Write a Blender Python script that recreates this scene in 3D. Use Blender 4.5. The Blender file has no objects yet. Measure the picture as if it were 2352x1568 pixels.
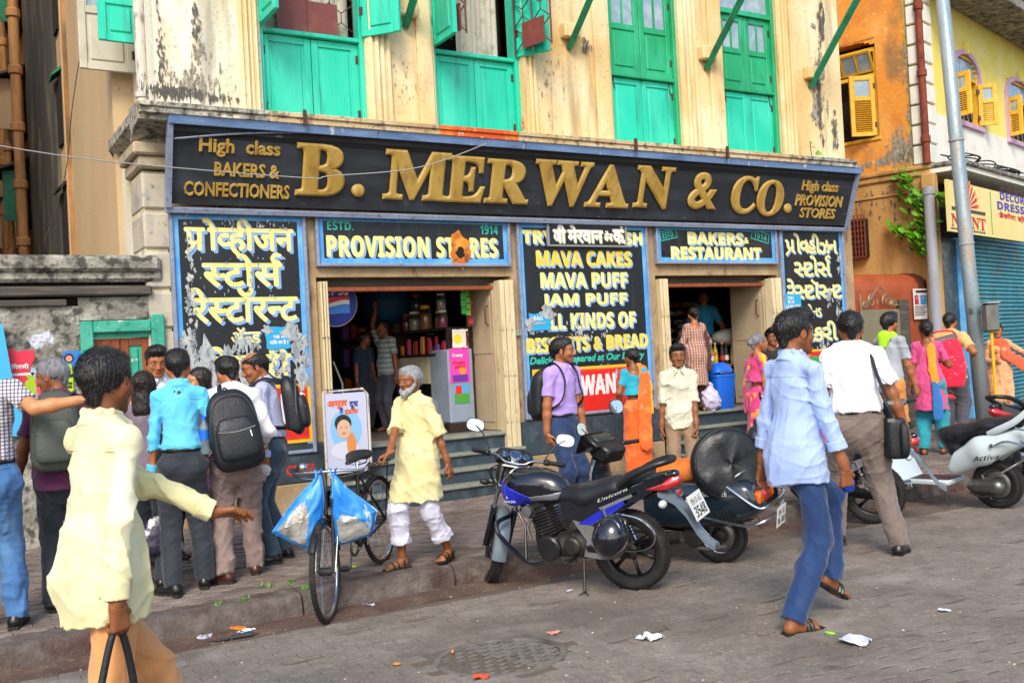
import bpy,bmesh,math,random
import numpy as np
from mathutils import Vector,Matrix
R=math.radians
SC=bpy.context.scene
COL=SC.collection
random.seed(7);np.random.seed(7)
# ------ camera
CAM_H=1.60
YAW,PITCH,ROLL=R(31.0),R(.73),R(3.025)
fw=Vector((math.sin(YAW)*math.cos(PITCH),math.cos(YAW)*math.cos(PITCH),math.sin(PITCH)))
rt0=Vector((math.cos(YAW),-math.sin(YAW),0));up0=rt0.cross(fw)
c_,s_=math.cos(ROLL),math.sin(ROLL)
RT=c_*rt0-s_*up0;UP=s_*rt0+c_*up0
cd=bpy.data.cameras.new('camera');cam=bpy.data.objects.new('camera',cd);COL.objects.link(cam)
m3=Matrix((RT,UP,-fw)).transposed()
cam.matrix_world=Matrix.Translation((0,0,CAM_H))@m3.to_4x4()
cd.sensor_width=36;cd.lens=36*2245.8/2352;cd.clip_end=500;cd.clip_start=.05
SC.camera=cam
# ------ sky, sun, exposure
SUN_EL,SUN_AZ=R(42),R(216)
w=bpy.data.worlds.new('World');SC.world=w;w.use_nodes=True
nt=w.node_tree;bg=nt.nodes['Background']
sk=nt.nodes.new('ShaderNodeTexSky');sk.sky_type='NISHITA';sk.sun_disc=False
sk.sun_elevation=SUN_EL;sk.sun_rotation=SUN_AZ;sk.dust_density=2.0;sk.air_density=1.0;sk.ozone_density=.6
nt.links.new(sk.outputs[0],bg.inputs[0]);bg.inputs[1].default_value=.145
sd=bpy.data.lights.new('sun','SUN');sd.energy=1.5;sd.angle=R(20);sd.color=(1,.93,.80)
sun=bpy.data.objects.new('sun',sd);COL.objects.link(sun)
sdir=Vector((math.sin(SUN_AZ)*math.cos(SUN_EL),math.cos(SUN_AZ)*math.cos(SUN_EL),math.sin(SUN_EL)))
sun.rotation_euler=sdir.to_track_quat('Z','Y').to_euler()
SC.view_settings.view_transform='Standard';SC.view_settings.look='None'
SC.view_settings.exposure=.88;SC.view_settings.gamma=1.0;SC.view_settings.use_curve_mapping=False
SC.cycles.max_bounces=6;SC.cycles.use_denoising=True
# ------ places
YF=9.7
def ray(x,y):
 return(x-1176)/2245.8*RT-(y-784)/2245.8*UP+fw
CP=Vector((0,0,CAM_H))
def atY(x,y,Y=YF):
 d=ray(x,y);return CP+d*(Y/d.y)
def atX(x,y,X):
 d=ray(x,y);return CP+d*(X/d.x)
def atZ(x,y,z=0):
 d=ray(x,y);return CP+d*((z-CAM_H)/d.z)
def road_z(Y):
 return-.12*min(1,max(0,(Y-3.5)/2.9))
KERB_Y=6.66
def pave_z(Y):
 return .03+.07*min(1,max(0,(Y-6.6)/3.0))
def onroad(x,y):
 z=0
 for _ in range(8):
  p=atZ(x,y,z);z=road_z(p.y)
 return p
def onpave(x,y):
 z=.05
 for _ in range(8):
  p=atZ(x,y,z);z=pave_z(p.y)
 return p
def hx(s,k=1.0):
 s=s.lstrip('#');o=[]
 for i in(0,2,4):
  v=int(s[i:i+2],16)/255;v=v/12.92 if v<=.04045 else((v+.055)/1.055)**2.4
  o.append(min(1,v*k))
 return(*o,1)
MATS={}
def mt(name,col,rough=.6,metal=0,layers=(),bump=0,bscale=30,coat=0,bstretch=(1,1,1),var=0,trans=0,spec=None,alpha=1,sheen=0,island=0,attr=None,wave=None,emit=0,world=False):
 if name in MATS:return MATS[name]
 m=bpy.data.materials.new(name);MATS[name]=m;m.use_nodes=True
 t=m.node_tree;N=t.nodes;L=t.links;b=N['Principled BSDF']
 if isinstance(col,str):col=hx(col,.9)
 b.inputs['Base Color'].default_value=col;b.inputs['Roughness'].default_value=rough;b.inputs['Metallic'].default_value=metal
 if coat:b.inputs['Coat Weight'].default_value=coat;b.inputs['Coat Roughness'].default_value=.08
 if trans:b.inputs['Transmission Weight'].default_value=trans
 if spec is not None:b.inputs['Specular IOR Level'].default_value=spec
 if alpha<1:b.inputs['Alpha'].default_value=alpha
 if sheen:b.inputs['Sheen Weight'].default_value=sheen
 tc=N.new('ShaderNodeTexCoord')
 out=None
 def rgb(c):
  if isinstance(c,str):c=hx(c,.9)
  n=N.new('ShaderNodeRGB');n.outputs[0].default_value=c;return n.outputs[0]
 def mix(f,a,c,mode='MIX'):
  n=N.new('ShaderNodeMix');n.data_type='RGBA';n.blend_type=mode
  if isinstance(f,(int,float)):n.inputs[0].default_value=f
  else:L.new(f,n.inputs[0])
  L.new(a,n.inputs[6]);L.new(c,n.inputs[7]);return n.outputs[2]
 def noise(sc,det=5,dist=0,coord='Object'):
  mp=N.new('ShaderNodeMapping');L.new(N.new('ShaderNodeNewGeometry').outputs['Position']if world else tc.outputs[coord],mp.inputs[0])
  mp.inputs['Scale'].default_value=sc if hasattr(sc,'__len__')else(sc,)*3
  n=N.new('ShaderNodeTexNoise');n.inputs['Scale'].default_value=1;n.inputs['Detail'].default_value=det
  n.inputs['Distortion'].default_value=dist
  L.new(mp.outputs[0],n.inputs[0]);return n.outputs[0],mp
 def rng(v,lo,hi,a=0,c=1):
  n=N.new('ShaderNodeMapRange');L.new(v,n.inputs[0])
  n.inputs[1].default_value=lo;n.inputs[2].default_value=hi;n.inputs[3].default_value=a;n.inputs[4].default_value=c
  return n.outputs[0]
 out=rgb(col)
 if wave:
  for(wc,ax,fr,duty,amt)in wave:
   sp=N.new('ShaderNodeSeparateXYZ');L.new(tc.outputs['Object'],sp.inputs[0])
   a=N.new('ShaderNodeMath');a.operation='MULTIPLY';a.inputs[1].default_value=fr;L.new(sp.outputs[ax],a.inputs[0])
   f=N.new('ShaderNodeMath');f.operation='FRACT';L.new(a.outputs[0],f.inputs[0])
   g=N.new('ShaderNodeMath');g.operation='LESS_THAN';g.inputs[1].default_value=duty;L.new(f.outputs[0],g.inputs[0])
   h=N.new('ShaderNodeMath');h.operation='MULTIPLY';h.inputs[1].default_value=amt;L.new(g.outputs[0],h.inputs[0])
   out=mix(h.outputs[0],out,rgb(wc))
 for ly in layers:
  v,_=noise(ly[1],ly[5]if len(ly)>5 else 6)
  out=mix(rng(v,ly[2],ly[3],0,ly[4]),out,rgb(ly[0]))
 if var or island:
  if island:
   g=N.new('ShaderNodeNewGeometry');rv=g.outputs['Random Per Island']
  else:
   g=N.new('ShaderNodeObjectInfo');rv=g.outputs['Random']
  k=var or island
  h=N.new('ShaderNodeHueSaturation');L.new(out,h.inputs['Color']);L.new(rng(rv,0,1,1-k,1+k),h.inputs['Value']);out=h.outputs[0]
 if attr:
  at=N.new('ShaderNodeAttribute');at.attribute_name=attr;out=mix(1.0,out,at.outputs[0],'MULTIPLY')
 L.new(out,b.inputs['Base Color'])
 if layers and rough>.25:
  v,_=noise(9,4);L.new(rng(v,.3,.7,rough-.12,min(1,rough+.12)),b.inputs['Roughness'])
 if bump:
  v,mp=noise([bscale*q for q in bstretch],6)
  bn=N.new('ShaderNodeBump');bn.inputs['Strength'].default_value=min(1,bump);bn.inputs['Distance'].default_value=.01*max(1,bump)
  L.new(v,bn.inputs['Height']);L.new(bn.outputs[0],b.inputs['Normal'])
 if emit:
  L.new(out,b.inputs['Emission Color']);b.inputs['Emission Strength'].default_value=emit
 return m
def tag(o,label=None,cat=None,group=None,kind=None):
 if label:o['label']=label
 if cat:o['category']=cat
 if group:o['group']=group
 if kind:o['kind']=kind
 return o
def thing(name,label,cat,loc=(0,0,0),rz=0,group=None,kind=None):
 o=bpy.data.objects.new(name,None);COL.objects.link(o);o.empty_display_size=.1
 o.location=loc;o.rotation_euler=(0,0,rz)
 return tag(o,label,cat,group,kind)
def mkmesh(name,verts,faces,mats,smooth=False,fm=None):
 me=bpy.data.meshes.new(name)
 me.from_pydata([tuple(v)for v in verts],[],faces)if not isinstance(verts,np.ndarray)else me.from_pydata(verts.tolist(),[],faces)
 if not isinstance(mats,(list,tuple)):mats=[mats]
 for m in mats:me.materials.append(m)
 if smooth:me.polygons.foreach_set('use_smooth',[True]*len(me.polygons))
 if fm is not None:me.polygons.foreach_set('material_index',fm)
 me.update();return me
class MB:
 def __init__(s):s.v=[];s.f=[];s.fm=[];s.mi=0
 def add(s,vs,fs):
  o=len(s.v);s.v+=[tuple(v)for v in vs];s.f+=[tuple(i+o for i in f)for f in fs];s.fm+=[s.mi]*len(fs);return s
 def box(s,c,d,rz=0,rot=None,bev=0):
  hx_,hy,hz=d[0]/2,d[1]/2,d[2]/2
  Mx=rot if rot is not None else Matrix.Rotation(rz,3,'Z')
  c=Vector(c)
  if bev<=0:
   vs=[c+Mx@Vector((x*hx_,y*hy,z*hz))for z in(-1,1)for y in(-1,1)for x in(-1,1)]
   return s.add(vs,[(0,2,3,1),(4,5,7,6),(0,1,5,4),(2,6,7,3),(0,4,6,2),(1,3,7,5)])
  bv=min(bev,hx_*.49,hy*.49,hz*.49)
  bm=bmesh.new();bmesh.ops.create_cube(bm,size=1)
  for v in bm.verts:v.co=Vector((v.co.x*d[0],v.co.y*d[1],v.co.z*d[2]))
  bmesh.ops.bevel(bm,geom=list(bm.edges),offset=bv,segments=1,affect='EDGES')
  s.bm(bm,lambda p:c+Mx@p);bm.free();return s
 def b2(s,lo,hi,bev=0):
  return s.box([(a+b)/2 for a,b in zip(lo,hi)],[abs(b-a)for a,b in zip(lo,hi)],bev=bev)
 def bm(s,bm,fn=lambda p:p):
  bm.verts.index_update();return s.add([fn(v.co)for v in bm.verts],[[v.index for v in f.verts]for f in bm.faces])
 def ring(s,c,a,b,n,ra,rb=None,ex=2.0):
  rb=ra if rb is None else rb;o=[]
  for i in range(n):
   t=2*math.pi*i/n;ct,st=math.cos(t),math.sin(t)
   if ex!=2:ct=math.copysign(abs(ct)**(2/ex),ct);st=math.copysign(abs(st)**(2/ex),st)
   o.append(c+a*(ra*ct)+b*(rb*st))
  return o
 def skin(s,rings,caps=True,close=False):
  n=len(rings[0]);vs=[p for r in rings for p in r];fs=[]
  m=len(rings)
  for j in range(m if close else m-1):
   k=(j+1)%m
   for i in range(n):
    i2=(i+1)%n;fs.append((j*n+i,j*n+i2,k*n+i2,k*n+i))
  if caps and not close:fs.append(tuple(range(n))[::-1]);fs.append(tuple((m-1)*n+i for i in range(n)))
  return s.add(vs,fs)
 def tube(s,pts,r,n=8,caps=True,flat=1,close=False,smooth=0):
  P=[Vector(p)for p in pts]
  rr=list(r)if hasattr(r,'__len__')else[r]*len(P)
  if smooth and len(P)>2:P,rr=catmull(P,rr,smooth,close)
  rings=[];a=None;m=len(P)
  for i,p in enumerate(P):
   if close:t=P[(i+1)%m]-P[i-1]
   else:t=P[min(i+1,m-1)]-P[max(i-1,0)]
   if t.length<1e-9:t=Vector((0,0,1))
   t.normalize()
   if a is None:a=t.orthogonal().normalized()
   a=(a-t*a.dot(t));a=a.normalized()if a.length>1e-6 else t.orthogonal().normalized()
   rings.append(s.ring(p,a,t.cross(a),n,rr[i],rr[i]*flat))
  return s.skin(rings,caps,close)
 def lathe(s,prof,c=(0,0,0),ax=(0,0,1),n=24,arc=None):
  c=Vector(c);ax=Vector(ax).normalized();a=ax.orthogonal().normalized();b=ax.cross(a)
  rings=[]
  for r,h in prof:rings.append(s.ring(c+ax*h,a,b,n,max(r,1e-4)))
  return s.skin(rings,caps=False)
 def loft(s,secs,n=14,caps=True,up=(0,0,1),smooth=0,ex=2.4):
  """secs: (centre, half width, half height) along a path; width is sideways, height along the local up"""
  P=[Vector(q[0])for q in secs];W=[q[1]for q in secs];H=[q[2]for q in secs]
  if smooth and len(P)>2:
   P2,W=catmull(P,W,smooth);P,H=catmull(P,H,smooth)
  up=Vector(up);rings=[];m=len(P)
  for i,p in enumerate(P):
   t=(P[min(i+1,m-1)]-P[max(i-1,0)]).normalized()
   sd_=t.cross(up);sd_=sd_.normalized()if sd_.length>1e-5 else Vector((0,1,0))
   u=sd_.cross(t);rings.append(s.ring(p,sd_,u,n,W[i],H[i],ex))
  return s.skin(rings,caps)
 def prism(s,poly,axis,lo,hi):
  """poly: 2-D points in the plane across axis ('x': (y,z), 'y': (x,z), 'z': (x,y))"""
  def mk(p,h):return{'x':(h,p[0],p[1]),'y':(p[0],h,p[1]),'z':(p[0],p[1],h)}[axis]
  n=len(poly);vs=[mk(p,lo)for p in poly]+[mk(p,hi)for p in poly]
  return s.add(vs,[tuple(range(n))[::-1],tuple(range(n,2*n))]+[(i,(i+1)%n,n+(i+1)%n,n+i)for i in range(n)])
 def ball(s,c,r,n=10,m=6):
  c=Vector(c);r=r if hasattr(r,'__len__')else(r,)*3;vs=[];
  for j in range(m+1):
   ph=math.pi*j/m
   for i in range(n):
    th=2*math.pi*i/n
    vs.append((c.x+r[0]*math.sin(ph)*math.cos(th),c.y+r[1]*math.sin(ph)*math.sin(th),c.z+r[2]*math.cos(ph)))
  fs=[(j*n+i,(j+1)*n+i,(j+1)*n+(i+1)%n,j*n+(i+1)%n)for j in range(m)for i in range(n)]
  return s.add(vs,fs)
 def build(s,name,mat,parent=None,local=False,smooth=False,label=None,cat=None,group=None,kind=None):
  if not s.v:s.box((0,0,0),(.001,)*3)
  V=np.array(s.v,dtype=float)
  if parent is not None:
   if not local:
    pw=parent
    q=np.zeros(3)
    while pw is not None:q+=np.array(pw.location);pw=pw.parent
    V=V-q
   org=None
  else:
   lo,hi=V.min(0),V.max(0);org=np.array([(lo[0]+hi[0])/2,(lo[1]+hi[1])/2,lo[2]])
   if local:org=np.zeros(3)
   V=V-org
  me=mkmesh(name,V,s.f,mat,smooth,s.fm if isinstance(mat,(list,tuple))else None)
  bm=bmesh.new();bm.from_mesh(me);bmesh.ops.recalc_face_normals(bm,faces=bm.faces);bm.to_mesh(me);bm.free()
  if smooth=='auto':
   me.polygons.foreach_set('use_smooth',[True]*len(me.polygons));me.set_sharp_from_angle(angle=R(40))
  o=bpy.data.objects.new(name,me);COL.objects.link(o)
  if parent is not None:o.parent=parent
  else:o.location=org
  return tag(o,label,cat,group,kind)
def catmull(P,rr,k,close=False):
 o,q=[],[];m=len(P)
 isv=isinstance(P[0],Vector)
 for i in range(m if close else m-1):
  if close:a,b,c,d=P[i-1],P[i],P[(i+1)%m],P[(i+2)%m];ra,rb,rc,rd=rr[i-1],rr[i],rr[(i+1)%m],rr[(i+2)%m]
  else:a,b,c,d=P[max(i-1,0)],P[i],P[i+1],P[min(i+2,m-1)];ra,rb,rc,rd=rr[max(i-1,0)],rr[i],rr[i+1],rr[min(i+2,m-1)]
  for j in range(k):
   t=j/k;t2=t*t;t3=t2*t
   f=lambda a,b,c,d:.5*((2*b)+(c-a)*t+(2*a-5*b+4*c-d)*t2+(3*b-a-3*c+d)*t3)
   o.append(f(a,b,c,d));q.append(max(1e-4,f(ra,rb,rc,rd)))
 if not close:o.append(P[-1]);q.append(rr[-1])
 return o,q
def dup(o,parent=None,loc=None,rz=None):
 c=o.copy();COL.objects.link(c);c.parent=parent
 if loc is not None:c.location=loc
 if rz is not None:c.rotation_euler[2]=rz
 for ch in list(o.children):dup(ch,c)
 return c
def glyphs(body,res=3,bold=0,extrude=0,bevel=0,shear=0,space=1.0):
 t=bpy.data.curves.new('lettering','FONT');t.body=body;t.size=1;t.resolution_u=res;t.shear=shear;t.space_character=space
 t.extrude=extrude;t.bevel_depth=bevel;t.bevel_resolution=0;t.offset=bold
 o=bpy.data.objects.new('lettering',t);COL.objects.link(o)
 me=bpy.data.meshes.new_from_object(o);bpy.data.objects.remove(o);bpy.data.curves.remove(t)
 V=np.array([v.co[:]for v in me.vertices]).reshape(-1,3);F=[tuple(p.vertices)for p in me.polygons]
 bpy.data.meshes.remove(me);return V,F
def clipx(V,F,x,keep_left=True):
 bm=bmesh.new();vs=[bm.verts.new(v)for v in V]
 for f in F:
  try:bm.faces.new([vs[i]for i in f])
  except ValueError:pass
 bmesh.ops.bisect_plane(bm,geom=list(bm.verts)+list(bm.edges)+list(bm.faces),plane_co=(x,0,0),plane_no=(1,0,0),clear_outer=keep_left,clear_inner=not keep_left)
 bm.verts.index_update();V2=np.array([v.co[:]for v in bm.verts]).reshape(-1,3);F2=[tuple(v.index for v in f.verts)for f in bm.faces]
 bm.free();return V2,F2
def indic(tokens):
 """lay single glyphs side by side; '~' after a letter keeps only its half form, '/' adds the stroke of a following ra, '^' the hook of a preceding ra"""
 Vs,Fs,x,o=[],[],0,0
 for tk in tokens:
  if tk==' ':x+=.3;continue
  md=''
  while tk[-1]in '~/^':md+=tk[-1];tk=tk[:-1]
  V,F=glyphs(tk,3)
  if not len(V):continue
  mn,mx=V[:,0].min(),V[:,0].max();ext=[]
  if '~' in md:V,F=clipx(V,F,mx-.192 if ord(tk[0])<0x0a80 else mx-.106);mx=V[:,0].max()
  if '/' in md:ext.append([(mx-.21,.23),(mx-.17,.27),(mn-.0,-.07),(mn+.04,-.12),(mn+.08,-.02)][:4])
  if '^' in md:
   c=(mx-.10,.78)
   for k in range(6):
    a0,a1=R(-60+k*-42),R(-60+(k+1)*-42);r0,r1=.085,.15
    ext.append([(c[0]+r0*math.cos(a0),c[1]+r0*math.sin(a0)),(c[0]+r1*math.cos(a0),c[1]+r1*math.sin(a0)),(c[0]+r1*math.cos(a1),c[1]+r1*math.sin(a1)),(c[0]+r0*math.cos(a1),c[1]+r0*math.sin(a1))])
  V=V.copy();V[:,0]+=x-mn;Vs.append(V);Fs+=[tuple(i+o for i in f)for f in F];o+=len(V)
  for e in ext:
   Vs.append(np.array([(a+x-mn,b,0)for a,b in e]));Fs.append(tuple(range(o,o+len(e))));o+=len(e)
  x+=mx-mn-.012
 return np.concatenate(Vs),Fs
def letter(parent,G,box,Yd,mat,name='lettering',bold=0,shadow=None,sdir_=(.02,-.02),depth=.002,tilt=None,label=None,bend=0,shear=0):
 """G: glyph mesh (V,F); box: (x0, z0, x1, z1) on the plane Y=Yd (facing -Y)"""
 V,F=G;V=V.copy();V[:,0]+=shear*V[:,1]
 lo,hi=V.min(0),V.max(0);sx=(box[2]-box[0])/(hi[0]-lo[0]);sz=(box[3]-box[1])/(hi[1]-lo[1])
 X=box[0]+(V[:,0]-lo[0])*sx;Z=box[1]+(V[:,1]-lo[1])*sz
 if bend:X=X+bend*(Z-box[1])
 D=-V[:,2]*sz
 vs,fs=[],[];o=0
 offs=[(0,0)]+([(bold*math.cos(a),bold*math.sin(a))for a in[R(45*k)for k in range(8)]]if bold else[])
 def put(dx,dz,d):
  nonlocal o
  Q=np.stack([X+dx,Yd-d+D,Z+dz],1);vs.append(Q);fs.extend([tuple(i+o for i in f)for f in F]);o+=len(Q)
 for k,(dx,dz)in enumerate(offs):put(dx,dz,depth+.00012*k)
 mb=MB();mb.v=[tuple(q)for q in np.concatenate(vs)];mb.f=fs;mb.fm=[0]*len(fs)
 if tilt:mb.v=[tilt(v)for v in mb.v]
 ob=mb.build(name,mat,parent,label=label)
 if shadow:
  vs,fs,o=[],[],0
  for j in range(1,5):
   for k,(dx,dz)in enumerate(offs if j in(1,4)else offs[:1]):put(dx+sdir_[0]*j/4,dz+sdir_[1]*j/4,depth*.5+.00011*(4-j)+.00002*k)
  mb=MB();mb.v=[tuple(q)for q in np.concatenate(vs)];mb.f=fs;mb.fm=[0]*len(fs)
  if tilt:mb.v=[tilt(v)for v in mb.v]
  mb.build(name+'_shade',shadow,parent)
 return ob
def pxbox(xl,yt,xr,yb,Y=YF):
 """board-plane box from where a row of letters starts (top and bottom at its left end) and ends"""
 a,b,c=atY(xl,yt,Y),atY(xl,yb,Y),atY(xr,(yt+yb)/2,Y)
 return((a.x+b.x)/2,b.z,c.x,a.z)
def bsans(s):
 o=''
 for ch in s:
  if 'A'<=ch<='Z':o+=chr(0x1D5D4+ord(ch)-65)
  elif 'a'<=ch<='z':o+=chr(0x1D5EE+ord(ch)-97)
  elif '0'<=ch<='9':o+=chr(0x1D7EC+ord(ch)-48)
  else:o+=ch
 return o
def bserif(s):
 return ''.join(chr(0x1D400+ord(ch)-65)if 'A'<=ch<='Z' else ch for ch in s)
def mathi(s):
 return ''.join(chr(0x1D482+ord(ch)-97)if 'a'<=ch<='z' else chr(0x1D468+ord(ch)-65)if 'A'<=ch<='Z' else ch for ch in s)
m_paver=mt('paver concrete','#82786d',.85,layers=[('#6a635c',9,.42,.7,.7),('#a09a92',34,.5,.75,.6),('#564c44',.9,.48,.72,.75),('#a8a298',1.7,.55,.75,.5),('#3c3834',3.1,.66,.74,.6)],bump=.5,bscale=90,var=.07,world=True)
m_paver_s=mt('paver concrete far','#82786d',.85,layers=[('#6a635c',9,.42,.7,.7),('#a09a92',34,.5,.75,.6),('#564c44',.9,.48,.72,.75),('#a8a298',1.7,.55,.75,.5),('#3c3834',3.1,.66,.74,.6)],bump=.5,bscale=90,island=.07,world=True)
m_block=mt('footpath concrete','#83766e',.9,layers=[('#685850',3,.42,.7,.8),('#9a9088',9,.5,.75,.6),('#4c423c',.9,.5,.74,.7),('#a89e94',2,.56,.74,.5)],bump=.6,bscale=70,var=.08,world=True)
m_block_s=mt('footpath concrete far','#83766e',.9,layers=[('#685850',3,.42,.7,.8),('#9a9088',9,.5,.75,.6),('#4c423c',.9,.5,.74,.7),('#a89e94',2,.56,.74,.5)],bump=.6,bscale=70,island=.08,world=True)
m_joint=mt('sandy joint dirt','#665c52',.95,layers=[('#6b5a48',4,.4,.7,.8),('#2f2a26',2,.5,.8,.7)],bump=.6,bscale=60)
m_kerb=mt('worn kerb granite','#5e544e',.9,layers=[('#7d766e',7,.48,.7,.8),('#4c281a',3,.5,.7,.85),('#3a322e',12,.5,.8,.7)],bump=1.4,bscale=40,world=True)
m_soil=mt('red gutter soil','#5c463a',.95,layers=[('#7a6654',5,.45,.7,.7),('#6b3420',1.6,.55,.72,.8),('#3a2c26',3,.5,.75,.8),('#a09080',40,.62,.7,.7)],bump=1,bscale=90)
m_plaster=mt('cream limewash plaster','#e8ca90',.9,layers=[('#f2e6c4',(1.1,1.1,.7),.42,.66,.9),('#d8a458',(1.6,1.6,.9),.52,.78,.8),('#8a7454',(5,5,.7),.56,.74,.6),('#5c5648',(9,9,.5),.62,.76,.5),('#b98a55',22,.62,.7,.5)],bump=.8,bscale=22)
m_plaster_l=mt('grey weathered limewash','#f0ecdc',.9,layers=[('#d9c894',(1.5,1.5,.5),.42,.66,.9),('#e0b460',(3.0,3.0,.5),.56,.74,.7),('#6c6a62',(2.2,2.2,.7),.54,.74,.7),('#8a8678',(6,6,.6),.52,.70,.6),('#9a968a',24,.58,.7,.5)],bump=.8,bscale=22)
m_cornice=mt('weathered cornice stone','#c9ae84',.92,layers=[('#e0d2b0',(2,2,6),.45,.7,.8),('#9d6a3c',(1.0,5,5),.5,.7,.6),('#55504a',16,.52,.66,.75)],bump=1.2,bscale=40)
m_cornice_l=mt('mouldy cornice stone','#a9a598',.92,layers=[('#e6dcc0',(3,3,7),.52,.66,.9),('#3a3834',13,.48,.62,.85),('#7d7a74',30,.5,.66,.6)],bump=1.5,bscale=40)
m_rust_st=mt('rust streaked stone','#d9571c',.85,layers=[('#e98a3e',(5,5,2),.45,.65,.9),('#f2d9b0',12,.6,.7,.8)],bump=1,bscale=40)
m_beige=mt('plain beige side wall','#c9b08a',.9,layers=[('#c29a68',(.4,.5,.15),.4,.68,.7),('#d4c4a4',(.6,.9,.3),.45,.75,.6),('#9a8768',3,.6,.8,.4)],bump=.4,bscale=25)
m_pier=mt('soot blackened plaster','#4a4840',.95,layers=[('#8d8266',(2.5,2.5,1.0),.5,.7,.8),('#23302c',(4,4,.6),.5,.75,.7)],bump=1,bscale=20)
m_orange=mt('orange ochre wall','#e8993a',.9,layers=[('#f2b25c',(1.4,1.4,1.0),.42,.66,.9),('#c9682a',(1.8,1.8,1.2),.52,.72,.7),('#6f6650',(1.1,1.1,.8),.56,.70,.85),('#f0d8a0',12,.62,.72,.5)],bump=.9,bscale=18)
m_orange_d=mt('faded ochre wall','#b98a4c',.92,layers=[('#d9b070',(1.4,1.4,.5),.42,.68,.9),('#7a5c38',(3,3,.8),.5,.7,.7),('#4d4538',2,.58,.76,.8)],bump=1,bscale=18)
m_lanewall=mt('lane wall ochre','#c0905c',.95,layers=[('#8a5f38',(2,3,.5),.4,.68,.9),('#dcc090',(4,4,.6),.55,.72,.7),('#3e352c',(2,2,1.0),.55,.75,.8)],bump=1,bscale=12)
m_yellow=mt('yellow painted plaster','#f4e06a',.85,layers=[('#f6ec9c',2,.4,.7,.8),('#d9c060',7,.6,.75,.5)],bump=.3,bscale=25)
m_white=mt('white painted plaster','#f1efe4',.85,layers=[('#d8d2c0',3,.5,.75,.7),('#8d8a80',9,.66,.8,.6)],bump=.4,bscale=25)
m_purple=mt('lilac window surround','#c7a2c4',.8,layers=[('#dcc6d8',6,.5,.7,.7)])
m_turq=mt('turquoise shutter paint','#1ccaaa',.45,layers=[('#48dcc0',(2.5,2.5,1.2),.42,.7,.8),('#2a9a84',(6,6,1.2),.55,.70,.7),('#4a5f50',40,.68,.76,.7)],bump=.35,bscale=30,bstretch=(1,1,.25),var=.07)
m_green=mt('green door paint','#1aa068',.45,layers=[('#34c090',(2.5,2.5,1.2),.42,.7,.8),('#0e6a44',(7,7,2),.56,.72,.6),('#4d4a38',40,.68,.76,.7)],bump=.35,bscale=30,bstretch=(1,1,.25),var=.07)
m_greendk=mt('dark green strut paint','#11805a',.5,layers=[('#0d5a40',(8,8,8),.45,.7,.8),('#5a5a40',30,.6,.72,.7)],bump=.5,bscale=30)
m_yelwood=mt('yellow window joinery','#e9b32c',.5,layers=[('#f3cc58',5,.45,.7,.7),('#9a6a20',16,.6,.75,.6)],bump=.3,bscale=30)
m_glass=mt('dusty window glass','#8fa6b5',.15,layers=[('#c3ccd0',5,.45,.7,.7)],spec=.8)
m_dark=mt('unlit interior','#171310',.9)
m_iron=mt('brown iron grille','#4c2c26',.5,layers=[('#7a3a26',20,.55,.7,.7)])
m_brownpl=mt('maroon painted sheet','#7d3f3a',.6,layers=[('#93564c',5,.5,.7,.6)])
m_curtain=mt('printed grey curtain','#c9c6b8',.9,layers=[('#a9a890',9,.55,.62,.8),('#8d8a80',(9,9,1),.5,.75,.5)],sheen=.3)
m_cream=mt('cream door paint','#d8c69c',.5,layers=[('#e9dcb8',(4,4,1),.45,.7,.8),('#8a7450',(30,30,6),.6,.7,.7)],bump=.3,bscale=30,bstretch=(1,1,.2))
m_beigedoor=mt('taupe door panel paint','#b5a184',.55,layers=[('#c9b998',3,.45,.7,.6),('#7d6a50',12,.66,.78,.5)])
m_step=mt('stone step tread','#8a8c80',.7,layers=[('#6d6f66',8,.45,.7,.7),('#b0a890',15,.55,.75,.5)],bump=.5,bscale=50)
m_riser=mt('blue black painted riser','#34434c',.6,layers=[('#52636a',7,.5,.7,.7),('#1c2226',5,.5,.7,.6)],bump=.4,bscale=40)
m_plinth=mt('tan plinth render','#a58a66',.9,layers=[('#c2ab84',4,.45,.7,.7),('#5e3a26',(9,9,3),.58,.7,.7)],bump=.8,bscale=40)
m_conc=mt('mossy grey concrete','#8a877c',.95,layers=[('#bab7a8',5,.45,.62,.8),('#35332e',11,.5,.62,.85),('#dcdff0',3.0,.66,.70,.9),('#5a564c',30,.5,.7,.6)],bump=1.6,bscale=30)
m_timber=mt('old grey timber','#4c4640',.85,layers=[('#6d655a',(2,20,20),.45,.7,.8)],bump=.8,bscale=20,bstretch=(.15,1,1))
m_redwood=mt('varnished red brown wood','#8a4420',.5,layers=[('#a85a2c',(12,12,1.5),.45,.7,.8)],bump=.3,bscale=20,bstretch=(1,1,.2))
m_turqold=mt('chipped turquoise paint','#35a58a',.6,layers=[('#5cc0a4',4,.45,.7,.7),('#2c6a5a',12,.55,.7,.7),('#d8d8cc',18,.66,.70,.8)],bump=.5,bscale=30)
m_pvc=mt('grey plastic pipe','#a9adb5',.5,layers=[('#85868a',(4,4,1),.5,.7,.6)])
m_castiron=mt('painted cast iron pipe','#cfcac0',.6,layers=[('#8a5a60',(18,18,3),.56,.66,.8),('#6a665e',14,.55,.75,.7)])
m_rustpipe=mt('rust red iron pipe','#8a4028',.8,layers=[('#5c2c20',9,.45,.7,.8)],bump=.5)
m_ochpipe=mt('ochre painted pipe','#c9925a',.8,layers=[('#8a6440',(8,8,2),.45,.7,.8)])
m_wire=mt('grey wire','#a5a5a0',.6)
m_black=mt('black rubber cable','#1b1b1c',.6)
m_shutter=mt('teal rolling shutter','#2f8090',.4,layers=[('#35a0ac',(2,2,1),.42,.7,.7),('#8a7a50',(3,3,3),.55,.72,.5),('#0f4a5a',9,.6,.75,.6)],metal=.2)
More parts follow.
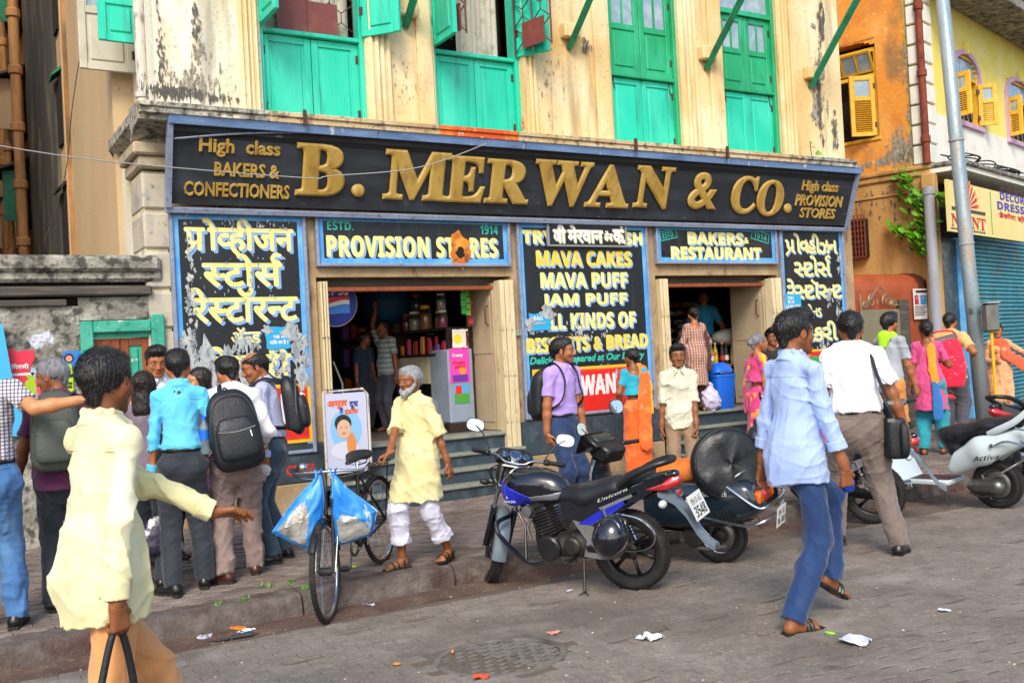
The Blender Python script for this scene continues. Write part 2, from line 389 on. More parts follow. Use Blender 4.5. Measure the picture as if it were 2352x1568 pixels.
m_pole=mt('galvanised lamp pole','#a9b7bd',.5,metal=.35,layers=[('#7f98a5',(5,5,.8),.42,.68,.8),('#b58a5c',(6,6,1.2),.58,.72,.7),('#5f6a6c',30,.58,.7,.6)])
m_leaf=mt('heart leaf green','#5c9a1e',.4,layers=[('#8ac430',20,.45,.7,.7)],var=.2)
m_stem=mt('brown stem','#5a4630',.8)
m_blue=mt('sky blue border paint','#4aa0e8',.5,layers=[('#7cc4f4',4,.42,.7,.8),('#2c78c0',(20,20,2),.55,.75,.5),('#c8dcec',25,.68,.74,.6)])
m_bluegrey=mt('blue grey frame paint','#848da2',.55,layers=[('#96a6c4',(2,6,6),.45,.7,.7),('#4c5266',20,.56,.7,.6)],bump=.3,bscale=40)
m_bluetrim=mt('flaking cobalt trim','#7290bc',.6,layers=[('#8aa8d8',(2,9,9),.5,.7,.7),('#46628f',(3,8,8),.5,.7,.6),('#e6e6e0',(14,14,5),.66,.72,.8)],bump=.5,bscale=40)
m_board=mt('black sign enamel','#15181c',.38,layers=[('#2c2a2a',(2,2,1),.45,.75,.8),('#3c434a',(12,12,1.2),.6,.8,.5),('#7d8288',38,.70,.74,.7)],bump=.15,bscale=40)
m_boardr=mt('black sign enamel weathered','#161314',.4,layers=[('#3a2a24',(2,2,1),.45,.75,.8),('#4a4644',(14,14,1.4),.6,.8,.5),('#9a9a98',34,.70,.73,.6)],bump=.15,bscale=40)
m_gold=mt('gilded wooden letters','#b4903f',.45,metal=.0,layers=[('#ccac5c',(5,5,1.5),.42,.7,.8),('#8a6230',(9,9,5),.52,.70,.7)],bump=.3,bscale=50)
m_yel=mt('pale yellow sign paint','#efe388',.5,layers=[('#f4efbc',7,.45,.7,.7),('#c9a040',16,.68,.75,.6)])
m_yelo=mt('golden yellow sign paint','#f6d040',.5,layers=[('#f6e27c',(4,4,9),.45,.6,.8),('#c9a040',16,.68,.75,.6)])
m_shade=mt('pale blue letter shading','#7fa9dc',.5,layers=[('#b6d0ec',8,.5,.7,.6)])
m_teal=mt('teal sign paint','#2cb8a4',.5)
m_redp=mt('red sign paint','#dc2418',.5,layers=[('#e8604c',(2,2,16),.58,.72,.7),('#f0dcd0',(3,3,22),.66,.73,.7)])
m_yellp=mt('yellow sign border','#f2b81c',.5,layers=[('#f4cc50',8,.5,.7,.5)])
m_whitep=mt('white sign paint','#e9e6e2',.5,layers=[('#b9b4b4',12,.55,.7,.6)])
m_peel=mt('torn paper and bare board','#b4babb',.9,layers=[('#7c868c',(24,24,9),.42,.62,.85),('#dcdccc',6,.54,.7,.8),('#3c4044',28,.6,.68,.8)],bump=.6)
m=MB()
for a,b in((-12,3.5),(3.5,6.4),(6.4,6.75)):
 za,zb=road_z(a),road_z(b);m.add([(-40,a,za-.0042),(60,a,za-.0042),(60,b,zb-.0042),(-40,b,zb-.0042)],[(0,1,2,3)])
road=m.build('road',m_joint,kind='structure')
m=MB()
m.add([(-40,6.72,-.01),(60,6.72,-.01),(60,6.72,.0255),(-40,6.72,.0255)],[(0,1,2,3)])
m.add([(-40,6.72,.0255),(60,6.72,.0255),(60,9.6,.0925),(-40,9.6,.0925)],[(0,1,2,3)])
m.add([(-40,9.6,.0925),(60,9.6,.0925),(60,70,.0925),(-40,70,.0925)],[(0,1,2,3)])
pavement=m.build('pavement',m_joint,kind='structure')
def paver_outline(L,W,amp,g=.004):
 """wavy interlocking block: two long sides share one wave, two short sides share another"""
 a,b=L/2-g,W/2-g;p=[]
 n=5
 for i in range(n):t=i/n;p.append((-a+2*a*t,-b+amp*math.sin(2*math.pi*t)))
 for i in range(3):t=i/3;p.append((a+amp*.35*math.sin(2*math.pi*t),-b+2*b*t))
 for i in range(n):t=1-i/n;p.append((-a+2*a*t,b+amp*math.sin(2*math.pi*t)))
 for i in range(3):t=1-i/3;p.append((-a+amp*.35*math.sin(2*math.pi*t),-b+2*b*t))
 return p
def paver_geo(L,W,amp,h=.03,ch=.0022,g=.002):
 o=paver_outline(L,W,amp,g);n=len(o)
 vs=[(x,y,-h)for x,y in o]+[(x,y,-ch)for x,y in o]+[(x*(1-2*ch/L*1.2),y*(1-2*ch/W*1.1),0)for x,y in o]
 fs=[(i,(i+1)%n,n+(i+1)%n,n+i)for i in range(n)]+[(n+i,n+(i+1)%n,2*n+(i+1)%n,2*n+i)for i in range(n)]+[tuple(range(2*n,3*n))]
 return np.array(vs),fs
def lay(parent,name,L,W,amp,rows,xfun,zf,slope,mat,mat_s,skip=lambda x,y:False,jit=.0009,ang=0,g=.0024):
 V,F=paver_geo(L,W,amp,g=g);me=mkmesh(name,V,F,mat)
 items=[]
 ca,sa=math.cos(ang),math.sin(ang)
 for j,y in enumerate(rows):
  x0,x1=xfun(y);x=x0+(L/2 if j%2 else 0)
  while x<x1:
   X,Y=(x*ca-y*sa,x*sa+y*ca)if ang else(x,y)
   if not skip(X,Y):items.append((X,Y,zf(Y)+random.gauss(0,jit)-(.004 if random.random()<.04 else 0),random.gauss(0,.002),random.gauss(0,.004)-slope(Y),random.gauss(0,.004)))
   x+=L
 def key(t):
  p=Vector((t[0],t[1],t[2]-CAM_H));d=p.dot(fw);
  if d<.5:return 1e9
  u,v=abs(p.dot(RT)/d),abs(p.dot(UP)/d)
  return d if(u<.53 and v<.36)else 1e6+d
 items.sort(key=key)
 for(x,y,z,a,b,c)in items[:300]:
  o=bpy.data.objects.new(name,me);COL.objects.link(o);o.parent=parent
  o.location=(x-parent.location.x,y-parent.location.y,z-parent.location.z);o.rotation_euler=(-b,a,c+ang)
 rest=items[300:];n=len(V)
 if rest:
  A=np.array(rest);VV=np.zeros((len(rest),n,3));th=A[:,5]+ang
  cx,sx=np.cos(th)[:,None],np.sin(th)[:,None]
  VV[:,:,0]=V[None,:,0]*cx-V[None,:,1]*sx+A[:,0:1];VV[:,:,1]=V[None,:,0]*sx+V[None,:,1]*cx+A[:,1:2]
  VV[:,:,2]=V[None,:,2]+A[:,2:3]-V[None,:,0]*A[:,3:4]-V[None,:,1]*A[:,4:5]
  VV=VV.reshape(-1,3)-np.array(parent.location)
  FF=[]
  for k in range(len(rest)):FF+=[tuple(i+k*n for i in f)for f in F]
  o=bpy.data.objects.new(name+'_field',mkmesh(name+'_field',VV,FF,mat_s));COL.objects.link(o);o.parent=parent;o['kind']='stuff'
MHC=onroad(1150,1507);MHR=abs((onroad(1300,1500)-onroad(1000,1510)).length)/2
rows=[1.3+.112*k for k in range(45)]
rows=[y for y in rows if y<6.30]
lay(road,'paver',.225,.112,.011,rows,lambda y:(-1.2 if y>4 else .3,min(17,3+2.0*y+4)),road_z,lambda Y:(.0414 if Y>3.5 else 0),m_paver,m_paver_s,ang=R(-3),skip=lambda x,y:(x-MHC.x)**2+(y-MHC.y)**2<(MHR+.02)**2)
rows=[6.88+.118*k for k in range(30)]
lay(pavement,'paving_block',.24,.118,.018,[y for y in rows if y<10.1],lambda y:(-1.4,15.5),pave_z,lambda Y:-.0233,m_block,m_block_s,jit=.003,g=.003,skip=lambda x,y:random.random()<(.22 if y<7.0 else .05 if y<7.3 else .004))
kst=thing('kerb','row of worn granite kerb stones edging the footpath','kerb',(3,KERB_Y,-.12),kind='structure')
x=-2.0;first=True
while x<16:
 L=random.uniform(.85,1.25);m=MB();zt=.032
 secs=[];n=8
 for i in range(n+1):
  xx=x+.008+(L-.016)*i/n;j=lambda s:random.gauss(0,s)
  secs.append([Vector((xx,KERB_Y-.12+j(.004),-.16)),Vector((xx,KERB_Y-.105+j(.005),zt-.06+j(.006))),Vector((xx,KERB_Y-.09+j(.005),zt-.02+j(.004))),Vector((xx,KERB_Y-.05+j(.003),zt+j(.002))),Vector((xx,KERB_Y+.12,zt+j(.002))),Vector((xx,KERB_Y+.135,zt-.03)),Vector((xx,KERB_Y+.135,-.16))])
 m.skin(secs);m.build('kerb_stone',m_kerb,kst,smooth='auto');x+=L
m=MB();n=90;vs=[];fs=[]
for i in range(n+1):
 xx=-2+18*i/n
 for j,(y,z)in enumerate(((KERB_Y-.40,-.012),(KERB_Y-.31,.014),(KERB_Y-.2,.012),(KERB_Y-.1,.02))):
  vs.append((xx,y+random.gauss(0,.018),road_z(y)+z*.6+abs(random.gauss(0,.003))))
for i in range(n):
 for j in range(3):fs.append((i*4+j,(i+1)*4+j,(i+1)*4+j+1,i*4+j+1))
m.add(vs,fs);m.build('gutter_soil',m_soil,smooth=True,kind='stuff',label='reddish dirt packed in the gutter along the kerb')
dc=thing('drain_cover','round cast iron drain cover with raised studs set in the pavers','drain cover',tuple(MHC))
m_ci=mt('worn cast iron','#7c7670',.7,metal=.1,layers=[('#6d665c',9,.45,.7,.8),('#33302c',4,.5,.7,.7)],bump=.6,bscale=60)
m=MB();m.lathe([(MHR,-.03),(MHR,.006),(MHR-.035,.006),(MHR-.037,-.004)],(0,0,0),n=56);m.build('cover_rim',m_ci,dc,local=True,smooth='auto')
m=MB();m.lathe([(MHR-.04,-.03),(MHR-.042,-.004),(0,-.004)],(0,0,0),n=56);m.build('cover_plate',mt('cover plate filled with dirt','#7a736c',.9,layers=[('#5c5650',9,.45,.7,.7),('#8a8074',20,.5,.7,.6)],bump=.8,bscale=60),dc,local=True)
for i in range(-6,7):
 for j in range(-6,7):
  x,y=i*MHR/7,j*MHR/7
  if math.hypot(x,y)<MHR*.84 and(i+j)%2==0:m=MB();m.box((x,y,.001),(MHR/8.5,MHR/12,.008),bev=.003);m.build('stud',m_ci,dc,local=True)
dc.rotation_euler=(-math.atan(.0414),0,R(20))
def blob_poly(cx,cy,rx,ry,n=22,rag=.18,seed=0):
 rr=random.Random(seed);ph=[rr.uniform(0,6.28)for _ in range(4)]
 return[(cx+rx*math.cos(t)*(1+rag*(math.sin(3*t+ph[0])*.5+math.sin(5*t+ph[1])*.35+math.sin(9*t+ph[2])*.3+rr.uniform(-.25,.25))),cy+ry*math.sin(t)*(1+rag*(math.sin(2*t+ph[1])*.5+math.sin(7*t+ph[3])*.3+rr.uniform(-.25,.25))))for t in[2*math.pi*i/n for i in range(n)]]
m_puddle=mt('oily gutter water','#39444a',.16,spec=.8,layers=[('#31424e',6,.5,.7,.6)])
pd=onroad(520,1478)
m=MB()
for cx,cy,rx,ry,sd_ in((pd.x+.1,KERB_Y-.27,.24,.10,3),):
 pl=blob_poly(cx,cy,rx,ry,26,.2,sd_)
 m.add([(x,y,road_z(y)+.0098)for x,y in pl],[tuple(range(len(pl)))])
tag(m.build('gutter_puddle',m_puddle),kind='structure')
YU=YF+.06
ZC0=atY(330,268,YF-.45).z;ZC1=atY(319,230,YF-.45).z
XW=1.80;XL,XR=atY(330,400,YF).x,atY(1945,520).x+.12;XLU=atY(354,150,YU).x
bld=thing('shop_building','old cream shop building with green shutters above a long black bakery fascia','building',((XL+XR)/2,YF+2,.05))
openings=[]
for(l,r)in((607,850),(1005,1205),(1410,1570),(1668,1797)):
 openings.append((atY(l,280,YU).x,atY(r,300,YU).x))
ZS=ZC1+.03;ZT=6.75;ZTOP=8.4
edges=[XLU]+[v for o in openings for v in o]+[XR]
m=MB();
for i in range(0,len(edges),2):
 a,b=edges[i],edges[i+1]
 if i==0:continue
 m.b2((a,YU,ZS-.3),(b,YU+.3,ZT))
m.b2((XLU,YU,ZT),(XR,YU+.3,ZTOP));m.b2((edges[1],YU+.02,ZS-.3),(XR,YU+.3,ZS))
m.build('upper_wall',m_plaster,bld)
m=MB();m.b2((XLU,YU,ZS-.3),(edges[1]-.0,YU+.3,ZT));m.b2((XLU+.01,YU+.3,ZS-.3),(XLU+.2,YU+1.22,ZTOP));m.b2((XL+.004,YF+.62,.05),(XL+.2,YU+1.22,ZC0));m.build('upper_wall',m_plaster_l,bld,label='greyer mouldy plaster at the left end')
m=MB();m.b2((XW,YU+1.15,.05),(XW+.25,14.2,ZTOP));m.b2((XW+.25,YU+1.15,.05),(XW+.5,YU+1.4,ZTOP));m.b2((XR-.25,YU+.3,.05),(XR,14.2,ZTOP));m.b2((XW+.25,13.9,.05),(XR-.25,14.2,ZTOP));m.b2((XW+.5,YU+.3,ZTOP-.2),(XR-.25,13.9,ZTOP))
m.b2((XW+.5,YU+.3,3.4),(XR-.25,13.9,3.7))
m.build('side_wall',m_beige,bld)
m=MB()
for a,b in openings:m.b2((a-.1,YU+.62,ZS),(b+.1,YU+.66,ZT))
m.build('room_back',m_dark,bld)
m=MB()
def flutes(pl,pr,n,proud=.05,dep=.03):
 a,b=atY(pl,280,YU-proud).x,atY(pr,290,YU-proud).x
 if n<=1:m.b2((a,YU-proud,ZS-.02),(b,YU-.001,ZT+.2),bev=.01);return
 w_=(b-a)/n
 for k in range(n):m.b2((a+w_*k+.012,YU-proud-.012*(k%2),ZS-.02),(a+w_*(k+1)-.012,YU-.001,ZT+.2),bev=.014)
 m.b2((a,YU-proud*.45,ZS-.02),(b,YU-.002,ZT+.2))
for f in((560,604,4),(856,908,4),(968,1003,1),(1209,1242,3),(1376,1408,1),(1573,1612,4),(1640,1666,1),(1800,1832,4)):flutes(*f)
m.build('pilaster',m_plaster,bld)
xc=atY(319,230,YF-.45).x;xe=atY(1968,375,YF-.45).x
prof=[(YF-.45,ZC1),(YF-.45,ZC0+.05),(YF-.40,ZC0+.04),(YF-.38,ZC0),(YF-.12,ZC0-.03),(YF+.05,ZC0-.14),(YF+.06,ZC1+.04),(YF-.1,ZC1+.035)]
xs_=[xc,atY(620,250,YF-.45).x,atY(1010,290,YF-.45).x,atY(1190,300,YF-.45).x,atY(1640,345,YF-.45).x,atY(1850,355,YF-.45).x,xe]
for k,mm in enumerate([m_cornice_l,m_cornice,m_rust_st,m_cornice,m_cornice,m_cornice_l]):
 m=MB();m.prism(prof,'x',xs_[k]+.001*k,xs_[k+1]);m.b2((xs_[k],YF-.47,ZC1-.045),(xs_[k+1]-.01,YF-.449,ZC1+.002),bev=.008)
 m.build('cornice',mm,bld)
for p in(703,1463,1673):
 q=atY(p-4,265+(p-703)*.078,YF-.48);m=MB();m.b2((q.x-.012,YF-.50,ZC0+.02),(q.x+.018,YF-.472,ZC1+.03));m.build('cornice_clamp',m_iron,bld)
m=MB();m.prism([(xc,ZC1-.003),(xc,ZC0+.05),(xc+.06,ZC0),(xc+.3,ZC0-.14),(XL+.02,ZC0-.14),(XL+.02,ZC1)],'y',YF+.062,YF+1.3);m.build('cornice',m_cornice_l,bld,label='mouldy cornice return round the corner')
m=MB()
for k,(e,z0,z1)in enumerate(((.10,ZC0-.26,ZC0-.14),(.05,ZC0-.38,ZC0-.26))):
 m.b2((XL-e,YF-e+.02,z0),(XL+.4,YF+.7,z1),bev=.02)
m.build('capital',mt('capital stucco','#b8a88c',.85,layers=[('#8a8070',5,.5,.7,.7)],bump=.5),bld)
m_quoin=mt('grey buff quoin paint','#c4baa6',.85,layers=[('#a89e90',3,.45,.7,.7),('#8a9098',(6,6,2),.54,.7,.6),('#5c5850',12,.62,.74,.6)],bump=.6)
z=ZC0-.40
for k in range(9):
 h=.38;m=MB();m.b2((XL-.02,YF+.015,z-h+.018),(XL+.232,YF+.62,z-.018),bev=.02);m.build('quoin_block',m_quoin,bld);z-=h
m=MB();m.b2((XL-.008,YF+.045,.1),(XL+.2,YF+.612,ZC0-.4));m.build('corner_pilaster',m_plaster_l,bld)
ZB0=atY(1200,965).z;ZBT=atY(385,482).z
D1=(atY(757,800).x,atY(1150,800).x);D2=(atY(1535,750).x,atY(1772,750).x)
D1L=atY(728,640).x;D1R=atY(1176,640).x;D2L=atY(1508,640).x;D2R=atY(1790,640).x
ZD=atY(800,640).z;FL=.72
m=MB()
for a,b in((XL+.235,D1L),(D1R,D2L),(D2R,XR)):m.b2((a,YF+.03,.08),(b,YF+.3,3.25))
for a,b in((D1L,D1R),(D2L,D2R)):m.b2((a,YF+.031,ZD+.02),(b,YF+.3,3.25))
m.b2((XL+.235,YF+.03,3.25),(XR,YF+.3,ZC0-.05))
m.build('lower_wall',m_plinth,bld)
m=MB()
for a,b in((XL+.12,D1L-.02),(D1R+.02,D2L-.02),(D2R+.02,XR-.02)):
 m=MB();m.b2((a,YF-.02,.08),(b,YF+.028,.40),bev=.01);m.build('plinth',m_plinth,bld)
for a,b in((XL+.12,D1L-.02),(D1R+.02,D2L-.02),(D2R+.02,XR-.02)):m=MB();m.b2((a,YF-.015,.404),(b,YF+.027,ZB0-.02),bev=.01);m.build('plinth_band',m_riser,bld)
g=glyphs('CH S?',2);p0=pxbox(657,1070,720,1093);letter(bld,g,p0,YF-.016,m_redp,'graffiti',bold=.004)
def steps(x0,x1,flare):
 treads=[(.24,YF-.52),(.39,YF-.34),(.54,YF-.16)]
 st=thing('steps','dark painted stone steps up to the %s doorway'%flare,'steps',((x0+x1)/2,YF-.3,.08))
 zprev=.08
 for k,(z,y)in enumerate(treads):
  m=MB();m.b2((x0+.02,y+.03,zprev+(.002 if k else-.02)),(x1-.02,YF+.02,z-.036));m.build('riser',m_riser,st)
  m=MB();m.b2((x0,y,z-.035),(x1,YF+.02,z),bev=.008);m.build('tread',m_step,st);zprev=z
 m=MB();m.b2((x0+.04,YF+.022,.45),(x1-.04,YF+.3,FL-.04));m.build('riser',m_riser,st)
 m=MB();m.b2((x0+.02,YF-.02,FL-.038),(x1-.02,YF+.34,FL),bev=.008);m.build('tread',m_step,st)
steps(D1L+.02,D1R-.02,'provision store');steps(D2L+.02,D2R-.02,'restaurant')
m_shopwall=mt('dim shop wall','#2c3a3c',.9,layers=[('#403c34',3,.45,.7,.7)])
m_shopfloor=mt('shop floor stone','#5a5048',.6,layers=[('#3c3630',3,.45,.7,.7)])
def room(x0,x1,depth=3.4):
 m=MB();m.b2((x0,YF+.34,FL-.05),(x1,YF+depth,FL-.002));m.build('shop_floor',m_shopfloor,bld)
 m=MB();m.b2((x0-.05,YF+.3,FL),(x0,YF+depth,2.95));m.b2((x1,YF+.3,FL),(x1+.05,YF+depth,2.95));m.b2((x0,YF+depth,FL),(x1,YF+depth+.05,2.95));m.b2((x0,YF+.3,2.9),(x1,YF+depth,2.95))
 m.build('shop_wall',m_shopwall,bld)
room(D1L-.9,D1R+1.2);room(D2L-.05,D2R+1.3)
def leafstack(x0,x1,n,y0,y1,z0,z1):
 w_=(x1-x0)/n
 for k in range(n):
  m=MB();m.b2((x0+w_*k+.004,y0-.01*(k%2),z0),(x0+w_*(k+1)-.004,y1,z1),bev=.006)
  for q in range(1,4):zz=z0+(z1-z0)*q/4;m.b2((x0+w_*k-.006,y0-.018,zz-.04),(x0+w_*k+.014,y0-.002,zz+.04))
  m.build('folded_leaf',m_cream,dd)
for(L0,L1,R0,R1,nm)in((D1L+.01,D1[0],D1[1]-.0,D1R-.01,'provision store'),(D2L+.01,D2[0],D2[1],D2R-.01,'restaurant')):
 dd=thing('folding_door','cream folding wooden doors standing open at the %s entrance'%nm,'door',((L0+R1)/2,YF,FL-.2))
 zl=.30 if nm[0]=='p' else FL
 leafstack(L0,L1,3,YF-.05,YF+.20,zl,ZD-.03);leafstack(R0,R1,3,YF-.05,YF+.10,FL-.02 if nm[0]=='r' else .34,ZD-.03)
 m=MB();m.b2((R0-.02,YF+.11,FL+.01),(R0+.02,YF+.75,ZD-.05));m.build('door_leaf',m_beigedoor,dd)
 m=MB();m.b2((R0-.028,YF+.16,FL+.9),(R0-.0205,YF+.68,ZD-.2),bev=.006);m.b2((R0-.028,YF+.16,FL+.1),(R0-.0205,YF+.68,FL+.8),bev=.006);m.build('door_panel',m_beigedoor,dd)
 m=MB();m.tube([(R0-.03,YF+.2,1.95),(R0-.07,YF+.2,1.97),(R0-.07,YF+.2,2.16),(R0-.03,YF+.2,2.18)],.008,6);m.build('door_handle',m_iron,dd)
 m=MB();m.b2((L1,YF+.1,ZD-.13),(R0,YF+.16,ZD-.08),bev=.01);m.build('door_lintel',m_redwood,dd)
 m=MB();m.b2((L0,YF+.2,ZD-.08),(R1,YF+.28,ZD+.02));m.build('door_head',m_timber,dd)
def leaf(par,a,b,z0,z1,panels,mat,t=.05,name='shutter_leaf'):
 """a, b: plan points of hinge and free edge; panels: list of (f0,f1,kind)"""
 a,b=Vector((*a,0)),Vector((*b,0));u=(b-a).normalized();W=(b-a).length;n=Vector((u.y,-u.x,0))
 Mx=Matrix((u,-n,Vector((0,0,1)))).transposed()
 H=z1-z0;fr=.075
 def put(m,s0,s1,h0,h1,off,tt,bev=0):
  c=a+u*((s0+s1)/2)+n*off;m.box((c.x,c.y,(h0+h1)/2),(s1-s0,tt,h1-h0),rot=Mx,bev=bev)
 m=MB()
 put(m,0,fr,z0,z1,0,t,.006);put(m,W-fr,W,z0,z1,0,t,.006)
 cuts=sorted(set([0,1]+[p[0]for p in panels]+[p[1]for p in panels]))
 put(m,fr,W-fr,z0,z0+fr*.9,0,t*.98);put(m,fr,W-fr,z1-fr*.9,z1,0,t*.98)
 for p in panels:
  if p[0]>0:put(m,fr,W-fr,z0+H*p[0]-fr*.4,z0+H*p[0]+fr*.4,0,t*.98)
 lf=m.build(name,mat,par)
 for hz in(.18,.82):m=MB();put(m,-.012,.03,z0+H*hz-.045,z0+H*hz+.045,0,t+.012);m.build('hinge',m_iron,lf)
 for p in panels:
  h0,h1=z0+H*p[0]+fr*(.4 if p[0]>0 else .9),z0+H*p[1]-fr*(.4 if p[1]<1 else .9)
  m=MB()
  if p[2]=='p':
   put(m,fr,W-fr,h0,h1,0,t*.25);put(m,fr+.03,W-fr-.03,h0+.03,h1-.03,0,t*.9,.03)
   q=m.build('panel',mat,lf)
  elif p[2]=='g':
   k=p[3]if len(p)>3 else 2
   w_=(W-2*fr)/k
   for i in range(k):put(m,fr+w_*i+.012,fr+w_*(i+1)-.012,h0+.01,h1-.01,0,.006)
   q=m.build('pane',m_glass,lf)
   m=MB();put(m,fr,W-fr,h0,h0+.012,0,t*.8);put(m,fr,W-fr,h1-.012,h1,0,t*.8)
   for i in range(k+1):put(m,max(fr,fr+w_*i-.012),min(W-fr,fr+w_*i+.012),h0+.012,h1-.012,0,t*.8)
   m.build('glazing_bar',mat,lf)
  else:
   n_=int((h1-h0)/.035)
   for i in range(n_):
    z=h0+(i+.5)*(h1-h0)/n_;c=a+u*(W/2)
    m.box((c.x,c.y,z),(W-2*fr,t*.9,.008),rot=Mx@Matrix.Rotation(R(35),3,'X'))
   q=m.build('louvre',mat,lf)
 return lf
ZM=atY(607,74,YU+.1).z
def wnd(k,name):
 a,b=openings[k];e=bpy.data.objects.new('window',None);COL.objects.link(e);e.parent=bld;e['label']=name
 return e,a,b
YW=YU+.14
for k in range(4):
 e,a,b=wnd(k,['leftmost upper window with open shutters and curtained grille','second upper window with a grey curtain','third upper window closed by tall green doors','rightmost upper window closed by tall green doors'][k])
 m=MB();m.b2((a,YU+.05,ZS),(a+.05,YU+.22,ZT),bev=.006);m.b2((b-.05,YU+.05,ZS),(b,YU+.22,ZT),bev=.006);m.b2((a+.05,YU+.06,ZM-.0),(b-.05,YU+.2,ZM+.045),bev=.006)
 m.build('window_frame',m_turq if k<2 else m_green,e)
 c=(a+b)/2
 leaf(e,(a+.05,YW),(c-.004,YW),ZS+.01,ZM-.01,[(0,1,'p')],m_turq);leaf(e,(b-.05,YW),(c+.004,YW),ZS+.01,ZM-.01,[(0,1,'p')],m_turq)
 if k>=2:
  zt=atY(1400,-45,YU+.1).z if k==2 else atY(1665,32,YU+.1).z
  zp=(atY(1405,62,YU+.1).z,)if k==2 else(atY(1668,118,YU+.1).z,)
  f=(zp[0]-ZM)/(zt-ZM)
  leaf(e,(a+.05,YW-.01),(c-.004,YW-.01),ZM+.05,zt,[(0,f,'p'),(f,1,'g')],m_green);leaf(e,(b-.05,YW-.01),(c+.004,YW-.01),ZM+.05,zt,[(0,f,'p'),(f,1,'g')],m_green)
  m=MB();m.b2((a+.05,YU+.06,zt+.005),(b-.05,YU+.2,zt+.07));m.build('transom',m_green,e)
  if zt<ZT-.2:m=MB();m.b2((a+.05,YW,zt+.07),(b-.05,YW+.01,ZT));m.build('pane',m_glass,e)
  for xx in(a+.1,b-.12):
   m=MB();m.tube([(xx,YW-.03,ZM+.06),(xx+.01,YW-.035,ZM-.1),(xx+.03,YW-.035,ZM-.16)],.007,5);m.build('latch_hook',m_iron,e)
 else:
  m=MB();vs=[];fs=[];n=40;ca,cb=(a+.05,b-.05)if k==0 else(c-.1,b-.1)
  for i in range(n+1):
   x=ca+(cb-ca)*i/n;y=YU+.34+.025*math.sin(i*1.3)+.012*math.sin(i*2.9)
   vs+=[(x,y,ZM-.3),(x+.01*math.sin(i),y+.01*math.cos(i*2),(ZM+ZT)/2),(x,y,ZT)]
  for i in range(n):fs+=[(i*3,i*3+3,i*3+4,i*3+1),(i*3+1,i*3+4,i*3+5,i*3+2)]
  m.add(vs,fs);m.build('curtain',m_curtain,e,smooth=True)
  m=MB()
  def bar(p,q,yy,r=.008):m.tube([(p[0],yy,p[1]),(q[0],yy,q[1])],r,5)
  if k==0:
   W=b-a-.1;nx=4;s=W/nx
   for i in range(nx+1):bar((a+.05+i*s,ZM+.05),(a+.05+i*s,ZT),YU+.2)
   for i in range(nx):
    for j in range(5):
     x,z=a+.05+i*s,ZM+.05+j*.34
     bar((x,z+.10),(x+s/2,z+.2),YU+.21,.006);bar((x+s/2,z+.2),(x+s,z+.10),YU+.21,.006);bar((x+s/2,z+.2),(x+s/2,z+.30),YU+.21,.006);bar((x,z+.40),(x+s/2,z+.30),YU+.21,.006);bar((x+s/2,z+.30),(x+s,z+.40),YU+.21,.006)
   m.build('window_grille',m_iron,e)
   m=MB();m.b2((a+.24,YU+.17,ZM+.07),(c-.005,YU+.185,ZM+.42));m.b2((c+.0,YU+.17,ZM+.07),(b-.24,YU+.185,ZM+.42));m.build('grille_plate',m_brownpl,e)
  else:
   for(hx0,sgn,y_out)in((a+.05,.10,.5),(b-.06,.14,.55)):
    m=MB();A=Vector((hx0,YU+.02,0));B=Vector((hx0+sgn,YU-y_out,0))
    def P2(t,z):q=A.lerp(B,t);return(q.x,q.y,z)
    for t in(0,.5,1):m.tube([P2(t,ZM+.06),P2(t,ZT)],.012,5)
    for j in range(6):
     z=ZM+.08+j*.3
     m.tube([P2(0,z),P2(.25,z+.12),P2(.5,z),P2(.75,z+.12),P2(1,z)],.008,5);m.tube([P2(.25,z+.12),P2(.25,z+.2),P2(0,z+.3)],.008,5);m.tube([P2(.75,z+.12),P2(.75,z+.2),P2(1,z+.3)],.008,5);m.tube([P2(.25,z+.2),P2(.5,z+.3),P2(.75,z+.2)],.008,5)
    m.build('window_grille',m_iron,e)
    m=MB();q=A.lerp(B,.55);m.box((q.x-.012,q.y,ZM+.26),(.012,.35,.3),rz=math.atan2(B.y-A.y,B.x-A.x)+math.pi/2);m.build('grille_plate',m_brownpl,e)
 if k==0:
  o=atZ(921,72,ZM+.05);leaf(e,(b-.02,YU+.03),(o.x,o.y),ZM+.05,ZT-.1,[(0,.55,'p'),(.55,1,'g')],m_turq)
  o=atZ(608,70,ZM+.05);leaf(e,(a+.02,YU+.03),(a+.03,YU-.48),ZM+.05,ZT-.1,[(0,.55,'p'),(.55,1,'g')],m_turq)
 if k==1:
  o=atZ(1262,117,ZM+.05);leaf(e,(b-.02,YU+.03),(o.x,o.y),ZM+.05,ZT-.1,[(0,.55,'p'),(.55,1,'g')],m_turq)
  leaf(e,(a+.02,YU+.03),(a+.02,YU-.5),ZM+.05,ZT-.1,[(0,.55,'p'),(.55,1,'g')],m_turq)
e=bpy.data.objects.new('window',None);COL.objects.link(e);e.parent=bld;e['label']='side window whose shutters stand out over the lane'
q=atX(303,95,XL-.02);yy=10.25
a0,a1=atY(227,90,yy),atY(303,95,yy)
leaf(e,(XLU,yy),(a0.x,yy),atY(240,93,yy).z,atY(240,-60,yy).z,[(0,.6,'p'),(.6,1,'p')],m_turq)
yy=10.7;a0=atY(183,150,yy)
leaf(e,(XLU,yy),(a0.x,yy),atY(195,158,yy).z,atY(195,-60,yy).z,[(0,.62,'p'),(.62,1,'g')],mt('grey white shutter paint','#cfc9b8',.6,layers=[('#b0a890',4,.5,.7,.6)]))
q=atY(228,235,12.2);m=MB();m.b2((q.x-.05,12.2,q.z),(q.x+.07,12.24,q.z+.75));m.build('shutter_edge',m_greendk,e)
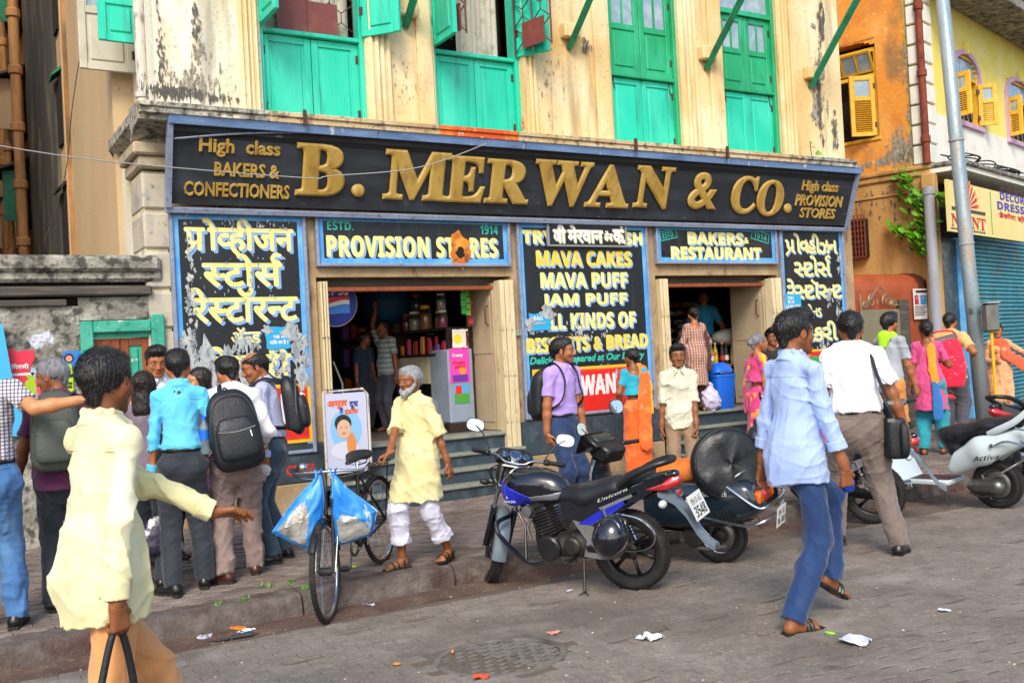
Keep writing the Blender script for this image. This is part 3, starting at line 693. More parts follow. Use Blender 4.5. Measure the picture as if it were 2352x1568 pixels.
for(bx,by,tx,ty)in((932,62,962,-40),(1308,110,1372,-40),(1622,158,1722,-40),(1862,200,1992,-45)):
 p=atY(bx,by,YU-.02);q=atX(tx,ty,p.x);m=MB()
 d=(q-p).normalized();
 m.loft([(p,.045,.055),(p.lerp(q,.5),.05,.06),(q+d*.3,.05,.06)],n=4,ex=30,up=(0,0,1))
 m.build('strut',m_greendk,bld)
 m=MB();m.b2((p.x-.12,YU-.12,p.z+.10),(p.x+.12,YU-.001,p.z+.28),bev=.015);m.build('bracket_block',m_plaster,bld)
px,py=atY(322,100,YU+.42).x,YU+.42
m=MB();m.lathe([(.055,ZC1-.05),(.055,ZTOP)],(px,py,0),n=14);
for z in(ZC1+.18,ZC1+.30,ZC1+1.9):m.lathe([(.056,z-.03),(.072,z-.025),(.072,z+.025),(.056,z+.03)],(px,py,0),n=14)
tag(m.build('drainpipe',m_castiron,smooth='auto'),'flaking white drainpipe at the left corner of the shop building','drainpipe')
def moulds(par,regs,seed,mat,pf,n_):
 rr=random.Random(seed);m=MB();k=0
 for(px,py,rx,rz_,n,smax)in regs:
  c=pf(px,py)
  u_=Vector((-n_.y,n_.x,0))
  for _ in range(n):
   q=rr.gauss(0,.5),rr.gauss(0,.5);sz=smax*rr.uniform(.12,1)**2+.006;N=9;k+=1
   pl=blob_poly(rx*q[0],rz_*q[1],sz*rr.uniform(.3,.7),sz*rr.uniform(.9,3.0),N,1.0,rr.randint(0,99999));m.add([tuple(c+u_*a+Vector((0,0,b))+n_*(.003+.00004*k))for a,b in pl],[tuple(range(N))])
 o=m.build('mould_stain',mat,par);o['kind']='stuff'
m_mould=mt('black mould','#5a5852',.95,layers=[('#6a675e',30,.45,.65,.8)]);m_mouldg=mt('grey damp bloom','#8a8678',.95,layers=[('#b8b09a',20,.45,.65,.8)])
upf=lambda a,b:atY(a,b,YU);NY=Vector((0,-1,0))
moulds(bld,((395,212,.30,.05,140,.018),(470,222,.5,.03,90,.014),(368,120,.03,.5,60,.012),(448,40,.04,.3,50,.014),(1885,60,.08,.3,90,.03),(1880,250,.06,.5,110,.025),(1915,300,.05,.25,60,.03),(1345,110,.05,.12,20,.02),(1640,220,.04,.25,26,.02)),1,m_mould,upf,NY)
moulds(bld,((430,190,.4,.14,140,.022),(455,90,.10,.5,60,.018),(1260,150,.3,.7,60,.010),(930,200,.2,.4,40,.010),(1880,200,.12,.6,50,.06),(1870,250,.06,.16,10,.08)),2,m_mouldg,upf,NY)
moulds(bld,((985,262,.05,.10,30,.035),(985,120,.02,.5,30,.012),(1205,285,.04,.06,12,.02),(1640,60,.05,.5,14,.02)),3,m_rust_st,upf,NY)
def leafy(m,c,n,spread,size,rnd,dirn=(0,-1,0)):
 for _ in range(n):
  p=Vector(c)+Vector((rnd.gauss(0,spread[0]),rnd.gauss(0,spread[1]),rnd.gauss(0,spread[2])))
  heart(m,p,size*rnd.uniform(.6,1.2),rnd)
def heart(m,p,s,rnd):
 d=Vector((rnd.gauss(0,.6),-abs(rnd.gauss(.6,.4)),rnd.gauss(-.7,.4))).normalized();n=d.orthogonal();n=Vector((rnd.gauss(0,.3),-1,rnd.gauss(.4,.3)));n=(n-d*n.dot(d)).normalized();u=d.cross(n)
 pts=[(0,0),(.34,-.04),(.48,.22),(.34,.55),(.12,.85),(0,1.12),(-.12,.85),(-.34,.55),(-.48,.22),(-.34,-.04)]
 vs=[p+u*(x*s)+d*(y*s)+n*(-.25*s*abs(x))for x,y in pts]
 m.add(vs+[p+d*.5*s],[(10,i,(i+1)%10)for i in range(10)])
rnd=random.Random(3)
q=atY(1865,345,YF-.3);t=thing('seedling','tiny green fig seedling sprouting from the cornice end','plant',(q.x,YF-.3,ZC1))
m=MB();m.tube([(q.x,YF-.3,ZC1),(q.x-.05,YF-.32,ZC1+.15),(q.x-.07,YF-.34,ZC1+.24)],.006,5);m.build('stem',m_stem,t)
for k in range(3):m=MB();heart(m,Vector((q.x-.06+.05*k,YF-.34,ZC1+.24-.07*k)),.10,rnd);m.build('leaf',m_leaf,t)
YL=YF-.02
lw=thing('lane_wall','low mouldy concrete wall with a timber lintel closing the lane at the left','wall',(.6,YL+.2,.05))
zt,zl=atY(0,588,YL).z,atY(0,690,YL).z
xd0,xd1=atY(186,800,YL).x,atY(385,800,YL).x-.02
zg0,zg1=atY(60,672,YL).z,atY(60,660,YL).z
m=MB();m.b2((-3,YL,zl+.16),(XL+.13,YL+.45,zt),bev=.03);m.b2((-3,YL-.05,zt-.14),(XL+.10,YL+.42,zt+.012),bev=.03);m.build('parapet',m_conc,lw)
m=MB();m.b2((-3,YL-.03,zl+.03),(XL+.02,YL+.35,zl+.12),bev=.015);m.build('timber_lintel',m_timber,lw)
m=MB();m.b2((-3,YL-.015,zl-.06),(xd0-.1,YL+.3,zl+.0),bev=.01);m.build('timber_lintel',m_timber,lw)
m=MB();m.b2((-3,YL+.03,.05),(xd0,YL+.4,zl-.06));m.build('wall_panel',m_conc,lw)
zdt=atY(190,738,YL).z
m=MB();m.b2((xd0,YL+.04,zdt+.01),(XL+.1,YL+.4,zl+.02));m.build('wall_panel',m_conc,lw,label='short strip of rubble above the door frame')
m=MB();m.b2((-3,YL+.1,zl-.3),(XL,YL+.5,zl+.2));m.build('wall_core',m_dark,lw)
dr=thing('lane_door','red brown door with turquoise panels in a chipped turquoise frame','door',((xd0+xd1)/2,YL,.08))
m=MB();m.b2((xd0,YL-.02,.08),(xd0+.11,YL+.12,zdt),bev=.01);m.b2((xd1-.12,YL-.02,.08),(xd1,YL+.12,zdt+.05),bev=.01);m.b2((xd0+.112,YL-.015,zdt-.11),(xd1-.122,YL+.11,zdt),bev=.01);m.build('door_frame',m_turqold,dr)
m=MB();m.b2((xd0+.11,YL+.05,zdt-.16),(xd1-.12,YL+.09,zdt-.112));m.build('door_stop',m_turqold,dr)
cx=(xd0+xd1)/2-.02
for a,b in((xd0+.115,cx-.003),(cx+.003,xd1-.125)):
 lf=leaf(dr,(a,YL+.10),(b,YL+.10),.1,zdt-.165,[(0,.45,'p'),(.45,1,'p')],m_redwood,name='door_leaf')
 for ch in lf.children:
  if ch.name.startswith('panel'):ch.data.materials[0]=m_turqold
def poster(name,label,x0,y0,x1,y1,mat,Y,sd_=1,rag=.012,cat='poster',parent=None):
 a,b=atY(x0,y0,Y),atY(x1,y1,Y);rr=random.Random(sd_);pts=[]
 for t in range(6):pts.append((a.x+(b.x-a.x)*t/6,a.z+rr.uniform(-rag,rag)))
 for t in range(6):pts.append((b.x+rr.uniform(-rag,rag),a.z+(b.z-a.z)*t/6))
 for t in range(6):pts.append((b.x+(a.x-b.x)*t/6,b.z+rr.uniform(-rag,rag)))
 for t in range(6):pts.append((a.x+rr.uniform(-rag,rag),b.z+(a.z-b.z)*t/6))
 m=MB();m.prism(pts,'y',Y-.001,Y+.0005);o=m.build(name,mat,parent)
 if label:tag(o,label,cat)
 return o
def pm(c):return mt('print '+c,c,.55,layers=[(hx('#888888'),9,.68,.8,.3)])
YP=YL+.027
p1=poster('poster','torn red poster with white lettering at the far left of the lane wall',8,806,80,915,pm('#e2304a'),YP,1,.03)
letter(p1,glyphs('िगरणी',2),pxbox(26,836,66,848,YP),YP-.003,m_whitep,'lettering',bold=.002)
letter(p1,glyphs('िनर्धार मेळावा',2),pxbox(30,890,108,902,YP),YP-.003,m_whitep,'lettering',bold=.002)
poster('stripe',None,20,858,78,861,m_whitep,YP-.002,2,.001,parent=p1)
p2=poster('poster','blue poster with a smiling woman beside the door frame',144,806,188,842,pm('#2f7fd0'),YP-.004,3,.006)
m=MB();c=atY(158,822,YP);m.lathe([(.0,0),(.042,.001)],(c.x,YP-.008,c.z),(0,-1,0),14);m.build('portrait_hair',pm('#2a1c1c'),p2)
m=MB();m.lathe([(.0,0),(.028,.001)],(c.x,YP-.011,c.z-.005),(0,-1,0),14);m.build('portrait_face',pm('#d89a78'),p2)
p3=poster('poster','lime green notice of black print, nearest the grey haired man',136,838,170,930,pm('#b9d81c'),YP-.012,5,.006)
letter(p3,glyphs('मोबाईल',2),pxbox(143,858,168,868,YP-.012),YP-.016,m_board,'lettering',bold=.002)
for yy_ in(878,886):poster('stripe',None,142,yy_,166,yy_+5,pm('#3a4a10'),YP-.014,6,.001,parent=p3)
poster('poster','pale blue torn notice between the red and green posters',72,842,132,918,pm('#9cc8dc'),YP-.002,7,.03)
poster('poster','small yellow green scrap pasted below the pale blue notice',60,862,84,905,pm('#a5c820'),YP-.0055,8,.02)
poster('poster','pink triangular scrap on the pale blue notice',80,855,100,915,pm('#e84a6a'),YP-.0085,9,.02)
m=MB();c0=atY(-5,760,YL-.1);m.add([(c0.x-.3,YL-.08,1.15),(c0.x+.2,YL-.08,1.1),(c0.x+.1,YL-.08,1.6),(c0.x+.04,YL-.08,2.1),(c0.x-.3,YL-.08,2.1)],[(0,1,2,3,4)]);m.add([(c0.x-.3,YL-.04,1.15),(c0.x+.2,YL-.04,1.1),(c0.x+.1,YL-.04,1.6),(c0.x+.04,YL-.04,2.1),(c0.x-.3,YL-.04,2.1)],[(4,3,2,1,0)])
tag(m.build('tarpaulin',mt('sky blue tarpaulin','#44b4e4',.6)),'sky blue tarpaulin edge hanging at the far left','tarpaulin')
lb=thing('lane_building','tall ochre tenement with a soot black pier lining the lane at the left','building',(2.6,24,.05))
m=MB();m.b2((1.74,14.21,.05),(4,46,13));m.build('wall',m_lanewall,lb)
y0=14.66;y1=18.2
m=MB();m.b2((1.68,14.75,.05),(1.739,18.6,13));m.build('pier',m_pier,lb)
m=MB();m.b2((1.725,14.22,.05),(1.7395,14.7,13));m.build('pier',m_beige,lb)
for k in range(4):
 z=3.2+k*1.55;yy=14.45
 m=MB();m.b2((1.69,yy-.15,z),(1.722,yy+.2,z+.9));m.build('window',m_dark,lb)
 m=MB();m.prism([(1.72,z+1.05),(1.60,z+.93),(1.60,z+.90),(1.72,z+1.0)],'y',yy-.2,yy+.25);m.build('window_hood',m_greendk if k%2 else m_dark,lb)
rnd=random.Random(11)
for k in range(9):
 y=19.4+k*2.7
 for j in range(5):
  z=2.6+j*1.75+rnd.uniform(-.2,.2)
  m=MB();m.b2((1.70,y,z),(1.738,y+.9,z+1.1));m.build('window',m_dark,lb)
  m=MB();m.prism([(1.738,z+1.25),(1.2,z+1.0),(1.2,z+.96),(1.738,z+1.2)],'y',y-.2,y+1.2);m.build('window_hood',rnd.choice([m_greendk,m_dark,m_timber]),lb)
  m=MB();m.b2((1.3,y,z+.1),(1.699,y+.03,z+1.0));m.build('shutter_leaf',rnd.choice([m_greendk,m_beige,m_timber]),lb)
for y,r,xx in((18.9,.09,1.55),(19.3,.05,1.6),(20.6,.06,1.5),(22,.08,1.5),(23.5,.06,1.45),(25,.09,1.5),(26.6,.07,1.45)):
 m=MB();m.lathe([(r,0.05),(r,13)],(xx,y,0),n=10)
 for z in range(2,13):m.lathe([(r,z-.09),(r*1.35,z-.07),(r*1.35,z+.05),(r,z+.08)],(xx,y,0),n=10)
 m.build('drainpipe',m_ochpipe,lb,smooth='auto')
m=MB();m.b2((-9,46,.05),(6,48,14));tag(m.build('lane_end_building',m_lanewall),'ochre building closing the far end of the lane','building')
m=MB();m.b2((-3.2,12.0,.05),(-1.6,44,12));tag(m.build('lane_side_building',m_lanewall),'ochre tenement on the other side of the lane','building')
def wire(name,label,pts,r=.005,mat=None):
 m=MB();m.tube(pts,r,5,smooth=6);tag(m.build(name,mat or m_wire),label,'wire')
a,b,c=atY(-60,325,YF-1.0),atY(240,370,YF-.8),atY(690,408,YF-.55)
wire('cable','thin pale cable sagging from the left edge onto the fascia',[a,b,c,atY(760,404,YF-.55),atY(960,385,YF-.55),atY(1118,330,YF-.5)],.0055)
wire('cable','thin dark wire hanging down the lane behind the wall',[atY(205,0,13),atY(168,230,13),atY(150,400,13),atY(100,560,13)],.006,m_black)
O=Vector((14.35,10.2,0));AN=R(15.0)
d1=Vector((math.cos(AN),math.sin(AN),0));d2=Vector((-math.sin(AN),math.cos(AN),0))
def onP(px,py,origin,n):
 d=ray(px,py);return CP+d*((origin-CP).dot(n)/d.dot(n))
def side(px,py,off=0):return onP(px,py,O-d1*off,d1)
def front(px,py,off=0):return onP(px,py,O-d2*off,d2)
def uv(p):q=p-O;return(q.dot(d1),q.dot(d2),p.z)
rb=thing('corner_building','orange and yellow corner building with arched lilac windows','building',tuple(O+d1*3+d2*2+Vector((0,0,.05))))
def BB(m,u0,u1,v0,v1,z0,z1,bev=0):
 c=O+d1*((u0+u1)/2)+d2*((v0+v1)/2);return m.box((c.x,c.y,(z0+z1)/2),(abs(u1-u0),abs(v1-v0),abs(z1-z0)),rz=AN,bev=bev)
zled=side(1990,404).z
wv0,wv1=uv(side(2020,300))[1],uv(side(1902,300))[1];wz0,wz1=uv(side(1960,325))[2],uv(side(1960,118))[2]
m=MB();BB(m,0,.3,.0,wv0,zled,12);BB(m,0,.3,wv1,6,zled,12);BB(m,0,.3,wv0,wv1,zled,wz0);BB(m,0,.3,wv0,wv1,wz1+.12,12);m.build('side_wall',m_orange,rb)
m=MB();BB(m,.01,.3,.0,6,.05,zled-.06);m.build('side_wall',m_orange_d,rb,label='faded brown lower half of the side wall')
m=MB();BB(m,-.07,.3,-.03,6,zled-.06,zled+.02,.02);BB(m,-.035,.2,-.02,6,zled-.16,zled-.06,.02);BB(m,-.02,.2,-.02,6,zled-.42,zled-.38,.01);m.build('ledge',m_orange_d,rb)
m=MB();BB(m,.32,.4,wv0-.1,wv1+.1,wz0-.1,wz1+.2);m.build('room_back',m_dark,rb)
e=bpy.data.objects.new('window',None);COL.objects.link(e);e.parent=rb;e['label']='yellow framed window in the orange side wall'
m=MB();n=10
for i in range(n):
 t0,t1=i/n,(i+1)/n;f=lambda t:wz1+.02+.12*math.sin(math.pi*t)
 v0_,v1_=wv0+(wv1-wv0)*t0,wv0+(wv1-wv0)*t1;BB(m,.0,.02,v0_,v1_,f((t0+t1)/2),wz1+.13+.02)
m.build('arch_head',m_orange,e)
m=MB();BB(m,.05,.13,wv0,wv0+.06,wz0,wz1);BB(m,.05,.13,wv1-.06,wv1,wz0,wz1);BB(m,.04,.14,wv0+.06,wv1-.06,wz1-.07,wz1);BB(m,.05,.13,wv0+.06,wv1-.06,wz1-.5,wz1-.44);BB(m,-.03,.13,wv0-.03,wv1+.03,wz0-.06,wz0,.01);m.build('window_frame',m_yelwood,e)
def P3(u,v):q=O+d1*u+d2*v;return(q.x,q.y)
leaf(e,P3(0,wv0+.05),P3(-.30,wv0+.36),wz0+.02,wz1-.5,[(0,.62,'l'),(.62,1,'g',1)],m_yelwood)
leaf(e,P3(0,wv1-.05),P3(-.32,wv1-.10),wz0+.02,wz1-.5,[(0,.62,'l'),(.62,1,'g',1)],m_yelwood)
m=MB()
c0=O+d1*(-.02)+d2*((wv0+wv1)/2);mr=Matrix.Rotation(AN,3,'Z')@Matrix.Rotation(R(-28),3,'Y')
w_=abs(wv1-wv0)-.14
for i in range(3):c=O+d1*(-.02)+d2*(wv0+.07+w_*(i+.5)/3);m.box((c.x,c.y,wz1-.24),(.01,w_/3-.05,.30),rot=mr)
m.build('pane',m_glass,e)
m=MB()
for s_z in(-1,1):c=c0+mr@Vector((0,0,s_z*.17));m.box((c.x,c.y,wz1-.24+(mr@Vector((0,0,s_z*.17))).z),(.03,w_,.035),rot=mr)
for i in range(4):c=O+d1*(-.02)+d2*(wv0+.07+w_*i/3);m.box((c.x,c.y,wz1-.24),(.03,.035,.33),rot=mr)
m.build('fanlight_frame',m_yelwood,e)
m=MB()
for i in range(9):
 v=wv0+.06+(wv1-wv0-.12)*i/8
 for j in range(12):
  z=wz0+.02+j*.1;p=O+d1*.2+d2*(v+(.03 if j%2 else-.03));q=O+d1*.2+d2*(v+(-.03 if j%2 else .03));m.tube([(p.x,p.y,z),(q.x,q.y,z+.1)],.007,4)
m.build('window_grille',m_black,e)
moulds(rb,((2075,340,.25,.25,120,.05),(2100,250,.12,.5,60,.04),(2045,370,.4,.08,80,.035),(2085,150,.08,.5,40,.03)),5,m_mouldg,side,-d1);moulds(rb,((2085,350,.3,.12,90,.03),(2030,460,.6,.3,60,.03)),6,m_mould,side,-d1)
zb=front(2250,500).z;zs_=uv(front(2180,408))[2]
zf0=front(2177,378,.3).z
uW=9
aw=[]
for(l,r)in((2194,2250),(2312,2372)):
 aw.append((uv(front(l,250))[0],uv(front(r,280))[0]))
az0,az1=front(2215,282).z,front(2215,128).z
us=[0]+[v for w2 in aw for v in w2]+[uW]
m=MB()
for i in range(0,len(us),2):BB(m,us[i],us[i+1],0.002,.3,zf0-.1,az1+1.6)
for a,b in aw:BB(m,a,b,.002,.3,az1,az1+1.6)
m.build('front_wall',m_yellow,rb)
m=MB()
for a,b in aw:BB(m,a,b,.002,.3,zf0-.1,az0)
BB(m,.0,uW,-.012,.0015,zf0+.1,az0-.02);m.build('front_wall',m_white,rb,label='white painted band below the arched windows')
m=MB();BB(m,.3,uW,.31,6,.05,11.9);m.build('inner_block',m_dark,rb)
z=zf0+.08;k=0
while z<az1+1.4:
 m=MB();BB(m,-.045,.30,-.05,.24,z,z+.30,.012);m.build('quoin_block',m_white if k%2==0 else m_white,rb);z+=.335;k+=1
m=MB();BB(m,-.1,uW,-.8,.0,az1+.75,az1+.95,.02);m.build('balcony_slab',m_conc,rb)
for k,(a,b)in enumerate(aw):
 e=bpy.data.objects.new('window',None);COL.objects.link(e);e.parent=rb;e['label']=['arched lilac window nearest the corner','second arched lilac window, cut by the right edge'][k]
 c=(a+b)/2;r=(b-a)/2;m=MB();rings=[]
 zsp=az1-.34
 for t in range(0,13):
  th=math.pi*t/12;hh=.34
  oc,ic=(c-(r+.09)*math.cos(th),zsp+(hh+.09)*math.sin(th)),(c-r*math.cos(th),zsp+hh*math.sin(th))
  f=lambda uu,vv,z:tuple(O+d1*uu+d2*vv+Vector((0,0,z)))
  rings.append([Vector(f(oc[0],-.05,oc[1])),Vector(f(oc[0],.0,oc[1])),Vector(f(ic[0],.0,ic[1])),Vector(f(ic[0],-.05,ic[1]))])
 m.skin(rings)
 BB(m,a-.09,a,-.05,.0,az0,zsp);BB(m,b,b+.09,-.05,.0,az0,zsp);BB(m,a-.12,b+.12,-.07,.02,az0-.09,az0,.01)
 m.build('window_surround',m_purple,e)
 m=MB()
 for t in range(12):
  th0,th1=math.pi*t/12,math.pi*(t+1)/12
  u0_,u1_=c-r*math.cos(th0),c-r*math.cos(th1);zz=zsp+.34*math.sin((th0+th1)/2);BB(m,u0_,u1_,.001,.05,zz,az1+.01)
 m.build('arch_head',m_yellow,e)
 m=MB();BB(m,c-.06,c+.06,-.09,.0,az1+.0,az1+.2,.01);m.build('keystone',m_yellow,e)
 m=MB();BB(m,a,b,.12,.14,az0+.05,zsp);m.build('room_back',m_dark,e)
 m=MB();BB(m,a,a+.04,.02,.10,az0,az1);BB(m,b-.04,b,.02,.10,az0,az1);BB(m,a+.04,b-.04,.01,.10,zsp-.08,zsp-.02);BB(m,a+.04,b-.04,.0,.1,zsp+.28,zsp+.33);BB(m,a+.04,b-.04,.01,.1,az0,az0+.05);m.build('window_frame',m_yelwood,e)
 m=MB();
 for i in range(3):u0_=a+.05+(b-a-.1)*i/3;BB(m,u0_+.01,u0_+(b-a-.1)/3-.01,.03,.04,zsp,zsp+.27)
 m.build('pane',m_glass,e)
 leaf(e,P3(a+.02,0),P3(a-.06,-.30),az0+.04,zsp-.1,[(0,.58,'l'),(.58,1,'g',1)],m_yelwood)
 leaf(e,P3(b-.02,0),P3(b+.15,-.28),az0+.04,zsp-.1,[(0,.58,'l'),(.58,1,'g',1)],m_yelwood)
 m=MB()
 for i in range(6):
  for j in range(11):u_=a+.06+(b-a-.12)*i/5;z=az0+.05+j*.095;p=O+d1*(u_+(.02 if j%2 else-.02))+d2*.11;q=O+d1*(u_-(.02 if j%2 else-.02))+d2*.11;m.tube([(p.x,p.y,z),(q.x,q.y,z+.095)],.006,4)
 m.build('window_grille',m_wire,e)
m=MB();BB(m,-.05,uW,-.55,0,zf0-.02,zf0+.06,.02);m.build('canopy',m_conc,rb)
m=MB();BB(m,-.02,uW,-.5,0,zf0-.1,zf0-.022);m.build('canopy_edge',m_white,rb)
rnd=random.Random(5)
for k in range(7):
 pts=[]
 for i in range(9):
  p=O+d1*(-.1+i*.45)+d2*(-.45+rnd.uniform(-.1,.25));pts.append((p.x,p.y,zf0+.08+abs(rnd.gauss(.04,.05))))
 m=MB();m.tube(pts,.012,5,smooth=4);m.build('cable',m_black,rb)
zsg0,zsg1=front(2177,530,.5).z,front(2177,412,.5).z
uS0=uv(front(2178,470,.5))[0]
sg=thing('shop_sign','cream dress shop signboard with a red sun emblem above the teal shutter','sign',tuple(O+d1*2-d2*.5+Vector((0,0,zsg0))))
m_signc=mt('cream sign sheet','#f0dc88',.5,layers=[('#f2e8b0',2,.45,.7,.6)])
m=MB();BB(m,uS0,uS0+4.2,-.5,-.46,zsg0,zsg1);m.build('board',m_signc,sg)
def sgl(text,x0,y0,x1,y1,mat,bold=.004,off=.5):
 a,b,c=uv(front(x0,y0,off)),uv(front(x0,y1,off)),uv(front(x1,y0,off))
 letter(sg,text,(a[0],b[2],c[0],a[2]),0,mat,bold=bold,tilt=lambda v:tuple(O+d1*v[0]+d2*(-off-.002+v[1])+Vector((0,0,v[2]))))
mred=pm('#d8281c');mvio=pm('#4a3cb8');mbrn=pm('#5a2a1c')
sgl(glyphs(bserif('NIUNT'),3),2184,490,2262,518,mred);sgl(glyphs(bsans('SHIRTS  JEANS'),2),2184,521,2262,527,mbrn,.001)
sgl(glyphs(bsans('DECORA'),3),2296,440,2362,458,mvio);sgl(glyphs(bsans('DRESSES'),3),2290,462,2372,480,mvio)
sgl(glyphs('प्रो. प्रा. मुकेश प्रेमजी',2),2294,425,2372,437,mbrn,.001);sgl(glyphs('डेकोरा ड्रेसेस',2),2294,486,2372,502,mred,.006)
a=uv(front(2273,440,.5))[0];m=MB();BB(m,a,a+.02,-.506,-.501,zsg0+.05,zsg1-.04);m.build('stripe',pm('#2c9a3c'),sg)
c=uv(front(2222,478,.5))
for nm,col,r0,r1,wd in(('sun_ray',mred,.16,.48,.6),('sun_ray',pm('#f0a020'),.40,.56,.45)):
 for k in range(11):
  th=math.pi*(k+.5)/11;da=math.pi/11*wd/2
  f=lambda r,t:tuple(O+d1*(c[0]+r*math.cos(t))+d2*(-.503 if col is mred else-.502)+Vector((0,0,c[2]+r*.85*math.sin(t))))
  m=MB();m.add([f(r0,th-da),f(r1,th-da),f(r1,th+da),f(r0,th+da)],[(0,1,2,3)]);m.build(nm,col,sg)
m=MB();a0,a1=uv(front(2186,484,.5)),uv(front(2262,484,.5));BB(m,a0[0],a1[0],-.508,-.502,c[2]-.07,c[2]-.02);m.build('stripe',mbrn,sg)
sh=thing('rolling_shutter','closed teal rolling shutter under the dress shop sign','shutter',tuple(O+d1*3-d2*.1+Vector((0,0,.09))))
uA,uB=uv(front(2212,600,.1))[0],uW
z=.12
while z<zsg0+.3:
 m=MB();pr=[]
 for t in range(7):th=R(-80+160*t/6);pr.append((-.1-.022*math.cos(th)+.0,z+.036+.034*math.sin(th)))
 vs=[];
 for uu in(uA,uB):
  for(vv,zz)in pr:q=O+d1*uu+d2*vv;vs.append((q.x,q.y,zz))
 n=len(pr);m.add(vs,[(i,i+1,n+i+1,n+i)for i in range(n-1)]);m.build('slat',m_shutter,sh,smooth=True);z+=.0745
m=MB();BB(m,uA,uB,-.085,-.07,.09,zsg0+.35);m.build('shutter_back',m_shutter,sh)
m=MB();BB(m,uA-.16,uA-.02,-.2,.02,.09,zsg0+.02,.01);m.build('shutter_guide',m_blue,sh)
m=MB();BB(m,.05,uA-.17,-.06,.02,.09,zsg0,.01);m.build('dark_tiled_pier',mt('dark wall tiles','#2c2f30',.3,layers=[('#5a5c58',7,.5,.7,.6)]),rb)
m=MB();BB(m,-.12,.06,-.1,.12,.09,zf0-.1,.02);m.build('corner_pier',m_orange_d,rb)
def pipe(name,label,cx_,cy_,z0,z1,r,mat,step=1.1):
 m=MB();m.lathe([(r,z0),(r,z1)],(cx_,cy_,0),n=14);z=z0+.4
 while z<z1:m.lathe([(r,z-.06),(r*1.3,z-.05),(r*1.3,z+.05),(r,z+.06)],(cx_,cy_,0),n=14);z+=step
 tag(m.build(name,mat,smooth='auto'),label,'pipe')
q=side(2122,250,.08);pipe('drainpipe','rust red drainpipe at the corner of the orange wall',q.x,q.y,zled+.02,12,.06,m_rustpipe)
q=side(2140,560,.35);
m=MB();m.lathe([(.085,.09),(.085,front(2130,412,.4).z)],(q.x,q.y,0),n=16);zz=front(2130,412,.4).z
m.lathe([(.085,zz),(.1,zz),(.1,zz-.12),(.085,zz-.12)],(q.x,q.y,0),n=16);m.lathe([(.0,zz-.05),(.08,zz-.05)],(q.x,q.y,0),n=16)
tag(m.build('waste_pipe',m_pvc,smooth='auto'),'open topped grey plastic pipe standing behind the brown kiosk','pipe')
q=side(2100,480,.15);cr=thing('fig_creeper','heart leaved green creeper hanging on the ochre wall','plant',(q.x,q.y,q.z-.5))
rnd=random.Random(9);lead=[]
stems=[[(2068,395),(2085,430),(2110,470),(2120,520),(2110,560)],[(2110,470),(2150,455),(2172,450)],[(2120,520),(2085,530),(2045,520)],[(2110,560),(2118,590)]]
for s in stems:
 P=[side(x_,y_,.12)for x_,y_ in s];m=MB();m.tube(P,.012,5,smooth=4);m.build('stem',m_stem,cr)
me_l=None
for s in stems:
 for i in range(len(s)-1):
  for j in range(19 if s is not stems[1]else 13):
   t=rnd.random();x_=s[i][0]+(s[i+1][0]-s[i][0])*t+rnd.gauss(0,11);y_=s[i][1]+(s[i+1][1]-s[i][1])*t+rnd.gauss(0,9)
   p=side(x_,y_,.14+rnd.random()*.18);m=MB();heart(m,p,rnd.uniform(.11,.19),rnd);m.build('leaf',m_leaf,cr)
ks=thing('iron_kiosk','rounded rust brown iron kiosk beside the right end of the shop','kiosk',(12.9,10.0,.09))
m_kio=mt('rust brown enamel','#a5502c',.55,layers=[('#b8603a',(2,2,1),.42,.7,.8),('#7a3420',4,.55,.75,.7),('#c8b09c',30,.72,.76,.6)],bump=.2)
m_kiod=mt('dark maroon iron','#5a2c26',.5,layers=[('#7a4436',9,.5,.7,.7)])
kx0,kx1=XR+.05,13.75;ky=10.35;kz=atY(2000,640,ky).z
kz=onP(2115,626,Vector((0,ky,0)),Vector((0,1,0))).z;kx1=onP(2132,700,Vector((0,ky,0)),Vector((0,1,0))).x
pr=[(ky,.09),(ky,kz-.28)]+[(ky+.3-.3*math.cos(R(a_)),kz-.28+.28*math.sin(R(a_)))for a_ in(15,30,45,60,75,90)]+[(ky+1.2,kz),(ky+1.2,.09)]
m=MB();m.prism(pr,'x',kx0,kx1-.22);m.build('body',m_kio,ks)
pr2=[(a_-.02,b_+.015)for a_,b_ in pr];m=MB();m.prism(pr2,'x',kx1-.219,kx1);m.build('end_post',m_kiod,ks)
gt=thing('iron_gate','tarnished sheet gate topped by scroll ironwork in front of the brown kiosk','gate',(12.6,10.2,.09))
gy=ky-.12
g0,g1=atY(1983,800,gy),atY(2072,800,gy);gz=atY(1985,712,gy).z
m_gate=mt('greenish brass sheet','#8a8468',.5,metal=.3,layers=[('#a09a80',4,.45,.7,.6),('#3c9a78',24,.68,.72,.8)])
m=MB();m.b2((g0.x,gy,.2),(g1.x,gy+.03,gz),bev=.008);m.build('sheet',m_gate,gt)
m=MB();m.b2((g1.x+.005,gy-.02,.1),(g1.x+.22,gy+.06,gz+.15),bev=.01);m.build('gate_post',m_timber,gt)
m=MB();W=g1.x-g0.x
for s in(0,1):
 for(cx_,r)in((.30,.13),(.12,.07)):
  pts=[]
  for k in range(18):
   th=R(-20+k*26);rr_=r*(1-k/22);xx=cx_*W+(rr_*math.cos(th))*(1);pts.append((g0.x+(xx if s==0 else W-xx),gy+.01,gz+r+.01+rr_*math.sin(th)))
  m.tube(pts,.011,5)
m.tube([(g0.x,gy+.01,gz+.05),(g0.x+W*.25,gy+.01,gz+.16),(g0.x+W*.5,gy+.01,gz+.36),(g0.x+W*.75,gy+.01,gz+.16),(g0.x+W,gy+.01,gz+.05)],.011,5,smooth=5)
m.tube([(g0.x+.01,gy+.01,gz),(g0.x+.01,gy+.01,gz+.26)],.012,5);m.build('scrollwork',m_gate,gt)
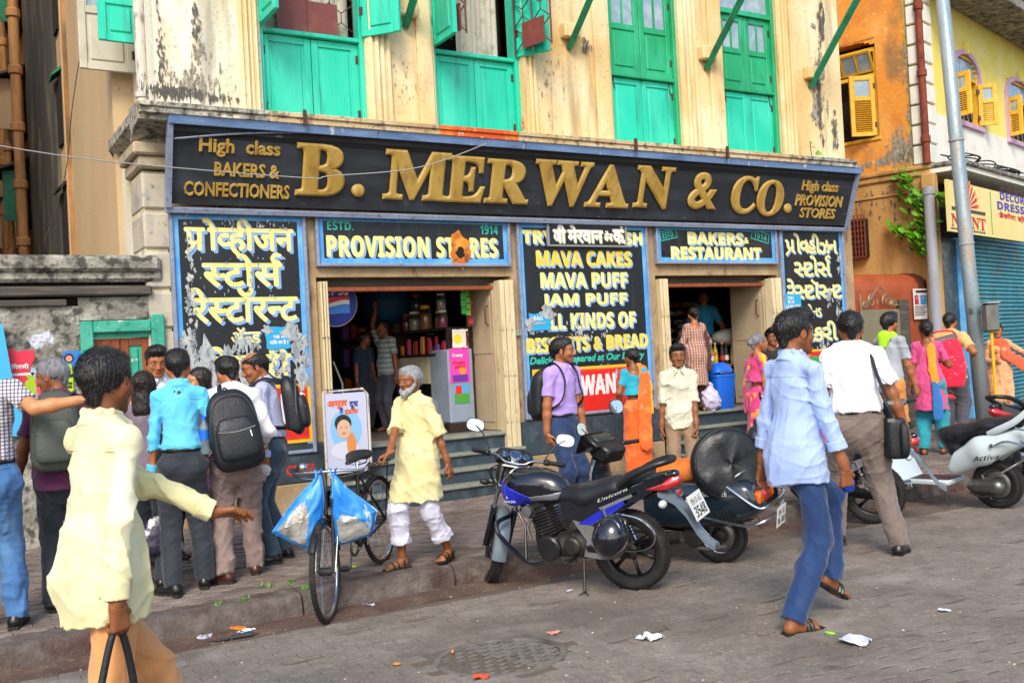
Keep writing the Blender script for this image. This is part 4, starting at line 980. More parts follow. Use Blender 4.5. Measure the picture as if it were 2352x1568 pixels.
m=MB();m.b2((g1.x-.12,gy-.04,gz-.8),(g1.x+.1,gy-.01,gz-.76));m.build('bolt',m_iron,gt)
ny=ky-.045
nt_=thing('notice','white death notice with two small portraits pasted on the kiosk end','notice',(kx1-.1,ny,1.6))
def quad(par,nm,x0,y0,x1,y1,mat,Y,d):
 a,b=atY(x0,y0,Y),atY(x1,y1,Y);m=MB();m.b2((a.x,Y-d-.001,b.z),(b.x,Y-d,a.z));return m.build(nm,mat,par)
quad(nt_,'sheet',2096,663,2132,732,pm('#e4e2e0'),ny,.001);quad(nt_,'heading',2103,667,2128,672,pm('#222222'),ny,.003)
quad(nt_,'portrait',2100,678,2110,699,pm('#c02850'),ny,.003);quad(nt_,'portrait',2113,678,2128,699,pm('#3a9ad8'),ny,.003)
for k in range(6):quad(nt_,'print_line',2101,703+4*k,2129-(k%3)*3,704.5+4*k,pm('#777777'),ny,.003)
for(x_,y_,r)in((2105,684,.022),(2120,684,.024)):c=atY(x_,y_,ny);m=MB();m.lathe([(0,0),(r,0)],(c.x,ny-.006,c.z),(0,-1,0),12);m.build('portrait_face',pm('#e0a078'),nt_)
wm=thing('caged_vent','small rusty mesh covered vent box on the ochre wall','vent',(12.2,10.6,2.9))
q0,q1=side(1942,500,.1),side(1990,590,.1);m=MB();va,vb=uv(q0)[1],uv(side(1988,500,.1))[1]
BB(m,-.14,-.0,vb,va,q1.z,side(1960,505,.1).z,.01);m.build('box',m_dark,wm)
m=MB()
for i in range(7):v=vb+(va-vb)*i/6;BB(m,-.17,-.15,v-.008,v+.008,q1.z,q0.z)
for i in range(9):z=q1.z+(q0.z-q1.z)*i/8;BB(m,-.172,-.152,vb,va,z-.006,z+.006)
m.build('mesh_grille',m_rustpipe,wm)
pb=onpave(2250,905);pb=Vector((pb.x,pb.y,0));
dep=14.2;b_=CP+ray(2253,900)*dep;t_=CP+ray(2165,0)*(dep-.12)
dirv=(t_-b_).normalized();base=b_-dirv*((b_.z-.09)/dirv.z)
pl=thing('lamp_pole','tall galvanised pole with blue grey and rust streaks at the right','pole',tuple(base))
m=MB();m.tube([base,base+dirv*2.4,base+dirv*9],[.105,.10,.085],18);m.build('shaft',m_pole,pl,smooth=True)
m=MB()
for h in(4.25,2.75):m.tube([base+dirv*h,base+dirv*(h+.02)],.112,16)
m.build('band',m_wire,pl)
q=CP+ray(2226,722)*(dep-.115);letter(pl,glyphs(bsans('NE 73'),2),(0,0,.17,.09),0,mt('black stencil paint','#22262a',.6),'stencil',tilt=lambda v:(q.x+v[0]*.857+v[1]*.5,q.y-v[0]*.515+v[1]*.86,q.z+v[2]))
mb_=thing('meter_box','dented grey drum shaped meter box on a yellow rod beside the pole','meter box',(0,0,0))
c=CP+ray(2275,728)*(dep-.3);ct=CP+ray(2272,700)*(dep-.3);mb_.location=(c.x,c.y,.09)
hb=(ray(2275,762)*(dep-.3)+CP).z;ht=(ray(2272,697)*(dep-.3)+CP).z
m=MB();m.box((c.x,c.y,(hb+ht)/2),(.2,.16,ht-hb),rz=R(-20),bev=.03);m.build('casing',mt('worn grey steel','#8a8a84',.4,metal=.6,layers=[('#5a4c40',(6,6,2),.5,.7,.7)]),mb_)
m=MB();m.box((c.x,c.y,ht+.01),(.22,.18,.02),rz=R(-20),bev=.005);m.build('lid',m_pvc,mb_)
m=MB();m.tube([(c.x+.02,c.y,.09),(c.x+.0,c.y,hb)],.022,8);m.build('rod',m_yellp,mb_)
fb,ft=YF-.10,YF-.34
zfb,zft=atY(400,468,fb).z,atY(400,284,ft).z
fup=Vector((0,ft-fb,zft-zfb));FH=fup.length;fup.normalize();fn=Vector((0,-fup.z,fup.y));fo=Vector((0,fb,zfb))
def fasc(px,py):
 d=ray(px,py);p=CP+d*((fo-CP).dot(fn)/d.dot(fn));return(p.x,(p-fo).dot(fup))
def ftilt(v):p=fo+fup*v[2]+fn*(-v[1]);return(v[0],p.y,p.z)
fx0,fx1=fasc(393,400)[0],fasc(1950,470)[0]
fs=thing('fascia_sign','long black fascia board with large carved gold letters over the whole shop front','sign',((fx0+fx1)/2,fb,zfb))
m_fas=mt('blue black fascia paint','#262a30',.55,layers=[('#3c434c',(1.2,6,6),.45,.75,.8),('#1c1e22',3,.5,.75,.7),('#8a8e92',(5,30,30),.70,.74,.7),('#6a7078',(26,2,2),.72,.76,.6)],bump=.15,bscale=20)
def fbox(m,x0,x1,s0,s1,d0,d1,bev=0):
 c=fo+fup*((s0+s1)/2)+fn*((d0+d1)/2);M_=Matrix((Vector((1,0,0)),-fn,fup)).transposed();return m.box(((x0+x1)/2,c.y,c.z),(x1-x0,abs(d1-d0),s1-s0),rot=M_,bev=bev)
m=MB();fbox(m,fx0,fx1,0,FH,-.04,0);m.build('board',m_fas,fs)
m=MB();fbox(m,fx0-.05,fx0+.0,-.03,FH+.10,-.03,.05);m.build('frame_end',m_bluegrey,fs)
m=MB();fbox(m,fx1,fx1+.05,-.03,FH+.05,-.03,.05);m.build('frame_end',m_bluegrey,fs)
m=MB();fbox(m,fx0-.05,fx1+.05,-.085,-.03,-.03,.03,.006);m.build('frame_bottom',m_bluegrey,fs)
m=MB();x=fx0-.05
cuts=[fx0-.05,4.1,5.9,7.9,9.7,fx1+.06]
for a,b in zip(cuts,cuts[1:]):m=MB();fbox(m,a+.003,b-.003,FH+.005,FH+.105,-.02,.07,.006);m.build('frame_top',m_bluetrim,fs)
m=MB();m.b2((fx0,ft+.02,zft-.1),(fx1,YF+.05,zft+.03));m.b2((fx1-.02,fb,zfb-.02),(fx1+.0,YF+.05,zft));m.build('sign_box',m_dark,fs)
pts=[fasc(398,318),fasc(560,306),fasc(760,304),fasc(960,314),fasc(1060,320)]
m=MB();m.tube([tuple(fo+fup*s+fn*.03+Vector((x,0,0)))if False else(x,(fo+fup*s+fn*.03).y,(fo+fup*s+fn*.03).z)for x,s in pts],.010,5,smooth=5);m.build('loose_strip',m_bluegrey,fs)
def carved(ch,x0,y0,x1,y1,ex=.006,bv=.022,serif=True,nm='letter',bold=0,mat=None,shear=0):
 xm=(x0+x1)/2;a,b=fasc(x0,(y0+y1)/2),fasc(x1,(y0+y1)/2);s0,s1=fasc(xm,y1)[1],fasc(xm,y0)[1]
 H=s1-s0;V,F=glyphs(bserif(ch)if serif else ch,4,extrude=ex/H*.7,bevel=bv/H*.7,bold=bold)
 V=V.copy();lo,hi=V.min(0),V.max(0);V[:,2]=(V[:,2]-lo[2])/(hi[2]-lo[2])*(2*(ex+bv))*.7
 sx=(b[0]-a[0])/(hi[0]-lo[0]);sz=H/(hi[1]-lo[1])
 P=[ftilt((a[0]+(v[0]-lo[0])*sx+shear*(v[1]-lo[1])*sz,-v[2],s0+(v[1]-lo[1])*sz))for v in V]
 m=MB();m.v=P;m.f=F;m.fm=[0]*len(F);return m.build(nm,mat or m_gold,fs,smooth=False)
for ch,x0,y0,x1,y1 in(('B',678,330,792,450),('M',880,346,1032,460),('E',1021,358,1114,465),('R',1113,366,1216,468),('W',1223,368,1357,474),('A',1345,377,1447,477),('N',1456,381,1544,480),('&',1580,395,1649,481),('C',1677,403,1738,492),('O',1736,412,1798,497)):
 carved(ch,x0,y0,x1,y1,serif=ch!='&' or True)
for x0,y0,x1,y1 in((806,420,838,453),(1800,465,1817,490)):
 a,b=fasc(x0,(y0+y1)/2),fasc(x1,(y0+y1)/2);s0,s1=fasc((x0+x1)/2,y1)[1],fasc((x0+x1)/2,y0)[1];r=(s1-s0)/2
 m=MB();c=ftilt(((a[0]+b[0])/2,-.0,(s0+s1)/2));m.ball(c,(r*1.02,r*.45,r),16,10);m.build('full_stop',m_gold,fs,smooth=True)
def row(text,x0,y0,x1,y1,bold=.012):
 """smaller carved rows, letter by letter"""
 xm0=x0;A,B=fasc(x0,y1),fasc(x1,y1);s0,s1=fasc(x0,y1)[1],fasc(x0,y0)[1]
 V,F=glyphs(text,2,extrude=.03,bevel=.02,bold=bold)
 par=list(range(len(V)))
 def fd(i):
  while par[i]!=i:par[i]=par[par[i]];i=par[i]
  return i
 for f in F:
  for q in f[1:]:par[fd(q)]=fd(f[0])
 lo,hi=V.min(0),V.max(0);sx=(B[0]-A[0])/(hi[0]-lo[0]);sz=(s1-s0)/(hi[1]-lo[1])
 grp={}
 for f in F:grp.setdefault(fd(f[0]),[]).append(f)
 for r_,fl in grp.items():
  idx=sorted({i for f in fl for i in f});mp={i:k for k,i in enumerate(idx)}
  m=MB();m.v=[ftilt((A[0]+(V[i][0]-lo[0])*sx,-(V[i][2]-lo[2])/(hi[2]-lo[2])*.02,s0+(V[i][1]-lo[1])*sz))for i in idx];m.f=[tuple(mp[i]for i in f)for f in fl];m.fm=[0]*len(m.f)
  m.build('small_letter',m_gold,fs)
row('High  class',456,314,643,358);row('BAKERS &',491,371,641,404);row('CONFECTIONERS',421,415,664,449)
row('High class',1838,413,1922,444);row('PROVISION',1824,445,1931,472);row('STORES',1834,476,1915,500)
def board(name,label,xl,yt,xr,yb,bl=None,mat=None,bw=.052):
 """xl,yt..: pixel corners of the framed board; bw: painted blue border"""
 x0,x1=atY(xl,yt).x,atY(xr,(yt+yb)/2).x;z1=atY(xl,yt).z;z0=atY(bl[0]if bl else xl,yb).z
 t=thing(name,label,'sign board',((x0+x1)/2,YF,z0))
 m=MB();m.b2((x0+.03,YF-.012,z0+.03),(x1-.03,YF+.026,z1-.03));m.build('panel',mat or m_board,t)
 for(a,b,c,d)in((x0,x0+.035,z0,z1),(x1-.035,x1,z0,z1),(x0+.036,x1-.036,z1-.035,z1),(x0+.036,x1-.036,z0,z0+.035)):
  m=MB();m.b2((a,YF-.045,c),(b,YF+.027,d),bev=.007);m.build('frame_strip',m_bluegrey,t)
 g=.036
 for(a,b,c,d)in((x0+g,x0+g+bw,z0+g,z1-g),(x1-g-bw,x1-g,z0+g,z1-g),(x0+g+bw,x1-g-bw,z1-g-bw,z1-g),(x0+g+bw,x1-g-bw,z0+g,z0+g+bw)):
  m=MB();m.b2((a,YF-.014,c),(b,YF-.0125,d));m.build('border',m_blue,t)
 return t,x0,x1,z0,z1
YB=YF-.0125
def patch(par,px,py,rx,ry,mat,seed,name='peeled_patch',n=24,rag=.5,Y=None):
 c=atY(px,py,YB);Y=Y or(YB-.0036-.0003*(seed%7));pl=blob_poly(c.x,c.z,rx,ry,n,rag,seed);m=MB();m.add([(x,Y,z)for x,z in pl],[tuple(range(n))]);return m.build(name,mat,par)
def rowt(par,G,x0,y0,x1,y1,mat=None,bold=.012,sh=(.022,-.022),shm='y',**k):
 return letter(par,G,pxbox(x0,y0,x1,y1,YB),YB,mat or m_yel,bold=bold,shadow=m_shade if shm else None,sdir_=sh,**k)
def peels(par,regs,seed):
 rr=random.Random(seed);m=MB();k=0
 for(px,py,rx,ry,n,smax)in regs:
  c=atY(px,py,YB)
  for _ in range(n):
   a=rr.uniform(0,6.28);q=math.sqrt(rr.random());sz=smax*rr.uniform(.15,1)**2+.006
   x,z=c.x+rx*q*math.cos(a),c.z+ry*q*math.sin(a);N=11;k+=1
   pl=blob_poly(x,z,sz*rr.uniform(.35,.8),sz*rr.uniform(.8,1.7),N,1.0,rr.randint(0,99999));m.add([(u_,YB-.0034-.00002*k,v_)for u_,v_ in pl],[tuple(range(N))])
 o=m.build('peeled_flakes',m_peel,par);o['kind']='stuff'
b1,x0,x1,z0,z1=board('marathi_board','tall black sign board with yellow Marathi lettering and heavy peeling at the left',385,482,712,1035,bl=(745,0))
peels(b1,((440,850,.22,.26,90,.09),(520,860,.3,.14,60,.07),(470,930,.3,.25,60,.10),(560,805,.2,.12,40,.05),(695,830,.08,.3,40,.07),(440,720,.05,.35,40,.03),(435,600,.05,.5,40,.022),(540,600,.5,.6,60,.012),(640,835,.1,.12,18,.05),(600,515,.5,.06,26,.02)),5)
YM=[('indic',['प/','ो','व~','ही','ज','न'],425,502,672,584),('',['स~','टो','स^'],466,581,646,658),('',['रे','स~','टॉ','र','न~','ट'],442,663,682,742),('',['ॲ','न~','ड'],531,753,598,790),('',['बे','क','री'],470,799,668,876)]
for k,(_,tk,a,b,c,d)in enumerate(YM):rowt(b1,indic(tk),a,b,c,d,bold=.010 if k!=3 else .004,sh=(.026,-.026)if k!=3 else(.012,-.012))
def redpanel(par,l,t,r,b,text=None,tb=None):
 a,c=atY(l,t,YB),atY(r,b,YB);m=MB();m.b2((a.x,YB-.0035,c.z),(c.x,YB-.001,a.z));m.build('red_panel_border',m_yellp,par)
 m=MB();m.b2((a.x+.04,YB-.0055,c.z+.035),(c.x-.04,YB-.0036,a.z-.035));m.build('red_panel',m_redp,par)
 if text:letter(par,glyphs(bsans(text),3),pxbox(*tb,YB),YB-.0055,m_whitep,bold=.008)
redpanel(b1,480,893,720,1013,"MERWAN'S.",(500,915,708,985))
def sticker(label,x0,y0,x1,y1,lines,sd_,ang=0,hand=True):
 o=poster('sticker',label,x0,y0,x1,y1,pm('#2ca8dc'),YB-.012,sd_,.008,cat='sticker')
 for(tx,bx)in lines:
  letter(o,glyphs(tx,2),pxbox(*bx,YB-.012),YB-.0135,m_whitep,'lettering',bold=.002,depth=.001,bend=0,shear=0)
 return o
s1=sticker('sky blue sticker with white Hindi print, half torn, on the Marathi board',609,751,668,799,[('यह बैग',(628,768,660,778)),('किस का है ?',(620,781,662,792))],21)
patch(s1,668,762,.10,.085,m_peel,33,'torn_corner',Y=YB-.0165);patch(s1,612,757,.05,.04,m_peel,34,'torn_corner',Y=YB-.0166)
b2,*_=board('provision_board','wide black board reading PROVISION STORES over the left doorway',720,487,1169,613)
g=glyphs
rowt(b2,g(bsans('ESTD.')),751,508,811,528,m_teal,bold=.0,shm=None);rowt(b2,g(bsans('1914')),1103,517,1143,538,m_teal,bold=.002,shm=None)
rowt(b2,g(bsans('PROVISION STORES'),space=1.06),751,541,1141,589,bold=.007)
m_ruststain=mt('orange rust stain','#c86a1c',.8,layers=[('#e8963a',9,.45,.65,.8),('#5a2c14',14,.55,.7,.8)],bump=1)
patch(b2,1055,575,.12,.20,m_ruststain,3,'rust_stain',rag=.3,Y=YB-.0075);patch(b2,1057,580,.055,.06,m_dark,5,'rust_hole',rag=.3,Y=YB-.0085);patch(b2,1060,560,.09,.07,mt('bright orange rust','#f08a1c',.7,layers=[('#f8b050',9,.45,.65,.8)]),8,'rust_stain',rag=.3,Y=YB-.0079)
patch(b2,1049,600,.07,.05,m_ruststain,9,'rust_stain',rag=.4,Y=YB-.0081)
b3,*_=board('menu_board','tall black menu board listing cakes, puffs, biscuits and bread between the doorways',1182,505,1494,965,bl=(1200,0))
peels(b3,((1215,760,.2,.04,30,.03),(1330,745,.35,.12,30,.03),(1300,780,.5,.05,24,.025),(1390,765,.1,.05,10,.03),(1330,850,.6,.3,50,.010),(1412,862,.04,.08,10,.03)),6)
rowt(b3,g(bsans('TRY OUR FRESH')),1200,529,1474,558,bold=.009)
for k,(tx,a,b,c,d)in enumerate((('MAVA CAKES',1232,576,1449,611),('MAVA PUFF',1242,627,1440,661),('JAM PUFF',1245,676,1440,709),('ALL KINDS OF',1237,722,1459,758),('BISCUITS & BREAD',1210,778,1488,811))):
 rowt(b3,g(bsans(tx)),a,b,c,d,m_yelo if k in(0,4)else m_yel,bold=.0075)
rowt(b3,g('Delicious prepared at Our Bakery'),1217,821,1480,842,m_teal,bold=.005,shm=None,shear=.25)
redpanel(b3,1222,849,1478,940,'MERWAN',(1262,868,1413,913))
s2=sticker('torn sky blue sticker over the word ALL on the menu board',1214,720,1266,758,[('BAG',(1226,726,1246,736))],22);patch(s2,1256,717,.10,.08,m_peel,61,'torn_corner',Y=YB-.0165);patch(s2,1216,745,.06,.10,m_peel,62,'torn_corner',Y=YB-.0166);patch(s2,1238,742,.08,.02,m_peel,63,'torn_corner',Y=YB-.0167)
Yq=YF-.06;A,B=atY(1256,512,Yq),atY(1440,569,Yq)
np_=thing('name_plate','small grey framed plate with white Marathi lettering fixed over the menu board','plate',((A.x+B.x)/2,Yq,B.z))
zA,zB=atY(1256,511,Yq).z,atY(1256,566,Yq).z
m=MB();m.b2((A.x+.02,Yq,zB+.02),(B.x-.02,Yq+.03,zA-.02));m.build('panel',m_board,np_)
for(a,b,c,d)in((A.x,A.x+.022,zB,zA),(B.x-.022,B.x,zB,zA),(A.x+.023,B.x-.023,zA-.022,zA),(A.x+.023,B.x-.023,zB,zB+.022)):m=MB();m.b2((a,Yq-.015,c),(b,Yq+.03,d),bev=.004);m.build('frame_strip',mt('grey plate frame','#8a8e96',.5),np_)
for tk,x0_,x1_,y0_,y1_,bd in((['बी'],1271,1298,516,556,.010),(['मे','र','वा','न'],1304,1383,517,556,.010),(['ॲ','न~','ड'],1387,1406,530,553,.004),(['कं','.'],1408,1435,518,558,.010)):
 letter(np_,indic(tk),pxbox(x0_,y0_,x1_,y1_,Yq),Yq,m_whitep,bold=bd,shadow=mt('yellow green letter shading','#d8d88c',.5),sdir_=(.010,-.010))
b4,*_=board('restaurant_board','wide black board reading BAKERS & RESTAURANT over the right doorway',1501,511,1781,607,mat=m_boardr)
rowt(b4,g(bsans('BAKERS')),1580,533,1706,560,bold=.009);rowt(b4,g(bsans('&')),1709,546,1719,559,bold=.004,shm=None);rowt(b4,g(bsans('RESTAURANT')),1542,567,1747,595,bold=.009)
def stamp(par,text,px,py,w_,h_,ang):
 c=atY(px,py,YB);ca,sa=math.cos(ang),math.sin(ang)
 rt_=lambda v:(c.x+(v[0])*ca-(v[2])*sa,v[1],c.z+(v[0])*sa+(v[2])*ca)
 letter(par,glyphs(bsans(text),2),(-w_*.36,-h_*.3,w_*.36,h_*.3),YB,m_teal,tilt=rt_)
 m=MB()
 for(a,b,e,f)in((-w_/2,w_/2,-h_/2,-h_/2+.012),(-w_/2,w_/2,h_/2-.012,h_/2),(-w_/2,-w_/2+.012,-h_/2+.012,h_/2-.012),(w_/2-.012,w_/2,-h_/2+.012,h_/2-.012)):m.add([rt_(v)for v in((a,YB-.002,e),(b,YB-.002,e),(b,YB-.002,f),(a,YB-.002,f))],[(0,1,2,3)])
 m.build('stamp_border',m_teal,par)
stamp(b4,'ESTD.',1535,539,.28,.125,R(11));stamp(b4,'1914',1746,543,.33,.135,R(-12))
m=MB();c=atY(1524,583,YB);m.lathe([(0,0),(.035,0)],(c.x,YB-.004,c.z),(0,-1,0),14);m.build('nail_hole',m_dark,b4)
b5,*_=board('gujarati_board','narrow black board with cream Gujarati lettering at the right end of the shop',1785,518,1942,880,mat=m_boardr,bw=.045)
for k,(tk,a,b,c,d)in enumerate(((['પ/','ો','વ~','હી','ઝ','ન'],1804,536,1921,586),(['સ~','ટો','ર્','સ'][:2]+['સ^'],1824,586,1907,634),(['રે','સ~','ટૉ','ર','ન~','ટ'],1808,641,1933,686),(['એ','ન~','ડ'],1845,699,1886,728),(['બે','ક','રી'],1835,740,1922,784))):
 rowt(b5,indic(tk),a,b,c,d,bold=.009 if k!=3 else .004,sh=(.02,-.02))
redpanel(b5,1800,806,1938,850)
peels(b5,((1928,610,.04,.25,30,.035),(1905,690,.08,.1,14,.04),(1926,710,.07,.18,20,.04),(1893,800,.14,.12,16,.08)),7)
s3=sticker('sky blue sticker with slanted white print on the Gujarati board',1802,676,1842,722,[('YEH',(1808,681,1822,688)),('BUS',(1810,690,1824,697)),('LAWAARIS',(1806,700,1838,708))],23)
c=atY(767,696,YF+.42);rP=abs(atY(818,696,YF+.42).x-c.x)*1.03
ps=thing('round_sign','round blue soft drink sign with white letters inside the left doorway','sign',(c.x,c.y,c.z-rP))
mbl=pm('#2a3c94')
m=MB();m.lathe([(0,.035),(rP*.93,.03),(rP*.98,.02),(rP,.0),(rP*.97,-.03),(0,-.03)],tuple(c),(0,-1,0),36);m.build('disc',mbl,ps,smooth='auto')
m=MB();m.lathe([(rP*.94,.0352),(rP*.985,.026)],tuple(c),(0,-1,0),36);m.build('rim',pm('#b8a890'),ps)
letter(ps,glyphs(bsans('PEPSI'),2),(c.x-rP*.75,c.z+rP*.32,c.x+rP*.62,c.z+rP*.62),c.y-.036,m_whitep,bold=.004,shear=.12)
def wave_band(mat,nm,off0,off1,amp0,amp1,zc):
 vs=[];n=16
 for i in range(n+1):
  t=-1+2*i/n;x=c.x+t*rP*.62;vs.append((x,c.y-.0372-.0003*off1,c.z+rP*(zc+off1+amp1*math.sin(t*2.2))));vs.append((x,c.y-.0372-.0003*off1,c.z+rP*(zc+off0+amp0*math.sin(t*2.2))))
 m=MB();m.add(vs,[(2*i,2*i+1,2*i+3,2*i+2)for i in range(n)]);m.build(nm,mat,ps)
wave_band(m_whitep,'white_wave',-.12,.04,.06,.08,0);wave_band(m_redp,'red_wave',.045,.24,.08,.02,0);wave_band(pm('#3a8ae0'),'blue_wave',-.45,-.13,.02,.06,0)
rnd=random.Random(21)
m_dwood=mt('dark counter wood','#2a1c16',.5,layers=[('#3c2a20',(2,2,9),.45,.7,.7)])
m_jarg=mt('clear jar plastic','#e8f0f0',.06,trans=.96,spec=.5)
jarcols=[pm('#d8842c'),pm('#c83a50'),pm('#3a6a9a'),pm('#d0406a'),pm('#e8c040'),pm('#5a9a3c'),pm('#b03028'),pm('#e0d8c8'),pm('#8a4ab0')]
m_lid=[pm('#c8282c'),pm('#e8e4dc'),pm('#e8b020')]
def jar(x,y,z,r,h,ci,li,label,nm='sweet_jar'):
 t=thing(nm,label,'jar',(x,y,z),group='sweet jars on the shop counter' if nm=='sweet_jar' else None)
 m=MB();m.lathe([(r*.2,.002),(r*.9,.002),(r,.02),(r,h*.72),(r*.8,h*.84),(r*.78,h*.88)],(0,0,0),n=14);m.build('jar_body',m_jarg,t,local=True,smooth='auto')
 m=MB();m.lathe([(0,.006),(r*.86,.006),(r*.93,.03),(r*.93,h*.55),(r*.5,h*.62),(0,h*.63)],(0,0,0),n=12);m.build('sweets',jarcols[ci],t,local=True,smooth=True)
 m=MB();m.lathe([(r*.84,h*.86),(r*.84,h),(0,h+.004)],(0,0,0),n=14);m.build('lid',m_lid[li],t,local=True,smooth='auto')
cy0=YF+1.25
ca,cb=atY(895,800,cy0),atY(1042,760,YF+.75)
A=Vector((atY(902,745,YF+1.75).x,YF+1.75,0));Bv=Vector((atY(1026,745,YF+.55).x,YF+.55,0))
u=(Bv-A).normalized();n_=Vector((u.y,-u.x,0));W=(Bv-A).length;ang_=math.atan2(u.y,u.x);RM=Matrix.Rotation(ang_,3,'Z')
ct=thing('display_counter','dark wooden display counter full of sweet packets inside the left shop','counter',tuple((A+Bv)/2+Vector((0,0,FL))))
zTop=atY(1020,752,YF+.6).z
def cbx(m,s0,s1,d0,d1_,z0_,z1_,bev=0):q=A+u*((s0+s1)/2)-n_*((d0+d1_)/2);return m.box((q.x,q.y,(z0_+z1_)/2),(s1-s0,abs(d1_-d0),z1_-z0_),rz=ang_,bev=bev)
m=MB();cbx(m,0,W,0,.5,zTop-.03,zTop,.006);m.build('counter_top',m_dwood,ct)
m=MB();cbx(m,0,W,0,.5,zTop-.33,zTop-.30);cbx(m,-.02,.02,0,.5,FL,zTop-.031);cbx(m,W-.04,W,0,.5,FL,zTop-.031);m.build('shelf',m_dwood,ct)
m=MB();cbx(m,.02,W-.04,.02,.48,zTop-.66,zTop-.331);m.build('front_panel',mt('stained cream laminate','#c9c0a0',.5,layers=[('#8a7c5c',4,.5,.7,.8),('#4a4438',5,.62,.68,.8)]),ct)
m=MB();cbx(m,.02,W-.04,.0,.46,FL+.08,zTop-.86);m.build('front_panel',mt('grey steel laminate','#9aa4b4',.4,layers=[('#7a8494',4,.5,.7,.6)]),ct)
m=MB();cbx(m,-.02,W,-.03,.46,FL,FL+.08);m.build('base',m_dwood,ct)
m=MB();cbx(m,.02,W-.04,.25,.48,zTop-.86,zTop-.66);m.build('shelf_gap',m_dark,ct)
for k in range(20):
 s=.06+k*(W-.14)/20;q=A+u*s-n_*(.09+.06*(k%3));h=rnd.uniform(.10,.22);m=MB();m.box((q.x,q.y,zTop-.30+h/2),(.06,.04,h),rz=ang_+rnd.uniform(-.2,.2),bev=.01);tag(m.build('sweet_packet',jarcols[k%9]if k<12 else jarcols[[1,6,1,8][k%4]]),'small bright sweet packet standing on the counter shelf','packet',group='sweet packets on the counter shelf')
jl=['red lidded jar of pink sweets at the far end of the counter','large clear jar of white sweets beside the orange jar','tall empty looking blue jar with a red lid stacked on another','ribbed jar of orange sweets in the middle of the counter','slim yellow jar behind the orange one','white lidded jar of pink sweets nearest the street','tall clear canister stacked on the pink jar']
for k,(s,dd_,z_,r,h,ci,li)in enumerate(((.10,.15,0,.055,.22,1,0),(.34,.14,0,.075,.24,7,1),(.30,.2,.25,.065,.22,2,0),(.62,.14,0,.075,.30,0,2),(.80,.22,0,.04,.22,4,2),(1.0,.16,0,.065,.22,3,1),(.98,.16,.225,.06,.2,7,1))):
 q=A+u*(s*W/1.35)-n_*dd_;jar(q.x,q.y,zTop+z_+.001,r,h,ci,li,jl[k])
X0,X1=Bv.x+.02,D1[1]-.16;yc=YF+.50;zt_=atY(1070,800,yc).z
fr_=thing('poster_chest','white chest papered with sweet adverts just inside the left doorway','chest',((X0+X1)/2,yc,FL))
X0=atY(1030,850,yc).x;X1=atY(1088,850,yc).x
m=MB();m.b2((X0,yc,FL+.10),(X1,yc+.5,zt_),bev=.02);m.build('body',mt('pale blue white laminate','#8c98a8',.5,layers=[('#6c7888',4,.5,.7,.5)]),fr_)
m=MB();m.b2((X0-.02,yc+.01,FL),(X1+.02,yc+.48,FL+.098));m.build('base',m_dwood,fr_)
def cardp(label,l,t,r,b,col,Y,sd_):return poster('advert',label,l,t,r,b,pm(col),Y,sd_,.006,cat='poster')
o=cardp('magenta biscuit poster on the white chest',1031,800,1080,877,'#e040b0',yc-.004,51);letter(o,glyphs('Creamy',2),pxbox(1038,812,1062,822,yc),yc-.007,m_whitep,bold=.002);letter(o,glyphs('Naughty',2),pxbox(1040,829,1068,838,yc),yc-.007,m_redp,bold=.002);letter(o,glyphs('yummy',2),pxbox(1044,840,1068,848,yc),yc-.007,m_redp,bold=.002)
m=MB();c=atY(1062,850,yc);m.lathe([(0,0),(.05,.0)],(c.x,yc-.008,c.z),(0,-1,0),14);m.build('print_spot',pm('#e8903a'),o)
m=MB();c=atY(1057,868,yc);m.b2((c.x-.1,yc-.008,c.z-.04),(c.x+.1,yc-.0065,c.z+.04));m.build('print_spot',pm('#6a2a9a'),o)
o=cardp('small green and blue poster below the magenta one',1043,882,1080,924,'#5aa0c8',yc-.004,52);m=MB();a,b=atY(1044,905,yc),atY(1079,924,yc);m.b2((a.x,yc-.007,b.z),(b.x,yc-.006,a.z));m.build('print_grass',pm('#4a9a3a'),o);m=MB();a,b=atY(1046,886,yc),atY(1060,904,yc);m.b2((a.x,yc-.009,b.z),(b.x,yc-.008,a.z));m.build('print_packet',m_redp,o)
o=cardp('square pale leaflet with yellow fruit above the magenta poster',1038,757,1076,797,'#e8e0d0',yc-.012,53);m=MB();c=atY(1050,778,yc);m.lathe([(0,0),(.055,0)],(c.x,yc-.016,c.z),(0,-1,0),14);m.build('print_spot',pm('#e8d820'),o);m=MB();a,b=atY(1068,760,yc),atY(1075,795,yc);m.b2((a.x,yc-.015,b.z),(b.x,yc-.014,a.z));m.build('print_band',pm('#6a1c30'),o)
for k,(px_,y0_,y1_,col)in enumerate(((1062,640,722,'#2c9a30'),(1071,640,725,'#58b83c'),(1065,668,715,'#c8b8c0'),(1080,690,745,'#c83040'))):
 yk=YF+.36+.03*k;a,b=atY(px_,y0_,yk),atY(px_,y1_,yk);t=thing('sachet_strip',['dark green strip of sachets hanging in the left doorway','lime green strip of sachets hanging in the left doorway','silver strip of sachets between the green strips','short red strip of sachets nearest the door leaf'][k],'sachets',(a.x,yk,b.z))
 n=int((a.z-b.z)/.085)+1
 for i in range(n):m=MB();z=a.z-(i+.5)*(a.z-b.z)/n;m.box((a.x+rnd.uniform(-.004,.004),yk+rnd.uniform(-.01,.01),z),(.065,.014,(a.z-b.z)/n-.008),rz=rnd.uniform(-.4,.4),bev=.006);m.build('sachet',pm(col),t)
ya=YF-.35;a,b=atY(770,897,ya),atY(848,1075,ya);
xa0,xa1=atY(748,980,ya).x,atY(848,980,ya).x;za1,za0=atY(800,897,ya).z,atY(800,1092,ya).z
ad=thing('advert_stand','white metal framed milk advert with a smiling child standing at the left doorway','advert board',((xa0+xa1)/2,ya,za0))
